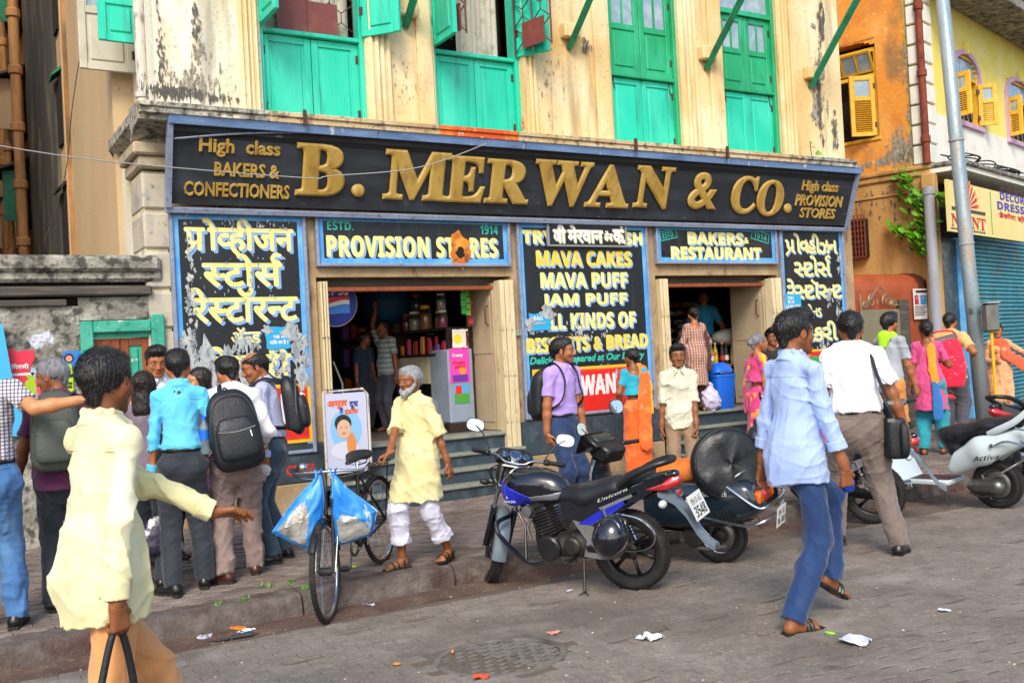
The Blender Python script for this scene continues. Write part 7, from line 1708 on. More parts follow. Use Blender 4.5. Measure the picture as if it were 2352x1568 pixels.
 s=SDF();s.cone((.56,0,.73),(.30,0,.725),.085,.13,.04,ax=(0,0,1),fl=1.35);s.cone((.30,0,.725),(.05,0,.79),.135,.125,.05,ax=(0,0,1),fl=1.45);s.cone((.05,0,.80),(-.22,0,.855),.10,.075,.04,ax=(0,0,1),fl=1.7);s.clip((0,0,.665),(.0,0,-1))
 put(qmesh('seat',[s.mesh(.011)],m_seat,it=4),'seat',r)
 for sd_ in(1,-1):
  m=MB();m.add([(.50,sd_*.105,.70),(.20,sd_*.125,.725),(-.10,sd_*.12,.80),(-.38,sd_*.07,.90),(-.36,sd_*.075,.82),(-.10,sd_*.125,.67),(.16,sd_*.13,.55),(.34,sd_*.12,.52),(.50,sd_*.11,.58)],[(0,1,2,3,4,5,6,7,8)]);vs=list(m.v);n=len(vs);m.add([(x,y-sd_*.04,z)for x,y,z in vs],[tuple(range(n))]);m.add([],[]);
  m.f+=[(i,(i+1)%n,n+(i+1)%n,n+i)for i in range(n)];m.fm+=[0]*n;B(m,'side_cover',body)
  m=MB();m.add([(.36,sd_*.128,.53),(.20,sd_*.1325,.615),(-.02,sd_*.1285,.735),(-.06,sd_*.1285,.69),(.14,sd_*.1335,.57),(.25,sd_*.130,.53)],[(0,1,2,3,4,5)]);B(m,'side_decal',accent,False)
  m=MB();m.add([(.16,sd_*.1345,.66),(-.12,sd_*.1295,.765),(-.13,sd_*.1295,.745),(.14,sd_*.1345,.642)],[(0,1,2,3)]);B(m,'side_decal',m_silver,False)
 s=SDF();s.cone((-.12,0,.80),(-.42,0,.885),.095,.045,.03,ax=(0,0,1),fl=1.5);put(qmesh('tail_cowl',[s.mesh(.011)],body,it=3),'tail_cowl',r)
 for sd_ in(1,-1):
  m=MB();m.tube([(-.02,sd_*.115,.82),(-.14,sd_*.135,.90),(-.30,sd_*.12,.965),(-.40,sd_*.07,.985),(-.42,0,.985)],[.026,.027,.025,.023,.022],10,smooth=5);B(m,'grab_rail',m_plast)
 m=MB();m.loft([((-.22,0,.785),.085,.012),((-.34,0,.80),.088,.035),((-.43,0,.835),.05,.045),((-.46,0,.86),.02,.02)],n=14,smooth=3,ex=3);B(m,'tail_lamp',m_red)
 m=MB();m.box((-.445,0,.745),(.02,.06,.04),bev=.005);B(m,'reflector',m_red)
 m=MB();rings=[]
 for x,z,w_ in((-.30,.76,.075),(-.42,.70,.070),(-.50,.60,.062),(-.56,.48,.058),(-.62,.40,.06),(-.68,.36,.055)):
  rings.append([Vector((x,y*w_,z+k))for y,k in((-1,-.03),(-.95,.0),(0,.018),(.95,.0),(1,-.03),(.85,-.03),(0,.0),(-.85,-.03))])
 m.skin(rings);B(m,'rear_fender',m_fend)
 if plate_lines:Rm=Matrix.Rotation(R(-90),3,'Z')@Matrix.Rotation(R(-20),3,'X');plate(r,plate_lines,(-.575,0,.65),.26,.185,Rm)
 for sd_ in(1,-1):m=MB();m.tube([(-.36,sd_*.05,.70),(-.36,sd_*.12,.695)],.009,6);B(m,'indicator_stem',m_plast);m=MB();m.ball((-.37,sd_*.155,.695),(.03,.045,.03),12,8);B(m,'indicator',m_clear,True)
 e=sub(r,'engine')
 d=Vector((.30,0,.95)).normalized();M_=Matrix.Rotation(R(17),3,'Y')
 for k in range(9):m=MB();c=Vector((.66,0,.43))+d*(.024*k);m.box(c,(.17,.19,.010),rot=M_,bev=.004);B(m,'cooling_fin',m_eng,par=e)
 m=MB();m.box(Vector((.66,0,.43))+d*.10,(.12,.14,.24),rot=M_,bev=.01);m.box(Vector((.66,0,.43))+d*.245,(.15,.15,.07),rot=M_,bev=.02);B(m,'cylinder',m_eng,par=e)
 s=SDF();s.ball((.58,0,.335),(.20,.11,.10),.03);s.ball((.40,0,.36),(.13,.10,.11),.04);put(qmesh('crankcase',[s.mesh(.013)],m_eng,it=2),'crankcase',e)
 for sd_ in(1,-1):m=MB();m.lathe([(.10,.0),(.10,.05),(.085,.066),(.03,.07),(0,.07)],(.64,sd_*.08,.335),(0,sd_,0),28);B(m,'engine_cover',m_eng if sd_<0 else m_plast,par=e)
 m=MB();m.lathe([(.07,0),(.07,.04),(.055,.055),(0,.055)],(.44,.075,.35),(0,1,0),24);B(m,'engine_cover',m_eng,par=e)
 m=MB();m.tube([(.98,0,.74),(.80,0,.50),(.76,0,.30),(.30,0,.25),(.16,0,.38),(.20,0,.62),(-.30,0,.74)],.022,8,smooth=4);B(m,'frame_tube',m_blk)
 m=MB();m.prism([(.40,.56),(.24,.52),(.10,.38),(.20,.26),(.34,.28),(.30,.40)],'y',.10,.125);B(m,'frame_plate',mt('aluminium plate','#b8bab8',.35,metal=.8,layers=[('#b87830',5,.52,.66,.8)])if detail else m_plast)
 m=MB();m.tube([(.12,.12,.36),(0,.115,.305)],[.045,.04],12,flat=.35);m.tube([(.30,.115,.33),(.0,.115,.315)],[.06,.075],14,flat=.3);B(m,'chain_case',m_plast)
 m=MB();m.tube([(.26,-.12,.31),(0,-.1,.305)],.022,8);m.tube([(.26,.09,.31),(0,.09,.305)],.02,8);B(m,'swingarm',m_plast)
 for sd_ in(1,-1):
  m=MB();m.tube([(.02,sd_*.13,.34),(.13,sd_*.13,.66)],.014,8);B(m,'shock_rod',m_chrome)
  m=MB();n=9
  pts=[(.04+.075*t/40+.02*0,sd_*.13,.38+.22*t/40)for t in range(41)];pts=[(x+.030*math.cos(i*1.45),y+.030*math.sin(i*1.45),z)for i,(x,y,z)in enumerate(pts)];m.tube(pts,.005,5);B(m,'shock_spring',m_chrome if not detail else m_plast)
 m=MB();m.tube([(.74,-.10,.50),(.78,-.14,.30),(.50,-.15,.22),(.15,-.15,.27),(-.35,-.16,.36)],[.018,.018,.02,.045,.048],12,smooth=5);B(m,'exhaust',m_chrome if not detail else m_plast)
 for sd_ in(1,-1):m=MB();m.tube([(.42,sd_*.08,.27),(.42,sd_*.20,.27)],[.010,.016],8);m.box((.42,sd_*.25,.275),(.035,.10,.02),bev=.006);B(m,'foot_peg',m_plast)
 if sidestand:m=MB();m.tube([(.36,.10,.25),(.30,.26,.055)],.011,8);m.tube([(.30,.26,.055),(.24,.30,.035),(.34,.33,.03),(.30,.26,.055)],.006,6);B(m,'side_stand',m_plast)
 for k,y0_ in enumerate((.2,.16,-.2)):m=MB();m.tube([(.92,y0_,1.02),(1.06,y0_*.8,.98),(1.10,y0_*.4,.86),(.98,y0_*.3,.72),(.80,y0_*.4,.62)],.005,5,smooth=5);B(m,'control_cable',m_plast,True)
 for sd_ in(1,-1):
  for(x,z)in((.56,.42),(.72,.27),(.52,.27),(.40,.45)):m=MB();m.lathe([(.009,0),(.009,.006),(0,.007)],(x,sd_*.135,z),(0,sd_,0),6);B(m,'bolt',m_steel)
 m=MB();m.tube([(.76,.06,.60),(.82,.10,.50),(.80,.11,.40)],.014,8,smooth=4);m.lathe([(.045,-.03),(.05,0),(.045,.03),(0,.032)],(.80,.10,.62),(0,1,.2),16);B(m,'carburettor',m_steel)
 if detail:
  m=MB();m.tube([(.98,.09,.58),(1.02,.22,.56),(.98,.26,.46),(.84,.16,.24),(.72,.12,.22)],.018,8,smooth=4);m.tube([(.98,-.09,.58),(1.02,-.22,.56),(.98,-.26,.46),(.84,-.16,.24),(.72,-.12,.22)],.018,8,smooth=4);m.tube([(.84,.16,.24),(.86,.07,.5),(.95,.03,.62)],.012,8);B(m,'crash_guard',m_blk)
  m=MB();m.tube([(.02,.14,.62),(-.05,.20,.63),(-.20,.21,.60),(-.30,.21,.50),(-.26,.205,.40),(-.12,.20,.36),(.10,.17,.36)],.008,8,smooth=5);m.tube([(.02,.14,.62),(.02,.20,.50),(.10,.17,.36)],.007,6);B(m,'saree_guard',m_chrome)
  m=MB();m.tube([(.28,.12,.36),(.12,.20,.40),(.02,.20,.42)],.014,8);m.box((.05,.23,.42),(.04,.11,.02),bev=.006);B(m,'pillion_peg',m_steel)
  for tx,mat_,(xa,xb,za,zb),nm in(('HONDA',m_clear,(.985,.875,.70,.72),'maker_lettering'),('Unicorn',m_clear,(.16,-.10,.70,.725),'model_lettering')):
   V,F=glyphs(bsans(tx)if tx[1].isupper()else mathi(tx),2);lo,hi=V.min(0),V.max(0);m=MB();L=xb-xa
   def yy(x,z):return(.150 if nm[0]=='m' and tx[0]=='H' else .1375)
   m.v=[(xa+L*(v[0]-lo[0])/(hi[0]-lo[0]),yy(0,0)+(0 if tx[0]!='H' else-.12*abs(xa+L*(v[0]-lo[0])/(hi[0]-lo[0])-.92)),za+(zb-za)*(v[1]-lo[1])/(hi[1]-lo[1])+(0 if tx[0]=='H' else .36*(v[0]-lo[0])/(hi[0]-lo[0])*abs(L)))for v in V];m.f=F;m.fm=[0]*len(F);B(m,nm,mat_,False)
  m=MB()
  for k in range(5):
   z=.735+.009*k;x1=.955-.004*k;x0=.905-.010*k;m.add([(x1,.1500,z),(x0,.1475,z+.012+.004*k),(x0+.006,.1475,z+.019+.004*k),(x1,.1500,z+.0065)],[(0,1,2,3)])
  B(m,'wing_emblem',m_clear,False)
 return r
def on(p,dz=0):return Vector((p.x,p.y,p.z+dz))
rr1,rf1=onroad(1462,1352),onroad(1135,1335)
mc1=motorcycle('motorcycle','black and blue motorcycle on its side stand with a helmet hung on its side',rr1,rf1,R(-55),(m_blk,m_bluem),plate_lines=[('MH 01 AG',.14,.86,.60,.86),('3548',.12,.90,.10,.52)])
he=thing('helmet','glossy black crash helmet hung on the side of the black and blue motorcycle','helmet',(0,0,0))
he.parent=None
bpy.context.view_layer.update()
hp=mc1.matrix_world@Vector((-.02,.34,.50));he.location=hp;he.rotation_euler=(R(78),R(8),mc1.rotation_euler.z+R(168))
s=SDF();s.ball((0,0,0),(.128,.145,.128),.01);s.cone((0,.03,-.02),(0,.08,-.08),.09,.062,.03);s.ball((0,.11,-.01),(.085,.07,.045),.015,cut=True);s.clip((0,0,-.125),(0,0,-1));s.ball((0,-.01,-.13),(.085,.10,.06),.02,cut=True)
put(qmesh('helmet_shell',[s.mesh(.008)],m_blk,it=4),'helmet_shell',he)
s=SDF();s.ball((0,.01,.005),(.126,.145,.118),.01);s.clip((0,.055,0),(0,-1,.2));s.clip((0,0,.045),(0,-.2,1));s.clip((0,0,-.045),(0,0,-1));put(qmesh('visor',[s.mesh(.008)],mt('smoked visor','#10151c',.05,coat=1)),'visor',he)
m=MB();m.tube([(-.13,0,.0),(-.125,-.06,.04),(0,-.146,.03),(.125,-.06,.04),(.13,0,.0)],.005,6,smooth=5);m.build('trim',m_steel,he,local=True)
rr3,rf3=onroad(2012,1200),onroad(1730,1197)
mc3=motorcycle('motorcycle','black motorcycle with a knobbly rear tyre parked behind the walking man in the blue shirt',rr3,rf3,R(28),(m_blk,m_silver),knob=1,detail=False,scale=.90)
q5=onroad(2262,1040);
p5=Vector((10.15,6.25,road_z(6.25)));d5=Vector((math.cos(R(-2)),math.sin(R(-2)),0))
mc5=motorcycle('motorcycle','black motorcycle with red stripes at the far right, cut by the edge of the picture',p5,p5+d5*1.28,R(-15),(m_blk,mt('red side stripe','#c01c28',.3,coat=.5)),detail=False,roll=-4)
# ---- old scooter with a covered spare wheel
rs,fs_=onroad(1660,1290),None
hd=R(90+28);fs_=rs+Vector((math.cos(hd),math.sin(hd),0))*1.17;fs_.z=road_z(fs_.y)
sc=seat_root('scooter','old black scooter with orange seat cover and a spare wheel under black vinyl','scooter',rs,fs_,1.2,roll=-4)
fnS=steer((1.05,0,.7),(-.3,0,1),R(-12))
m_navy=mt('dark teal scooter paint','#10222e',.25,coat=.8,layers=[('#2a3c46',5,.6,.8,.3)])
wheel(sc,.215,.048,(0,0,.215),kind='disc',name='wheel');wheel(sc,.215,.045,(1.2,0,.215),kind='disc',fn=fnS)
def BS(m,nm,mat,sm='auto',st=None,par=None):
 if st:m.v=[tuple(st(v))for v in m.v]
 return m.build(nm,mat,par or sc,local=True,smooth=sm)
m=MB();m.loft([((-.38,0,.56),.20,.10),((-.30,0,.54),.235,.16),((0,0,.50),.25,.20),((.35,0,.48),.22,.19),((.56,0,.48),.15,.17)],n=20,smooth=4,ex=3.4);BS(m,'body_shell',m_navy)
m=MB();m.box((.55,0,.27),(.55,.30,.035),bev=.01);BS(m,'floorboard',m_plast)
m=MB();m.loft([((.80,0,.28),.16,.02),((.93,0,.45),.21,.025),((1.0,0,.70),.20,.03),((.98,0,.86),.13,.04)],n=16,up=(1,0,.3),smooth=4,ex=3);BS(m,'leg_shield',m_navy)
m=MB();m.tube([(.02,.21,.42),(.02,.245,.42)],.0,4)
for k in range(6):m.box((-.06-.03*k,.248,.43),(.012,.01,.10),rot=Matrix.Rotation(R(12),3,'Y'))
BS(m,'cooling_louvre',m_plast,False)['kind']='stuff'
m=MB();m.lathe([(.0,.03),(.03,.03),(.034,.01),(.065,.008),(.068,-.03)],(.12,.235,.50),(0,1,.1),24);BS(m,'side_knob',m_pvc)
m=MB();m.loft([((.74,0,.68),.09,.04),((.64,0,.715),.135,.05),((.50,0,.725),.14,.055),((.42,0,.735),.14,.055)],n=18,smooth=4,ex=3);BS(m,'seat_front',m_seat)
m=MB();m.loft([((.419,0,.72),.152,.085),((.27,0,.735),.158,.095),((.12,0,.755),.152,.085),((.04,0,.76),.12,.06)],n=18,smooth=4,ex=3);BS(m,'seat_cover',mt('orange seat cover','#d8701c',.55,layers=[('#e89048',4,.5,.7,.6),('#8a3c10',12,.6,.7,.5)],bump=.3,bscale=20))
for i in range(4):
 for j in range(2):m=MB();m.lathe([(.016,.0),(.016,.003),(.012,.004),(0,.004)],(.34-.05*i,.03+.045*j,.828-.004*j),(0,.1,1),12);BS(m,'seat_button',m_amber)
m=MB();m.tube([(.28,.15,.66),(.1,.19,.66),(-.15,.19,.68),(-.27,.14,.74),(-.30,0,.76),(-.27,-.14,.74),(-.1,-.19,.68)],.012,8,smooth=4);BS(m,'luggage_rail',m_steel)
sp=sub(sc,'spare_wheel',(-.15,.10,.80));sp.rotation_euler=(0,R(10),R(-50));sp.scale=(1.1,1.24,1.24)
m=MB();m.lathe([(0,-.088),(.03,-.088),(.06,-.087),(.09,-.085),(.12,-.083),(.15,-.08),(.18,-.076),(.20,-.068),(.218,-.055),(.232,-.02),(.232,.02),(.218,.055),(.17,.07),(0,.075)],(0,0,0),(1,0,0),44)
vv=[];SPF=folds(17,.016,9)
for v in m.v:
 v=Vector(v);a=math.atan2(v.z,v.y);r_=math.hypot(v.y,v.z);k=1.5*float(SPF(v.x*.2,v.y,v.z))+.006*math.sin(2*a+1)
 v.x+=(k if v.x<0 else 0)*(1.6 if r_<.21 else .5);vv.append(tuple(v))
m.v=vv;m.build('vinyl_cover',mt('creased black vinyl','#15181c',.4,layers=[('#2c3036',6,.55,.75,.5)],bump=1.4,bscale=9),sp,local=True,smooth=True)
m=MB();m.tube([(-.055*0-.058,.219*math.cos(t),.219*math.sin(t))for t in np.linspace(0,2*math.pi,40,endpoint=False)],.004,5,close=True);m.build('cover_seam',m_seat,sp,local=True)
m=MB();m.tube([(-.10,.20,.70),(-.25,.24,.60),(-.40,.25,.50),(-.47,.22,.50),(-.49,0,.51),(-.47,-.24,.53),(-.40,-.25,.58)],.012,8,smooth=4);m.tube([(.05,.24,.42),(-.3,.26,.36),(-.46,.22,.40),(-.485,0,.42),(-.46,-.24,.44)],.011,8,smooth=4);BS(m,'chrome_guard',m_chrome)
m=MB();m.box((-.40,0,.555),(.05,.16,.09),bev=.012);BS(m,'tail_lamp',m_red)
for sd_ in(1,-1):m=MB();m.box((-.385,sd_*.135,.55),(.06,.10,.095),bev=.015);BS(m,'indicator',m_amber)
Rm=Matrix.Rotation(R(-90),3,'Z')@Matrix.Rotation(R(8),3,'X');plate(sc,[('MH · 02',.16,.84,.56,.86),('BA · 2033',.10,.92,.14,.44)],(-.505,0,.385),.23,.15,Rm)
m=MB();m.loft([((-.30,0,.40),.20,.04),((0,0,.36),.23,.05),((.3,0,.33),.2,.04)],n=14,smooth=3);BS(m,'under_tray',m_plast)
m=MB();m.lathe([(0,.09),(.08,.085),(.10,.04),(.10,-.06),(0,-.07)],(.17,.08,.24),(0,1,0),20);BS(m,'engine',m_eng);m=MB();m.tube([(.25,.12,.16),(.05,.14,.14),(-.1,.14,.17)],.018,8,smooth=3);BS(m,'stand',m_steel)
m=MB();m.loft([((.94,0,.86),.10,.05),((.96,0,.95),.15,.06),((1.0,0,1.02),.19,.035)],n=16,up=(1,0,0),smooth=3,ex=4);m.box((.93,0,1.0),(.16,.36,.035),rot=Matrix.Rotation(R(-35),3,'Y'),bev=.015);m.box((.87,0,.90),(.14,.26,.14),rot=Matrix.Rotation(R(-30),3,'Y'),bev=.02);BS(m,'handlebar_console',m_plast,st=fnS)
m=MB();m.box((.93,0,1.02),(.10,.24,.02),rot=Matrix.Rotation(R(-35),3,'Y'),bev=.006);BS(m,'speedo_panel',mt('scratched console lens','#2c3034',.2,layers=[('#8a8c90',14,.6,.68,.6)]),st=fnS)
for sd_ in(1,-1):
 m=MB();m.tube([(.93,sd_*.17,.95),(.88,sd_*.24,.95)],.013,8);BS(m,'handlebar',m_steel,st=fnS)
 m=MB();m.tube([(.89,sd_*.22,.95),(.82,sd_*.35,.955)],.018,10);BS(m,'grip',m_plast,st=fnS);m=MB();m.tube([(.93,sd_*.21,.94),(.90,sd_*.33,.93)],.006,6);BS(m,'lever',m_steel,st=fnS)
mirror(sc,(.93,.19,.99),(.94,.27,1.12),fnS,(-1,.0,.1),.06,.055);mirror(sc,(.93,-.19,.99),(.94,-.23,1.26),fnS,(-1,.25,.15),.075,.062)
m=MB();m.box((1.08,0,.98),(.012,.30,.18),rot=Matrix.Rotation(R(-25),3,'Y'),bev=.005);BS(m,'windscreen',m_plast,st=fnS)
V,F=glyphs(mathi('SteelMach'),2);lo,hi=V.min(0),V.max(0);m=MB();m.v=[(.0-.20*(v[0]-lo[0])/(hi[0]-lo[0])+.02,.2545,.58+.045*(v[1]-lo[1])/(hi[1]-lo[1]))for v in V];m.f=F;m.fm=[0]*len(F);BS(m,'side_lettering',m_clear,False)
# ---- white scooter, right
ra=onroad(2298,1166);hd=R(90+6);fa=ra+Vector((math.cos(hd),math.sin(hd),0))*1.2;fa.z=road_z(fa.y)
hd=R(90+8);fa=ra+Vector((math.cos(hd),math.sin(hd),0))*1.24;fa.z=road_z(fa.y)
av=seat_root('scooter','pale silver blue scooter with a long black seat at the right','scooter',ra,fa,1.24,roll=-3)
m_silv=mt('pale silver blue paint','#c8d6da',.28,coat=.6,layers=[('#a8b8be',3,.5,.75,.4)])
fnA=steer((1.05,0,.7),(-.35,0,1),R(14))
wheel(av,.225,.05,(0,0,.225),kind='disc');wheel(av,.225,.045,(1.24,0,.225),kind='disc',fn=fnA)
def BA(m,nm,mat,sm='auto',st=None,par=None):
 if st:m.v=[tuple(st(v))for v in m.v]
 return m.build(nm,mat,par or av,local=True,smooth=sm)
for sd_ in(1,-1):
 s=SDF();s.cone((.34,sd_*.10,.42),(.05,sd_*.13,.56),.10,.13,.06,ax=(0,1,0),fl=1.6);s.cone((.05,sd_*.13,.56),(-.34,sd_*.08,.70),.13,.075,.05,ax=(0,1,0),fl=1.5);s.cone((-.34,sd_*.08,.70),(-.48,sd_*.03,.76),.07,.045,.03);s.clip((0,0,.315),(-.45,0,-1));s.clip((.385,0,.4),(1,0,.4))
 put(qmesh('side_panel',[s.mesh(.011)],m_silv,it=4),'side_panel',av)
s=SDF();s.cone((-.36,0,.755),(-.52,0,.80),.085,.06,.03,ax=(0,0,1),fl=1.4);put(qmesh('tail_panel',[s.mesh(.011)],m_silv,it=4),'tail_panel',av)
s=SDF();s.cone((.46,0,.70),(.30,0,.70),.075,.11,.04,ax=(0,0,1),fl=1.1);s.cone((.30,0,.70),(.0,0,.775),.115,.12,.05,ax=(0,0,1),fl=1.5);s.cone((.0,0,.775),(-.34,0,.835),.12,.085,.04,ax=(0,0,1),fl=1.6);s.cone((.42,0,.66),(.36,0,.58),.09,.10,.04);put(qmesh('seat',[s.mesh(.011)],m_seat,it=4),'seat',av)
for sd_ in(1,-1):
 m=MB();m.loft([((-.02,sd_*.135,.72),.010,.02),((-.12,sd_*.15,.755),.016,.032),((-.28,sd_*.15,.83),.018,.03),((-.40,sd_*.13,.93),.016,.026),((-.44,sd_*.10,.985),.014,.022)],n=10,smooth=4);BA(m,'grab_handle',m_silv)
m=MB();m.tube([(-.44,.10,.985),(-.46,0,.99),(-.44,-.10,.985)],.018,10,smooth=4);BA(m,'grab_handle',m_silv)
s=SDF();s.ball((-.46,0,.70),(.11,.145,.055),.02);s.clip((-.40,0,.7),(1,0,.3));put(qmesh('tail_lamp',[s.mesh(.010)],m_red,it=3),'tail_lamp',av)
for sd_ in(1,-1):s=SDF();s.ball((-.40,sd_*.12,.66),(.10,.05,.045),.02);put(qmesh('indicator',[s.mesh(.010)],m_clear,it=3),'indicator',av)
Rm=Matrix.Rotation(R(-90),3,'Z')@Matrix.Rotation(R(14),3,'X');plate(av,[('MH 01',.16,.84,.56,.86),('AD 6399',.10,.92,.14,.44)],(-.60,0,.52),.22,.15,Rm)
m=MB();m.loft([((-.40,0,.56),.07,.02),((-.52,0,.48),.07,.02),((-.60,0,.36),.06,.015)],n=12,smooth=3);BA(m,'mudguard',m_plast)
m=MB();m.tube([(-.30,.19,.78),(-.48,.20,.74),(-.60,.16,.70),(-.64,0,.69),(-.60,-.16,.70),(-.48,-.2,.74)],.010,8,smooth=4);m.tube([(-.10,.20,.62),(-.22,.21,.66),(-.40,.21,.62),(-.60,.16,.60),(-.64,0,.59)],.010,8,smooth=4);m.tube([(.05,.17,.34),(0,.21,.31),(-.16,.21,.38),(-.40,.19,.52),(-.60,.15,.60)],.010,8,smooth=4);BA(m,'chrome_guard',m_chrome)
m=MB();m.box((.62,0,.245),(.46,.34,.05),bev=.015);BA(m,'floorboard',m_silv);m=MB();m.box((.60,0,.272),(.40,.24,.006));BA(m,'floor_mat',m_plast)
m=MB();m.loft([((.84,0,.25),.19,.03),((.95,0,.42),.23,.035),((1.02,0,.68),.20,.04),((1.0,0,.86),.10,.05)],n=18,up=(1,0,.3),smooth=4,ex=3);BA(m,'leg_shield',m_silv)
s=SDF();s.cone((1.16,0,.44),(1.34,0,.40),.09,.06,.03,ax=(0,0,1),fl=1.5);V,F=s.mesh(.012);V=np.array([tuple(fnA(v))for v in V]);put(qmesh('front_fender',[(V,F)],m_fend,it=3),'front_fender',av)
s=SDF();s.cone((.92,.14,.99),(.92,-.14,.99),.05,.05,.03,ax=(0,0,1),fl=1.2);s.ball((1.0,0,.99),(.10,.12,.075),.04);V,F=s.mesh(.010);V=np.array([tuple(fnA(v))for v in V]);put(qmesh('handlebar_cowl',[(V,F)],mt('slate blue plastic','#3c5060',.35,coat=.4),it=3),'handlebar_cowl',av)
for sd_ in(1,-1):
 m=MB();m.tube([(.90,sd_*.18,.985),(.84,sd_*.33,.97)],.018,10);BA(m,'grip',m_plast,st=fnA);m=MB();m.tube([(.94,sd_*.2,.965),(.90,sd_*.32,.945)],.006,6);BA(m,'lever',m_steel,st=fnA)
s=SDF();s.ball((.12,.08,.21),(.14,.06,.07),.02);s.cone((.15,.10,.22),(-.05,.12,.225),.055,.075,.04);put(qmesh('engine_case',[s.mesh(.011)],m_steel,it=3),'engine_case',av)
m=MB();m.tube([(.20,.13,.17),(.10,.15,.13),(-.02,.14,.14)],.014,8,smooth=3);m.tube([(.46,.12,.22),(.40,.19,.03)],.012,8);BA(m,'side_stand',m_plast)
V,F=glyphs(bsans('Activa'),2,shear=.35);lo,hi=V.min(0),V.max(0);m=MB();m.v=[(.10-.25*(v[0]-lo[0])/(hi[0]-lo[0]),.232,.475+.045*(v[1]-lo[1])/(hi[1]-lo[1])+.03*(v[0]-lo[0])/(hi[0]-lo[0]))for v in V];m.f=F;m.fm=[0]*len(F);BA(m,'side_lettering',m_ink,False)
m=MB();m.lathe([(0,.004),(.018,.004),(.02,0)],(-.08,.218,.62),(0,1,.2),14);BA(m,'lock',m_chrome)
# ---- roadster bicycle with two bags on the handlebar
rb_,fb_=onpave(885,1287),onroad(763,1421)
bc=seat_root('bicycle','old black roadster bicycle wheeled over the kerb by the old man','bicycle',rb_,fb_,1.12,roll=3)
fnB=steer((.92,0,.80),(-.32,0,1),R(9))
m_enam=mt('old black enamel','#14120f',.35,layers=[('#5a3c24',14,.58,.70,.7)])
wheel(bc,.345,.019,(0,0,.345),kind='wire',hub=.035);wheel(bc,.345,.019,(1.12,0,.345),kind='wire',hub=.03,fn=fnB)
def BB2(m,nm,mat,st=None,sm='auto',par=None):
 if st:m.v=[tuple(st(v))for v in m.v]
 return m.build(nm,mat,par or bc,local=True,smooth=sm)
m=MB();H1,H2,BBk,ST=(.90,0,.86),(.95,0,.70),(.44,0,.29),(.28,0,.82)
for a,b in((H1,ST),(H2,BBk),(ST,BBk),(H1,H2)):m.tube([a,b],.015,10)
for sd_ in(1,-1):m.tube([(.0,sd_*.06,.345),BBk],.010,8);m.tube([(.0,sd_*.06,.345),(.29,sd_*.02,.78)],.009,8)
BB2(m,'frame',m_enam)
for sd_ in(1,-1):m=MB();m.tube([(.955,sd_*.045,.70),(1.03,sd_*.05,.50),(1.12,sd_*.05,.345)],[.013,.012,.009],8,smooth=3);BB2(m,'fork_blade',m_enam,fnB);m=MB();m.tube([(.94,sd_*.075,.72),(1.0,sd_*.075,.52),(1.12,sd_*.07,.345)],.005,6);BB2(m,'fork_stay',m_chrome,fnB)
m=MB();pts=[(.955+.014*math.cos(i*1.4)-.0*i,.05+.02*math.sin(i*1.4),.62+i*.0045)for i in range(44)];m.tube(pts,.0035,4);pts=[(x,-y,z)for x,y,z in pts];m.tube(pts,.0035,4);BB2(m,'fork_spring',m_enam,fnB)
for(c_x,st_,nm)in((1.12,fnB,'front_mudguard'),(0,None,'rear_mudguard')):
 m=MB();rings=[]
 for a in np.linspace(R(40 if c_x else 20),R(175 if c_x else 200),16):
  c=Vector((c_x+math.cos(a)*.368,0,.345+math.sin(a)*.368));d=Vector((math.cos(a),0,math.sin(a)));rings.append([c+Vector((0,y*.028,0))-d*k for y,k in((-1,.018),(-.6,.003),(0,0),(.6,.003),(1,.018),(0,.006))])
 m.skin(rings);BB2(m,nm,m_enam,st_)
m=MB();m.tube([(.60,.27,.955),(.70,.275,.96),(.80,.24,.965),(.86,.12,.985),(.88,0,.99),(.86,-.12,.985),(.80,-.24,.965),(.70,-.275,.96),(.60,-.27,.955)],.011,10,smooth=5);BB2(m,'handlebar',m_chrome,fnB)
m=MB();m.tube([(.89,0,.84),(.88,0,.99)],.013,8);BB2(m,'stem',m_chrome,fnB)
for sd_ in(1,-1):m=MB();m.tube([(.74,sd_*.26,.935),(.84,sd_*.18,.945),(.90,sd_*.05,.94),(.95,sd_*.045,.74)],.004,5);BB2(m,'brake_rod',m_chrome,fnB);m=MB();m.tube([(.60,sd_*.27,.955),(.71,sd_*.275,.96)],.016,10);BB2(m,'grip',m_plast,fnB)
m=MB();m.lathe([(0,.035),(.02,.032),(.034,.018),(.037,0),(.03,-.02),(0,-.025)],(.80,-.17,1.01),(-.3,0,1),18);BB2(m,'bell',m_chrome,fnB)
s=SDF();s.cone((.20,0,.935),(.42,0,.93),.085,.03,.02,ax=(0,0,1),fl=2.4);s.ball((.19,.05,.93),(.07,.06,.035),.02);s.ball((.19,-.05,.93),(.07,.06,.035),.02);put(qmesh('saddle',[s.mesh(.009)],m_seat,it=3),'saddle',bc)
m=MB();m.tube([(.28,0,.80),(.25,0,.91)],.012,8);m.tube([(.30,.03,.88),(.2,.05,.87),(.15,.05,.90)],.006,5);BB2(m,'seat_post',m_chrome)
m=MB();m.lathe([(.085,-.003),(.085,.003),(.06,.003),(.06,-.003),(.085,-.003)],(.44,-.05,.29),(0,1,0),28);m.tube([(.44,-.07,.29),(.52,-.075,.14)],.008,6);m.tube([(.44,.06,.29),(.36,.065,.44)],.008,6);BB2(m,'crankset',m_steel)
for x,y,z in((.52,-.12,.14),(.36,.11,.44)):m=MB();m.box((x,y,z),(.08,.09,.022),bev=.004);BB2(m,'pedal',m_plast)
m=MB();m.tube([(.44,-.05,.375),(0,-.05,.385)],.005,5);m.tube([(.44,-.05,.205),(0,-.05,.305)],.005,5);BB2(m,'chain',m_steel)
m=MB()
for y in(-.06,-.02,.02,.06):m.tube([(-.28,y,.76),(.14,y,.76)],.006,5)
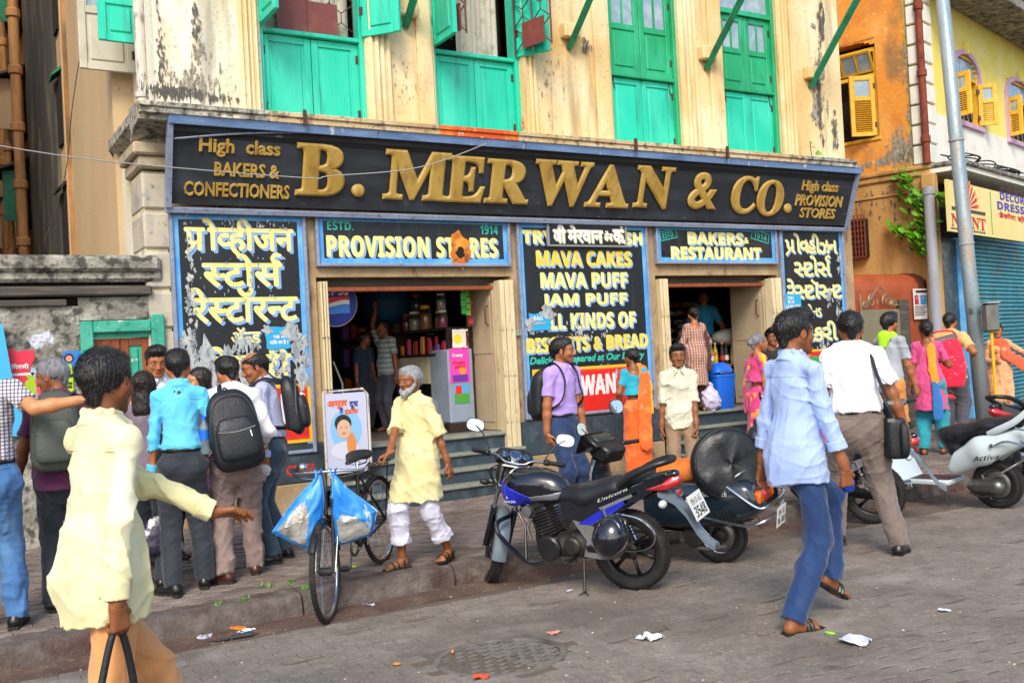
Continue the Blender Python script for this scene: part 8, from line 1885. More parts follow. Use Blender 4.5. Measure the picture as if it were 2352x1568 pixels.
for x in(-.28,-.07,.14):m.tube([(x,-.07,.76),(x,.07,.76)],.006,5)
for sd_ in(1,-1):m.tube([(-.2,sd_*.07,.76),(0,sd_*.06,.345)],.006,5)
BB2(m,'carrier',m_enam)
bpy.context.view_layer.update()
m_bagb=mt('bright blue woven bag','#2484dc',.4,layers=[('#5cb0f0',(9,9,3),.45,.65,.8),('#c8dcec',(20,20,2),.62,.68,.8)],bump=.5,bscale=16);m_bags=mt('soiled silver woven plastic','#b8b8b4',.28,metal=.35,layers=[('#8a7a5c',3,.5,.66,.8),('#e0e0e0',9,.55,.7,.7)],bump=1.6,bscale=12)
def inpoly(p,x,z):
 c=np.zeros(len(x),dtype=bool);n=len(p)
 for i in range(n):
  (x1,z1),(x2,z2)=p[i],p[(i+1)%n]
  k=((z1>z)!=(z2>z))&(x<(x2-x1)*(z-z1)/((z2-z1)if z2!=z1 else 1e-9)+x1);c^=k
 return c
def bag(label,c,yaw,out,silver,dep,seed):
 t=thing('shopping_bag',label,'bag',c,yaw);K=1/345;P,_=catmull([Vector((x*K,0,-z*K))for x,z in out],[1]*len(out),5,True)
 ctr=sum(P,Vector())/len(P);rings=[];rr=random.Random(seed);f=folds(seed,.026,14)
 SS=[.03,.12,.22,.32,.42,.52,.62,.71,.79,.86,.92,.97]
 for k,(sc_,d)in enumerate([(q,-math.sqrt(1-q*q))for q in SS]+[(1,0)]+[(q,math.sqrt(1-q*q))for q in SS[::-1]]):
  ring=[]
  for q in P:
   v=ctr+(q-ctr)*sc_;top=min(1,max(.15,-v.z/.12));v=Vector((v.x,d*dep*top,v.z));w_=float(f(v.x,0,v.z));v.y+=w_*(1 if d<0 else-1)*1.5*(1-sc_**6)*top;ring.append(v)
  rings.append(ring)
 m=MB();m.skin(rings);m.fm=[]
 V=np.array(m.v)
 for fc in m.f:cx_,cz_=V[list(fc),0].mean(),V[list(fc),2].mean();m.fm.append(int(inpoly([(a*K,-b*K)for a,b in silver],np.array([cx_+rr.uniform(-.004,.004)]),np.array([cz_]))[0]))
 m.build('bag_body',[m_bagb,m_bags],t,local=True,smooth=True)
 m=MB();m.tube(P,.006,6,close=True);m.build('bag_piping',m_bagb,t,local=True,smooth=True)
 for s_ in(-1,1):m=MB();m.tube([(.02*s_,0,.05),(.012*s_,.02*s_,.0),(ctr.x*.5+.03*s_,.015*s_,ctr.z*.55)],.012,6,flat=.4,smooth=4);m.build('bag_handle',m_bagb,t,local=True,smooth=True)
hb_=bc.matrix_world@fnB(Vector((.89,-.02,.985)))
yw=-R(31-11)
bag('blue and silver woven bag bulging out to the left of the bicycle',hb_+Vector((-.03,-.03,-.02)),yw,[(0,0),(-52,48),(-104,112),(-106,122),(-66,146),(-36,163),(-22,158),(0,110),(10,60),(8,12)],[(-38,52),(-98,114),(-66,140),(-38,158),(-30,120),(-24,76)],.07,3)
bag('blue and silver woven bag hanging to the right of the front fork',hb_+Vector((.07,-.06,-.02)),yw,[(0,0),(34,36),(92,86),(94,98),(80,142),(50,152),(14,162),(-2,150),(-8,90),(-4,40)],[(16,88),(50,100),(84,132),(76,140),(50,149),(14,159),(2,145),(2,104)],.08,8)
def hd(deg):a=R(deg);return(math.sin(a),math.cos(a))
def spot(px,Y,z=None):
 d=ray(px,784);p=CP+d*(Y/d.y);zz=z if z is not None else(pave_z(Y)if Y>6.6 else road_z(Y));return Vector((p.x,p.y,zz))
def tall(loc,ytop,px):
 """standing height that puts the crown on pixel row ytop"""
 lo,hi=.8,2.3
 for _ in range(30):
  h=(lo+hi)/2;v=Vector((loc.x,loc.y,loc.z+h-CAM_H));y=784-2245.8*v.dot(UP)/v.dot(fw)
  if y>ytop:lo=h
  else:hi=h
 return h
def L(loc,face,p):
 """world point into the person's own frame"""
 a=math.atan2(face[1],face[0])-math.pi/2;v=Vector(p)-Vector(loc);return(v.x*math.cos(a)+v.y*math.sin(a),-v.x*math.sin(a)+v.y*math.cos(a),v.z)
def at_depth(px,py,dep):return CP+ray(px,py)*dep
def dep(p):return(Vector(p)-CP).dot(fw)
def LS(loc,face,H,p):return tuple(c*1.7/H for c in L(loc,face,p))
def worn(name,label,cat,J):
 t=thing(name,label,cat,tuple(J['root'].location),J['root'].rotation_euler.z);return t
def skirt(J,mat,hem,flare=1.0,seed=0,res=1,top=.10,name='skirt',fr=9,amp=.022,tail=0):
 S=J['S'];s=SDF();W=J['pel']+V3(0,0,top*S);fx=V3(0,1,0);f=sum(J['feet'])/2;b=V3(f[0],f[1]*.7,hem*S)
 s.cone(W,J['pel'],.118*S,.165*S,.04,ax=fx,fl=1.2);s.cone(J['pel'],b,.165*S,.19*S*flare,.05,ax=fx,fl=1.15,flat=True);s.clip(W,V3(0,0,1))
 f1=folds(seed,amp,fr,(1.6,1.6,.25));put(qmesh(name,[s.mesh(.010*res,disp=f1)],mat),name,J['root'])
def drape(J,pts,w0,w1,mat,name='sari_end',seed=0,res=1,th=.012,ax=None):
 s=SDF();P=[V3(*p)*J['S']for p in pts];n=len(P)
 for i in range(n-1):
  ra_,rb_=w0+(w1-w0)*i/(n-1),w0+(w1-w0)*(i+1)/(n-1);a_=V3(*(ax or(0,1,0)));s.cone(P[i],P[i+1],ra_*J['S'],rb_*J['S'],.02,ax=a_,fl=max(ra_,rb_)/th)
 f=folds(seed,.018,16,(1.5,1.5,.4));put(qmesh(name,[s.mesh(.0085*res,disp=f)],mat),name,J['root'])
def backpack(J,label,mat,w_=.155,h_=.44,d_=.09,off=(0,0,0),pocket=True,tilt=0,straps=(1,1),trim=None,zoff=0):
 S=J['S'];t=worn('backpack',label,'backpack',J);Rt=J['Rt'];c=J['chest']+Rt@V3(off[0],-.135-d_+off[1],-.06+off[2]+zoff)*S
 P=lambda x,y,z:Vector(c+Rt@(rotm(0,0,tilt)@V3(x,y,z))*S)
 up_=Rt@rotm(0,0,tilt)@V3(0,1,0)
 m=MB();m.loft([(P(0,.01,-h_/2),w_*.80*S,d_*.6*S),(P(0,0,-h_/2+.03),w_*.98*S,d_*.95*S),(P(0,0,-.05),w_*S,d_*S),(P(0,.01,h_*.28),w_*.92*S,d_*.85*S),(P(0,.03,h_*.44),w_*.66*S,d_*.6*S),(P(0,.05,h_*.5),w_*.35*S,d_*.3*S)],n=28,up=tuple(up_),smooth=4,ex=3.2);m.build('bag_body',mat,t,local=True,smooth=True)
 if pocket:
  m=MB();m.loft([(P(0,-d_*.95,-h_*.44),w_*.66*S,.03*S),(P(0,-d_*1.0,-h_*.36),w_*.80*S,.045*S),(P(0,-d_*1.0,-.02),w_*.78*S,.045*S),(P(0,-d_*.92,.06),w_*.55*S,.028*S)],n=20,up=tuple(up_),smooth=3,ex=3.4);m.build('front_pocket',mat,t,local=True,smooth=True)
  m=MB();m.tube([P(-w_*.72,-d_*1.42,-.03),P(0,-d_*1.46,-.045),P(w_*.72,-d_*1.42,-.03)],.005*S,5,smooth=4);m.tube([P(-w_*.95,-d_*.35,-.15),P(-w_*.93,-d_*.55,.02),P(-w_*.6,-d_*.7,h_*.36),P(0,-d_*.65,h_*.44),P(w_*.6,-d_*.7,h_*.36),P(w_*.93,-d_*.55,.02),P(w_*.95,-d_*.35,-.15)],.004*S,5,smooth=5);m.build('zip',trim or m_steel,t,local=True)
  m=MB();m.tube([P(w_*.5,-d_*1.45,-.05),P(w_*.52,-d_*1.5,-.10)],.006*S,5);m.build('zip_pull',m_chrome,t,local=True)
 for i,sx in enumerate((-1,1)):
  if not straps[i]:continue
  sh=J['sho'][i];fr_=Rt@V3(0,1,0);k=sh+(J['nb']-sh)*.38
  pts=[P(sx*.05,d_*.7,h_*.42),Vector(k+V3(0,0,.052*S)-fr_*.06*S),Vector(k+V3(0,0,.062*S)+fr_*.01*S),Vector(k+fr_*.095*S+V3(0,0,.0)*S),Vector(k+fr_*.125*S-V3(0,0,.12)*S),Vector(k+fr_*.10*S-V3(0,0,.28)*S+Rt@V3(sx*.05,0,0)*S),P(sx*w_*.95,d_*.8,-h_*.40)]
  m=MB();m.tube(pts,.026*S,8,flat=.3,smooth=5);m.build('shoulder_strap',mat,t,local=True,smooth=True)
 m=MB();m.tube([P(-.03,d_*.6,h_*.47),P(0,d_*.6,h_*.57),P(.03,d_*.6,h_*.47)],.008*S,6,smooth=4);m.build('grab_loop',mat,t,local=True)
 return t
c_lilac=cloth('lilac shirt','#b79ae4');c_navy=cloth('navy trousers','#1c3560',fs=8);c_navy2=cloth('blue trousers','#0e3264',layers=[('#164478',3,.45,.7,.6)],fs=6)
c_sky=cloth('pale blue striped shirt','#a9c0f0',wave=[('#8aa4e0',0,90,.4,.32)],fs=7);c_pstripe=cloth('lavender striped shirt','#c2c4e6',wave=[('#8f94c4',0,70,.35,.6)],fs=7)
c_white=cloth('white shirt','#eeeef4',fs=7);c_cream=cloth('cream linen shirt','#d8d6c0',layers=[('#c2bfa6',9,.45,.7,.5)],fs=9);c_cyan=cloth('cyan shirt','#5cc8f0',layers=[('#7cd8f8',3,.45,.7,.5)],fs=7)
c_yel=cloth('pale yellow shirt','#e2dba6',layers=[('#eeead0',(3,3,2),.45,.65,.8),('#ccb850',3,.58,.75,.5)],fs=5,bump=2.6);c_kurta=cloth('pale yellow kurta','#ded298',layers=[('#ece4bc',4,.45,.7,.6),('#c4ac60',3,.58,.75,.5)],fs=5,bump=2.6)
c_peach=cloth('peach trousers','#dc9a60',layers=[('#c07c44',3,.5,.7,.6)],fs=5,bump=3);c_taupe=cloth('taupe trousers','#8a7670',fs=8,bump=3);c_taupe2=cloth('grey brown trousers','#74665e',fs=7,bump=3);c_char=cloth('charcoal trousers','#232a34',fs=8);c_slate=cloth('slate trousers','#34495a',fs=8)
c_jean=cloth('faded jeans','#3f6fa4',layers=[('#7aa4cc',(3,3,1.6),.5,.7,.8),('#2c5c98',3,.5,.75,.7)],fs=9,bump=3);c_khaki=cloth('khaki trousers','#94785c',fs=8);c_wht=cloth('white pyjama','#d4d4e6',layers=[('#b4b0c8',4,.5,.7,.6)],fs=9,bump=3)
c_check=cloth('checked shirt','#e6e2e0',wave=[('#2c3c6c',0,44,.38,.8),('#2c3c6c',2,44,.38,.75),('#8c4a3c',0,22,.16,.6)],fs=7);c_maroon=cloth('maroon shirt','#5a1c48');c_grey=cloth('grey mauve top','#7c6c7c');c_greytee=cloth('grey tee','#a3a8b0');c_neon=cloth('neon hood lining','#a8f01c');c_orange_t=cloth('orange trousers','#d8883c')
c_sari=cloth('orange sari','#f2651c',layers=[('#e88c3c',7,.52,.66,.8),('#d89060',12,.6,.66,.8),('#c8401c',3,.55,.75,.5)],fs=6);c_sarib=cloth('golden sari border','#f0a01c');c_teal=cloth('turquoise blouse','#1ca4bc');c_pat=cloth('brown patterned kurta','#a87868',wave=[('#5a2c28',2,26,.28,.7),('#e0c4b0',0,30,.30,.6)],fs=7);c_brownd=cloth('dark brown shawl','#4a2220');c_bsh=cloth('shopkeeper blue shirt','#1c86b8')
c_pinks=cloth('magenta and yellow sari','#d83c80',layers=[('#e8a81c',9,.54,.60,.9),('#7c2c7c',5,.58,.64,.8)],fs=6);c_ysb=cloth('yellow sari border','#d8c81c');c_blk=cloth('black tee','#15161c');c_greens=cloth('green sari','#1c8a3c');c_pink=cloth('pink kurta','#e0508c',layers=[('#c83c74',6,.5,.7,.5)],fs=8);c_tealp=cloth('teal salwar','#1c98a8',fs=9,bump=3)
c_peachs=cloth('peach shirt','#f0b070');c_gry=cloth('grey trousers','#4c4c58');c_peachk=cloth('peach printed kameez','#e0a878',layers=[('#c87850',12,.5,.64,.7)],fs=8);c_dup=cloth('coral dupatta','#f0603c',layers=[('#f89c5c',4,.5,.7,.6)],fs=6);c_odup=cloth('orange dupatta','#f0981c');c_bdup=cloth('blue dupatta end','#2c78c0');c_tee=cloth('striped grey tee','#8c9494',wave=[('#c8ccc4',2,16,.3,.8)]);c_dkblue=cloth('dark blue work shirt','#142840');c_red=cloth('red bag cloth','#dc1440',layers=[('#f4c8d0',24,.66,.69,.6)],fs=6);c_olive=mt('olive grey nylon','#4a5048',.6,layers=[('#5c625a',5,.5,.7,.5)],bump=.4,bscale=60);c_nyl=mt('black nylon','#14181e',.5,layers=[('#242a32',5,.5,.7,.5)],bump=.4,bscale=80);c_nyg=mt('grey mauve nylon','#6c6470',.55,bump=.4,bscale=60)
f=hd(66);d0=3.45;c=at_depth(226,1100,d0);loc=(c.x,c.y,0)
J=person('man in a pale yellow shirt and peach trousers striding past at the front left',loc,f,1.71,'d',('short','b'),seed=11,res=.72,beard='stubble',pose=dict(pel=(0,0,.90),lean=4,handL=LS(loc,f,1.71,at_depth(492,1176,d0+.22)),handR=LS(loc,f,1.71,at_depth(268,1395,d0-.22)),hdir=((.1,1,-.15),(0,.1,-1)),palm=((.4,0,-1),(-1,0,0)),curl=(.3,1.3),footL=(-.08,.42,0),footR=(.08,-.38,.06),fpit=(0,25),hyaw=26,hpitch=2,epole=((-.6,-1,-.4),(.5,-1,0))),top=dict(mat=c_yel,sleeve='long',hem=.15,loose=1.08,rumple=1.2,flare=1.02),bottom=dict(mat=c_peach,loose=1.02,rumple=1.2),feet='shoe',build=.86)
hp=Vector(J['hold'][1]);t=worn('carry_bag','dark carry bag hanging from the hand of the man in the yellow shirt','bag',J)
m=MB();m.tube([hp+Vector((0,.05,-.40)),hp+Vector((0,.05,-.18)),hp+Vector((0,0,.01)),hp+Vector((0,-.07,-.18)),hp+Vector((0,-.12,-.40))],.013,8,smooth=5);m.build('bag_handle',c_nyl,t,local=True,smooth=True)
m=MB();m.loft([(hp+Vector((0,-.03,-.72)),.18,.07),(hp+Vector((0,-.03,-.68)),.19,.08),(hp+Vector((0,-.03,-.42)),.17,.06),(hp+Vector((0,-.03,-.39)),.16,.03)],n=18,up=(1,0,0),ex=4,smooth=3);m.build('bag_body',c_nyl,t,local=True,smooth=True)
def P_(label,px,Y,ytop,heading,sk,hair,seed,z=None,**k):
 loc=spot(px,Y,z);H=tall(loc,ytop,px);f=hd(heading);pose=k.pop('pose',{})
 if callable(pose):pose=pose(loc,f,H)
 return person(label,loc,f,H,sk,hair,seed=seed,pose=pose,**k),loc,f,H
J,loc,f,H=P_('man in a checked shirt and faded jeans at the far left edge',-46,6.95,795,8,'l',('short','b'),21,pose=lambda l,f,H:dict(lean=2,handR=LS(l,f,H,at_depth(188,918,dep(l)+.02)),hdir=(None,(1,.2,0)),palm=((.9,0,0),(0,-.2,-1)),epole=((-.4,-1,0),(0,-1,-.6)),footL=(-.12,0,0),footR=(.12,.06,0),shrug=(0,.04)),top=dict(mat=c_check,sleeve='short',tuck=True,rumple=.8),bottom=dict(mat=c_jean,loose=1.05,rumple=1.3),feet='shoe',face=False,build=1.1)
J,loc,f,H=P_('grey haired man in a maroon shirt under the neighbour\'s arm',128,7.25,828,8,'d',('short','g'),22,pose=dict(hyaw=62,hpitch=10,lean=4,handL=(-.30,.12,.85)),top=dict(mat=c_maroon,sleeve='short',tuck=False,hem=.10),bottom=dict(mat=c_char),build=1.05)
backpack(J,'grey green backpack on the grey haired man in maroon',c_olive,h_=.48,off=(-.02,0,-.02))
J,loc,f,H=P_('long haired woman in a grey mauve top behind the striding man',322,7.45,858,25,'l',('long','br'),23,pose=dict(hairlen=.36,handL=(-.2,.2,.95),handR=(.2,.22,.95)),top=dict(mat=c_grey,sleeve='elbow',hem=.05,collar=False),bottom=dict(mat=c_char,belt=False),fem=True,face=False)
J,loc,f,H=P_('man in a white shirt facing out of the group beside the lane door',352,8.35,798,165,'m',('full','b'),24,pose=dict(hyaw=-18,hpitch=14),top=dict(mat=c_white,sleeve='long',tuck=True),bottom=dict(mat=c_char))
J,loc,f,H=P_('man in a bright cyan shirt seen from behind in the group',405,7.15,808,10,'m',('full','b'),25,pose=dict(hpitch=8,hyaw=-6,handL=(-.21,.05,.78),handR=(.20,.22,1.0),footL=(-.10,-.05,0),footR=(.12,.10,0),fyaw=(40,-10)),top=dict(mat=c_cyan,sleeve='long',tuck=True,loose=1.05,rumple=1.2),bottom=dict(mat=c_char,loose=1.05),face=False,build=.88)
J,loc,f,H=P_('young woman with dark shoulder length hair looking left between the men',462,8.15,848,262,'l',('long','br'),26,pose=dict(hairlen=.02,hyaw=0),top=dict(mat=cloth('mauve print kurta','#8c5a9c',layers=[('#e0b0e0',20,.6,.66,.8)]),sleeve='elbow',hem=.42,collar=False),bottom=dict(mat=c_jean,belt=False),fem=True,feet='sandal')
J,loc,f,H=P_('man in a white shirt and taupe trousers carrying a large black backpack',528,7.25,820,8,'m',('full','b'),27,pose=dict(lean=8,hpitch=18,hyaw=14,handL=(-.22,.15,.95),handR=(.22,.24,.98),footL=(-.12,-.02,0),footR=(.13,.16,0),fyaw=(55,-8)),top=dict(mat=c_white,sleeve='long',tuck=True,loose=1.1),bottom=dict(mat=c_taupe,loose=1.14,rumple=1.6),feet='brownshoe',face=False,build=1.1)
bp=backpack(J,'large black backpack on the man in the white shirt',c_nyl,w_=.185,h_=.54,d_=.10,off=(-.03,-.01,-.10),tilt=-8,straps=(1,0))
q=J['chest']+J['Rt']@V3(-.235,-.20,-.20)*J['S'];wb_=worn('water_bottle','clear plastic water bottle with blue cap in the side pocket of the black backpack','bottle',J)
m=MB();m.lathe([(0,-.13),(.034,-.13),(.037,-.11),(.034,-.05),(.037,-.04),(.036,.06),(.015,.10),(.015,.115)],tuple(q),(0,0,1),14);m.build('bottle_body',mt('clear bottle','#bcd4e0',.08,trans=.75),wb_,local=True,smooth='auto')
m=MB();m.lathe([(.0375,-.03),(.0375,.04)],tuple(q),(0,0,1),14);m.build('bottle_label',m_binb,wb_,local=True);m=MB();m.lathe([(.0165,.11),(.0165,.135),(0,.136)],tuple(q),(0,0,1),12);m.build('bottle_cap',m_binb,wb_,local=True)
J,loc,f,H=P_('balding man with a moustache in a lavender striped shirt at the right of the group',612,7.7,808,295,'m',('crop','b'),28,baldness=1,beard='moustache',pose=lambda l,f,H:dict(hyaw=20,hpitch=18,lean=6,handL=LS(l,f,H,at_depth(612,1078,dep(l)-.22)),hdir=((.3,.1,-1),None),curl=(.9,.45),palm=((-.9,0,0),(-.9,0,0)),footL=(-.10,.02,0),footR=(.10,-.05,0)),top=dict(mat=c_pstripe,sleeve='long',tuck=True),bottom=dict(mat=c_slate,loose=1.12),build=1.06)
backpack(J,'black and grey backpack worn by the balding man',c_nyl,w_=.135,h_=.45,d_=.075,off=(0,.0,.0),straps=(1,1),trim=c_nyg)
hp=Vector(J['hold'][0]);t=worn('paper_parcel','crumpled white paper parcel in the balding man\'s hand','parcel',J);s=SDF();s.ball(tuple(hp),(.035,.045,.05),.02);put(qmesh('wrapping',[s.mesh(.007,disp=folds(4,.016,40))],pm('#d8d4cc')),'wrapping',t)
for(px_,py_,dd_,col,lab,w_,h_)in((372,1225,7.1,'#2c2440','black white and purple printed carrier bag held low in the group',.15,.26),(466,1225,7.5,'#d8141c','bright red carrier bag held low between the trousers of the group',.075,.24)):
 c=at_depth(px_,py_,dd_);t=thing('carrier_bag',lab,'bag',(c.x,c.y,c.z-h_/2),R(-10));mm=mt('carrier bag '+col,col,.3,layers=([('#e8e8f0',9,.55,.6,.9),('#8c3cc0',5,.6,.66,.8)]if w_>.1 else[]),bump=1.2,bscale=14)
 m=MB();m.loft([((0,0,0),w_*.8,.05),((0,0,.02),w_,.07),((0,0,h_*.7),w_*.9,.05),((0,0,h_),w_*.5,.015)],n=16,up=(0,1,0),smooth=3,ex=3);m.build('bag_body',mm,t,local=True,smooth=True);m=MB();m.tube([(-w_*.3,0,h_),(0,0,h_+.14),(w_*.3,0,h_)],.006,5,smooth=4);m.build('bag_handle',mm,t,local=True)
bpy.context.view_layer.update()
gripw=bc.matrix_world@fnB(Vector((.63,.27,.985)))
f=hd(244);loc=Vector(onpave(970,1298));H=tall(loc,845,960)
J=person('old man with white hair and beard in a pale yellow kurta wheeling the bicycle',loc,f,H,'d',('crop','w'),seed=31,beard='full',res=.85,pose=dict(hyaw=-4,hpitch=2,lean=2,handR=LS(loc,f,H,at_depth(893,1048,dep(loc)-.28)),hdir=(None,LS(Vector((0,0,0)),f,1.7,RT*-.75+UP*-.35+Vector((0,0,0)))),palm=((.9,0,0),(0,0,-1)),thumb=(None,(-1,0,0)),curl=(.5,1.25),handL=(-.27,-.10,.84),epole=((-.4,-1,0),(.5,-1,-.5)),footL=(-.12,-.22,.02),footR=(.10,.14,0),fyaw=(8,-25)),top=dict(mat=c_kurta,sleeve='elbow',hem=.36,loose=1.22,flare=1.12,rumple=1.1,open_neck=True),bottom=dict(mat=c_wht,hem=.70,loose=1.18,cuff=True,belt=False,flare=1.15,rumple=1.2),feet='sandal',build=.86)
J,loc,f,H=P_('man in a lilac shirt and navy trousers looking right in front of the menu board',1283,7.3,780,168,'m',('short','b'),32,pose=lambda l,f,H:dict(hyaw=-2+38,hpitch=0,handR=LS(l,f,H,at_depth(1256,1000,dep(l)-.12)),handL=(-.20,.08,.80),epole=((-.5,-1,0),(1,-.6,0)),hdir=(None,(-.3,.2,-1))),top=dict(mat=c_lilac,sleeve='short',tuck=True),bottom=dict(mat=c_navy),beard='stubble',build=1.03)
backpack(J,'black backpack on the man in the lilac shirt',c_nyl,off=(.0,0,-.05))
J,loc,f,H=P_('woman in an orange sari and turquoise blouse seen from behind by the menu board',1452,9.15,803,28,'d',('bun','b'),33,pose=dict(hyaw=32,hpitch=6,handL=(-.20,.12,.95),handR=(.2,.1,.9)),top=dict(mat=c_teal,sleeve='blouse',hem=-.16,collar=False,neck=.10),fem=True,feet='slipper',face=False)
skirt(J,c_sari,.04,1.0,seed=5);drape(J,[(.02,.14,1.05),(.10,.13,1.22),(.12,.02,1.42),(.125,-.10,1.32),(.10,-.145,1.10),(.09,-.18,.85),(.08,-.20,.45)],.065,.095,c_sari,seed=3);drape(J,[(.185,-.05,1.40),(.20,-.14,1.15),(.185,-.17,.85)],.018,.02,c_sarib,'sari_border',4,th=.014)
J,loc,f,H=P_('boy in a cream shirt and khaki trousers facing the street',1553,7.25,795,214,'d',('full','b'),34,pose=lambda l,f,H:dict(hyaw=2,handR=LS(l,f,H,at_depth(1518,1010,dep(l)-.02)),handL=LS(l,f,H,at_depth(1600,985,dep(l)-.1)),footL=(-.12,.05,0),footR=(.11,-.03,0),curl=(.9,.4)),top=dict(mat=c_cream,sleeve='elbow',hem=.09,loose=1.0,rumple=1.2,open_neck=True),bottom=dict(mat=c_khaki),build=.90,res=.95)
J,loc,f,H=P_('woman in a brown patterned kurta with her back turned on the restaurant doorstep',1598,9.78,708,22,'m',('bun','br'),35,z=FL,pose=dict(hpitch=6,handL=(-.18,.25,1.05),handR=(.18,.2,1.0)),top=dict(mat=c_pat,sleeve='long',hem=.50,flare=1.0,collar=False),bottom=dict(mat=c_brownd,belt=False,loose=1.2),fem=True,feet='slipper',face=False)
drape(J,[(.12,.02,1.44),(.17,-.08,1.2),(.18,-.10,.9),(.17,-.10,.70)],.03,.05,c_brownd,'shawl',7)
J,loc,f,H=P_('shopkeeper in a blue shirt behind the restaurant counter',1620,11.2,668,215,'d',('short','b'),36,z=FL,pose=dict(hpitch=8,handL=(-.25,.3,1.0),handR=(.3,.3,1.0)),top=dict(mat=c_bsh,sleeve='short',tuck=True),bottom=dict(mat=c_char),res=1.3)
J,loc,f,H=P_('seated helper in an olive shirt at the left inside the restaurant',1563,10.7,742,120,'m',('short','b'),37,z=FL-.2,pose=dict(handR=(.2,.45,1.15),handL=(-.2,.3,1.1)),top=dict(mat=cloth('olive shirt','#5c5c48'),sleeve='short',tuck=True),bottom=dict(mat=c_char),res=1.4)
J,loc,f,H=P_('grey haired woman in a magenta and yellow sari looking right',1735,8.85,770,112,'m',('bun','g'),38,pose=dict(hyaw=4,handR=(.20,.05,.82),handL=(-.2,.1,.85)),top=dict(mat=c_pinks,sleeve='blouse',hem=-.16,collar=False,neck=.09),fem=True,feet='slipper',build=1.1)
skirt(J,c_pinks,.04,1.05,seed=9);drape(J,[(.10,.14,1.00),(.02,.15,1.25),(-.06,.08,1.42),(-.10,-.10,1.30),(-.06,-.16,1.0),(-.04,-.17,.75)],.085,.08,c_pinks,seed=6);drape(J,[(.185,.02,1.40),(.215,.03,1.20)],.03,.032,c_ysb,'sleeve_border',4,th=.03)
J,loc,f,H=P_('young man in a black tee shirt looking over the woman\'s shoulder',1772,9.35,757,215,'d',('full','b'),39,pose=dict(hyaw=12),top=dict(mat=c_blk,sleeve='short',hem=.1,collar=False),bottom=dict(mat=c_char))
J,loc,f,H=P_('woman in a green sari mostly hidden behind the man in the blue shirt',1852,9.2,782,60,'m',('bun','b'),40,top=dict(mat=c_greens,sleeve='blouse',hem=-.16,collar=False),fem=True,feet='slipper',face=False)
skirt(J,c_pinks,.04,seed=12);drape(J,[(.1,.14,1.0),(.02,.15,1.25),(-.08,.05,1.42),(-.1,-.12,1.25),(-.06,-.16,.9)],.10,.09,c_greens,seed=8)
J,loc,f,H=P_('man in a striped grey tee reaching up inside the left shop',886,11.35,738,250,'d',('short','b'),41,z=FL,pose=lambda l,f,H:dict(handR=LS(l,f,H,at_depth(862,712,dep(l)-.05)),epole=((-.4,-1,0),(1,.2,-.4)),hdir=(None,(0,0,1)),hyaw=-10),top=dict(mat=c_tee,sleeve='short',hem=.05,collar=False),bottom=dict(mat=c_gry),feet='sandal',res=1.2)
J,loc,f,H=P_('man in a dark blue work shirt deep inside the left shop',832,11.5,765,160,'d',('short','b'),42,z=FL,pose=dict(hyaw=50,handR=(.25,.08,.8)),top=dict(mat=c_dkblue,sleeve='short',tuck=True,collar=False),bottom=dict(mat=c_char),res=1.3)
f=hd(92);loc=Vector(onroad(1842,1438));H=tall(loc,715,1810)
J=person('man in a pale blue striped shirt and blue trousers walking away at the right',loc,f,H,'d',('full','b'),seed=43,res=.75,pose=dict(pel=(0,.02,.915),lean=3,hyaw=-6,hpitch=2,handR=(.25,.13,.83),hdir=(None,(-.05,.15,-1)),palm=((.9,0,0),(-.9,.3,0)),curl=(.5,1.0),handL=(-.27,.02,.80),footL=(-.07,.27,.15),footR=(.07,-.12,0),fyaw=(5,-8),fpit=(30,0),epole=((-.4,-1,0),(.5,-1,0)),kpole=((-.1,1,0),(.1,1,0))),top=dict(mat=c_sky,sleeve='rolled',hem=.13,loose=1.06,rumple=1.1),bottom=dict(mat=c_navy2,loose=1.0,rumple=1.1,flare=1.12),feet='slipper',build=.86)
hp=Vector(J['hold'][1]);t=worn('blue_packet','small crumpled blue packet in the hand of the man in the pale blue shirt','packet',J);s=SDF();s.ball(tuple(hp+Vector((.0,.02,.0))),(.034,.042,.045),.01);put(qmesh('wrapper',[s.mesh(.005,disp=folds(2,.012,50))],mt('metallic blue foil','#1c48c0',.2,metal=.4,layers=[('#7c9ce8',30,.58,.64,.8)])),'wrapper',t)
f=hd(38);loc=Vector(onroad(1992,1272));H=tall(loc,718,1925)
J=person('man in a short sleeved white shirt and grey brown trousers seen from behind',loc,f,H,'d',('short','b'),seed=44,baldness=0,res=.82,pose=dict(pel=(-.02,0,.925),lean=2,side=0,hpitch=4,hyaw=-8,handL=(-.30,.10,.84),handR=(.30,-.04,.86),footL=(-.16,.16,.03),footR=(.20,-.08,0),fyaw=(15,-30),fpit=(15,0)),top=dict(mat=c_white,sleeve='short',tuck=True,loose=1.12,rumple=1.2),bottom=dict(mat=c_taupe2,loose=1.14,rumple=1.3),feet='shoe',face=False,build=1.1)
t=worn('shoulder_bag','black shoulder bag hanging at the right hip of the man in the white shirt','bag',J);S=J['S']
c=Vector(J['pel']+V3(.23,-.07,-.10)*S);m=MB();m.loft([(c+Vector((0,0,-.16)),.085,.06),(c+Vector((0,0,-.13)),.11,.075),(c+Vector((0,0,.10)),.11,.075),(c+Vector((0,0,.14)),.095,.06)],n=24,up=(1,0,0),ex=4.5,smooth=4);m.build('bag_body',c_nyl,t,local=True,smooth=True)
m=MB();m.loft([(c+Vector((.04,-.06,-.12)),.07,.03),(c+Vector((.045,-.07,-.08)),.085,.035),(c+Vector((.045,-.07,.04)),.08,.035),(c+Vector((.04,-.06,.06)),.07,.02)],n=18,up=(1,0,0),ex=4,smooth=3);m.build('front_pocket',c_nyl,t,local=True,smooth=True)
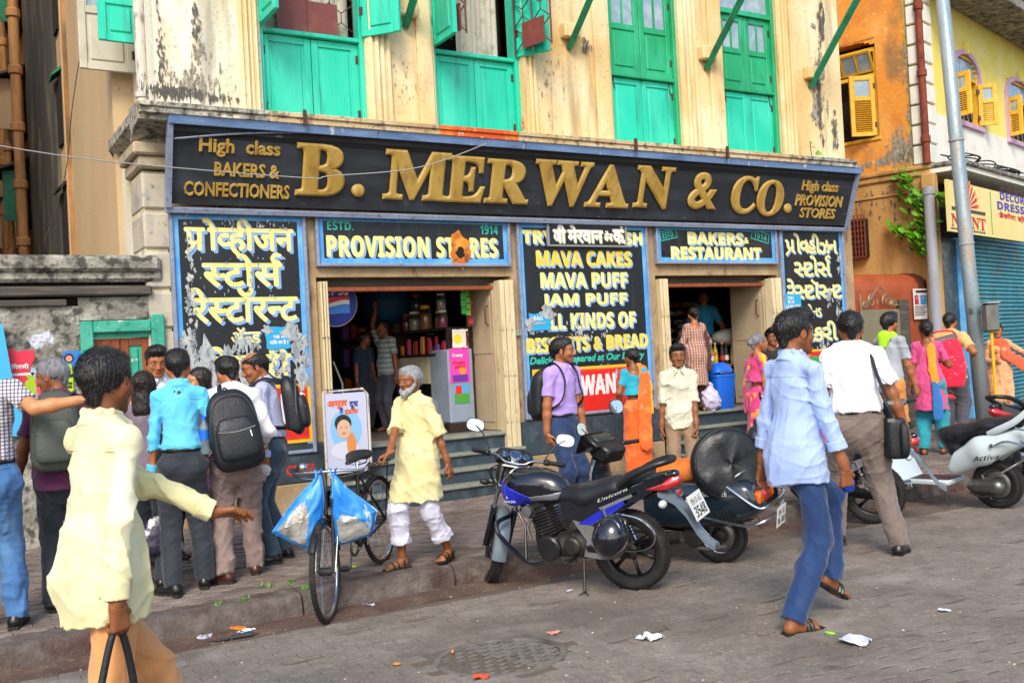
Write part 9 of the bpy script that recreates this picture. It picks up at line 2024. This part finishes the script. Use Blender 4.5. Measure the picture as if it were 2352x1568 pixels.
k=Vector(J['sho'][1]+(J['nb']-J['sho'][1])*.30);pts=[c+Vector((-.03,-.09,.12)),c+Vector((-.05,-.10,.25)),k+Vector((.02,-.14,-.16)),k+Vector((0,-.085,-.02)),k+Vector((0,-.03,.062)),k+Vector((0,.05,.04)),k+Vector((.02,.13,-.12)),c+Vector((-.02,.16,.20)),c+Vector((0,.07,.12))]
m=MB();m.tube(pts,.023,8,flat=.22,smooth=5);m.build('bag_strap',c_nyl,t,local=True,smooth=True)
for z_ in(.13,.26):m=MB();m.box(c+Vector((-.04,-.105,z_)),(.055,.008,.03),bev=.003);m.build('buckle',m_chrome,t,local=True)
J,loc,f,H=P_('boy in a grey tee with a neon green hood in front of the brown kiosk',2040,7.7,722,88,'m',('full','b'),45,pose=dict(hyaw=2,handR=(.20,.18,.85),handL=(-.1,.26,.88),footL=(-.1,.15,0),footR=(.1,-.12,0)),top=dict(mat=c_greytee,sleeve='short',hem=.12,collar=False),bottom=dict(mat=c_orange_t),build=.92)
s=SDF();S=J['S'];nk=J['nb'];s.cone(nk+V3(-.07,-.02,.0)*S,nk+V3(.07,-.02,.0)*S,.045*S,.045*S,.03);s.cone(nk+V3(0,-.09,-.02)*S,nk+V3(0,-.12,-.10)*S,.085*S,.05*S,.03,ax=(0,1,0),fl=1.5);put(qmesh('hood',[s.mesh(.009,disp=folds(3,.012,18))],c_neon),'hood',J['root'])
J,loc,f,H=P_('woman in a pink kurta and teal salwar with an orange and blue dupatta',2128,7.9,740,62,'d',('bun','b'),46,pose=dict(hyaw=20,handL=(-.24,.02,.80),handR=(.12,.30,1.20),footL=(-.1,-.05,0),footR=(.12,.1,0)),top=dict(mat=c_pink,sleeve='short',hem=.36,flare=1.1,collar=False),bottom=dict(mat=c_tealp,loose=1.35,belt=False,flare=.9),fem=True,feet='slipper',face=False)
drape(J,[(-.02,.12,1.28),(.03,.05,1.45),(.06,-.10,1.36),(.08,-.16,1.10),(.10,-.18,.92)],.06,.05,c_odup,'dupatta',5);drape(J,[(.10,-.18,.92),(.12,-.19,.72),(.12,-.19,.50)],.05,.065,c_bdup,'dupatta_end',6)
J,loc,f,H=P_('man in a peach shirt walking behind the large red bag',2182,8.6,722,75,'m',('short','b'),47,pose=dict(handR=(.25,.15,1.15)),top=dict(mat=c_peachs,sleeve='short',hem=.1),bottom=dict(mat=c_gry,loose=1.2),face=False,build=1.15)
rl=spot(2165,8.2);rc_=at_depth(2163,838,dep(rl)-.05);t=thing('cloth_bag','large red printed cloth bag with a steel box sticking out, carried on the back','bag',(rc_.x,rc_.y,rc_.z-.30),R(-40))
m=MB();m.loft([((0,0,0),.20,.10),((0,0,.03),.26,.14),((.01,0,.28),.28,.15),((-.02,0,.50),.27,.13),((-.05,0,.60),.24,.09)],n=28,up=(0,1,0),ex=3.6,smooth=4);m.build('bag_body',c_red,t,local=True,smooth=True);m=MB();m.box((.02,-.02,.62),(.34,.14,.10),rot=Matrix.Rotation(R(-14),3,'Y'),bev=.02);m.build('steel_box',m_steel,t,local=True);m=MB();m.tube([(-.22,0,.58),(-.15,0,.72),(.15,0,.74),(.22,0,.60)],.014,6,smooth=4);m.build('bag_handle',c_red,t,local=True)
J,loc,f,H=P_('girl in a peach kameez with a coral dupatta facing the street beside the pole',2292,9.0,745,228,'m',('short','br'),48,pose=dict(hyaw=-14,handR=(.10,.20,1.08),handL=(-.62,.10,1.02),hdir=((-1,0,0),None)),top=dict(mat=c_peachk,sleeve='long',hem=.50,flare=1.05,collar=False),bottom=dict(mat=c_peachk,belt=False),fem=True,feet='slipper')
drape(J,[(.10,.08,1.30),(.06,.10,1.42),(-.06,.12,1.38),(-.10,.15,1.20),(-.35,.12,1.02),(-.62,.05,.80),(-.75,0,.62)],.05,.12,c_dup,'dupatta',9)
c=atY(1650,945,YF-.12);t=thing('tied_bag','knotted white plastic bag on the restaurant doorstep beside the blue dustbin','bag',(c.x,YF-.08+.1,FL));s=SDF();s.ball((0,0,.14),(.13,.11,.15),.02);s.cone((0,0,.24),(0,0,.33),.05,.035,.04);s.clip((0,0,.003),(0,0,-1));put(qmesh('bag_body',[s.mesh(.008,disp=folds(5,.03,20))],mt('white bag plastic','#c8c4e0',.4,bump=1.2,bscale=12)),'bag_body',t)
rnd=random.Random(77)
def litter(nm,label,px_,py_,kind,col,sz,road_=True):
 p=onroad(px_,py_)if road_ else onpave(px_,py_);m=MB();n=5;vs=[];fs=[]
 L_,W_=sz
 if kind=='stick':
  m.box((0,0,.012),(L_,W_,.02),bev=.003)
 elif kind=='paper':
  for i in range(n+1):
   for j in range(n+1):vs.append(((i/n-.5)*L_*(1+rnd.uniform(-.1,.1)),(j/n-.5)*W_*(1+rnd.uniform(-.15,.15)),.006+abs(rnd.gauss(0,.22*min(sz)*.5))))
  for i in range(n):
   for j in range(n):a=i*(n+1)+j;fs.append((a,a+n+1,a+n+2,a+1))
  m.add(vs,fs)
 else:m.ball((0,0,.01),(L_/2,W_/2,.009),7,4)
 o=m.build(nm,pm(col),None,local=True);o.location=(p.x,p.y,p.z+.002);o.rotation_euler=(0,0,rnd.uniform(0,3));tag(o,label,'litter')
litter('crumpled_paper','crumpled newspaper scrap on the pavers right of the drain cover',1494,1468,'paper','#d8dce0',(.13,.11))
litter('crumpled_paper','larger crumpled newspaper scrap on the pavers at the lower right',1964,1476,'paper','#c8ccd4',(.15,.12))
litter('wrapper','small white wrapper alone on the pavers at the right',2170,1404,'paper','#dce4f0',(.07,.04))
litter('orange_carton','long orange carton stub lying by the gutter puddle',541,1446,'stick','#d87c2c',(.16,.05))
litter('plastic_cup','flattened white cup next to the orange carton',566,1452,'paper','#e0e8f0',(.10,.07))
litter('grey_packet','grey torn packet standing in the gutter puddle',470,1466,'paper','#a8acb8',(.09,.08))
litter('red_wrapper','red and white wrapper just below the drain cover',1105,1558,'paper','#e0542c',(.08,.06))
litter('pink_wrapper','faded pink wrapper at the upper right rim of the drain cover',1273,1455,'paper','#d8907c',(.08,.05))
litter('lilac_scrap','lilac scrap below the bicycle wheel at the kerb foot',838,1391,'paper','#b0a0d8',(.06,.035))
litter('white_scrap','white scrap beside the lilac one at the kerb foot',858,1391,'paper','#dcdcf0',(.05,.04))
litter('blue_scrap','tiny blue scrap near the motorcycle front wheel',1113,1325,'paper','#2c58d0',(.04,.03))
litter('orange_peel','small orange peel on the drain cover',1040,1500,'blob','#f0901c',(.05,.02))
litter('orange_peel','round orange peel left of the drain cover',912,1528,'blob','#c8803c',(.05,.04))
litter('lime_leaf','lime green leaf on the footpath left of the old man\'s sandals',813,1304,'blob','#9cd82c',(.06,.05),False)
litter('green_scrap','lime green strip on the pavers under the walking man',1907,1458,'blob','#9cd82c',(.07,.02))
litter('white_ticket','thin white ticket behind the motorcycle rear wheel',1308,1358,'paper','#dce0e8',(.06,.03))
m=MB();cols=[]
for k in range(420):
 px_=rnd.uniform(150,2340);py_=rnd.uniform(1200,1565)
 if k<160:x_=rnd.uniform(1,9);p=Vector((x_,KERB_Y-.12-abs(rnd.gauss(.12,.14)),0));p.z=road_z(p.y)
 else:
  p=onroad(px_,py_)
  if p.y>KERB_Y-.12:continue
 s_=rnd.uniform(.003,.011);m.ball((p.x,p.y,p.z+.002),(s_,s_*rnd.uniform(.5,1),s_*.4),5,3)
m.build('grit',mt('pale grit and crumbs','#b0a490',.9,island=.5),kind='stuff',label='scattered grit and crumbs on the pavers')
wd=MB()
for(px_,py_)in((622,1347),(660,1345),(705,1350),(600,1348),(668,1335),(560,1375),(500,1388)):
 p=onpave(px_,py_)
 for k in range(16):a=rnd.uniform(0,6.28);l=rnd.uniform(.015,.05);d=Vector((math.cos(a),math.sin(a),rnd.uniform(.5,1.5))).normalized()*l;q=p+Vector((rnd.gauss(0,.02),rnd.gauss(0,.02),0));n=Vector((-math.sin(a),math.cos(a),0))*.005;wd.add([q-n,q+n,q+d],[(0,1,2)])
wd.build('weeds',m_leaf,kind='stuff',label='small green weeds in the broken edge of the footpath')
bpy.context.view_layer.update()
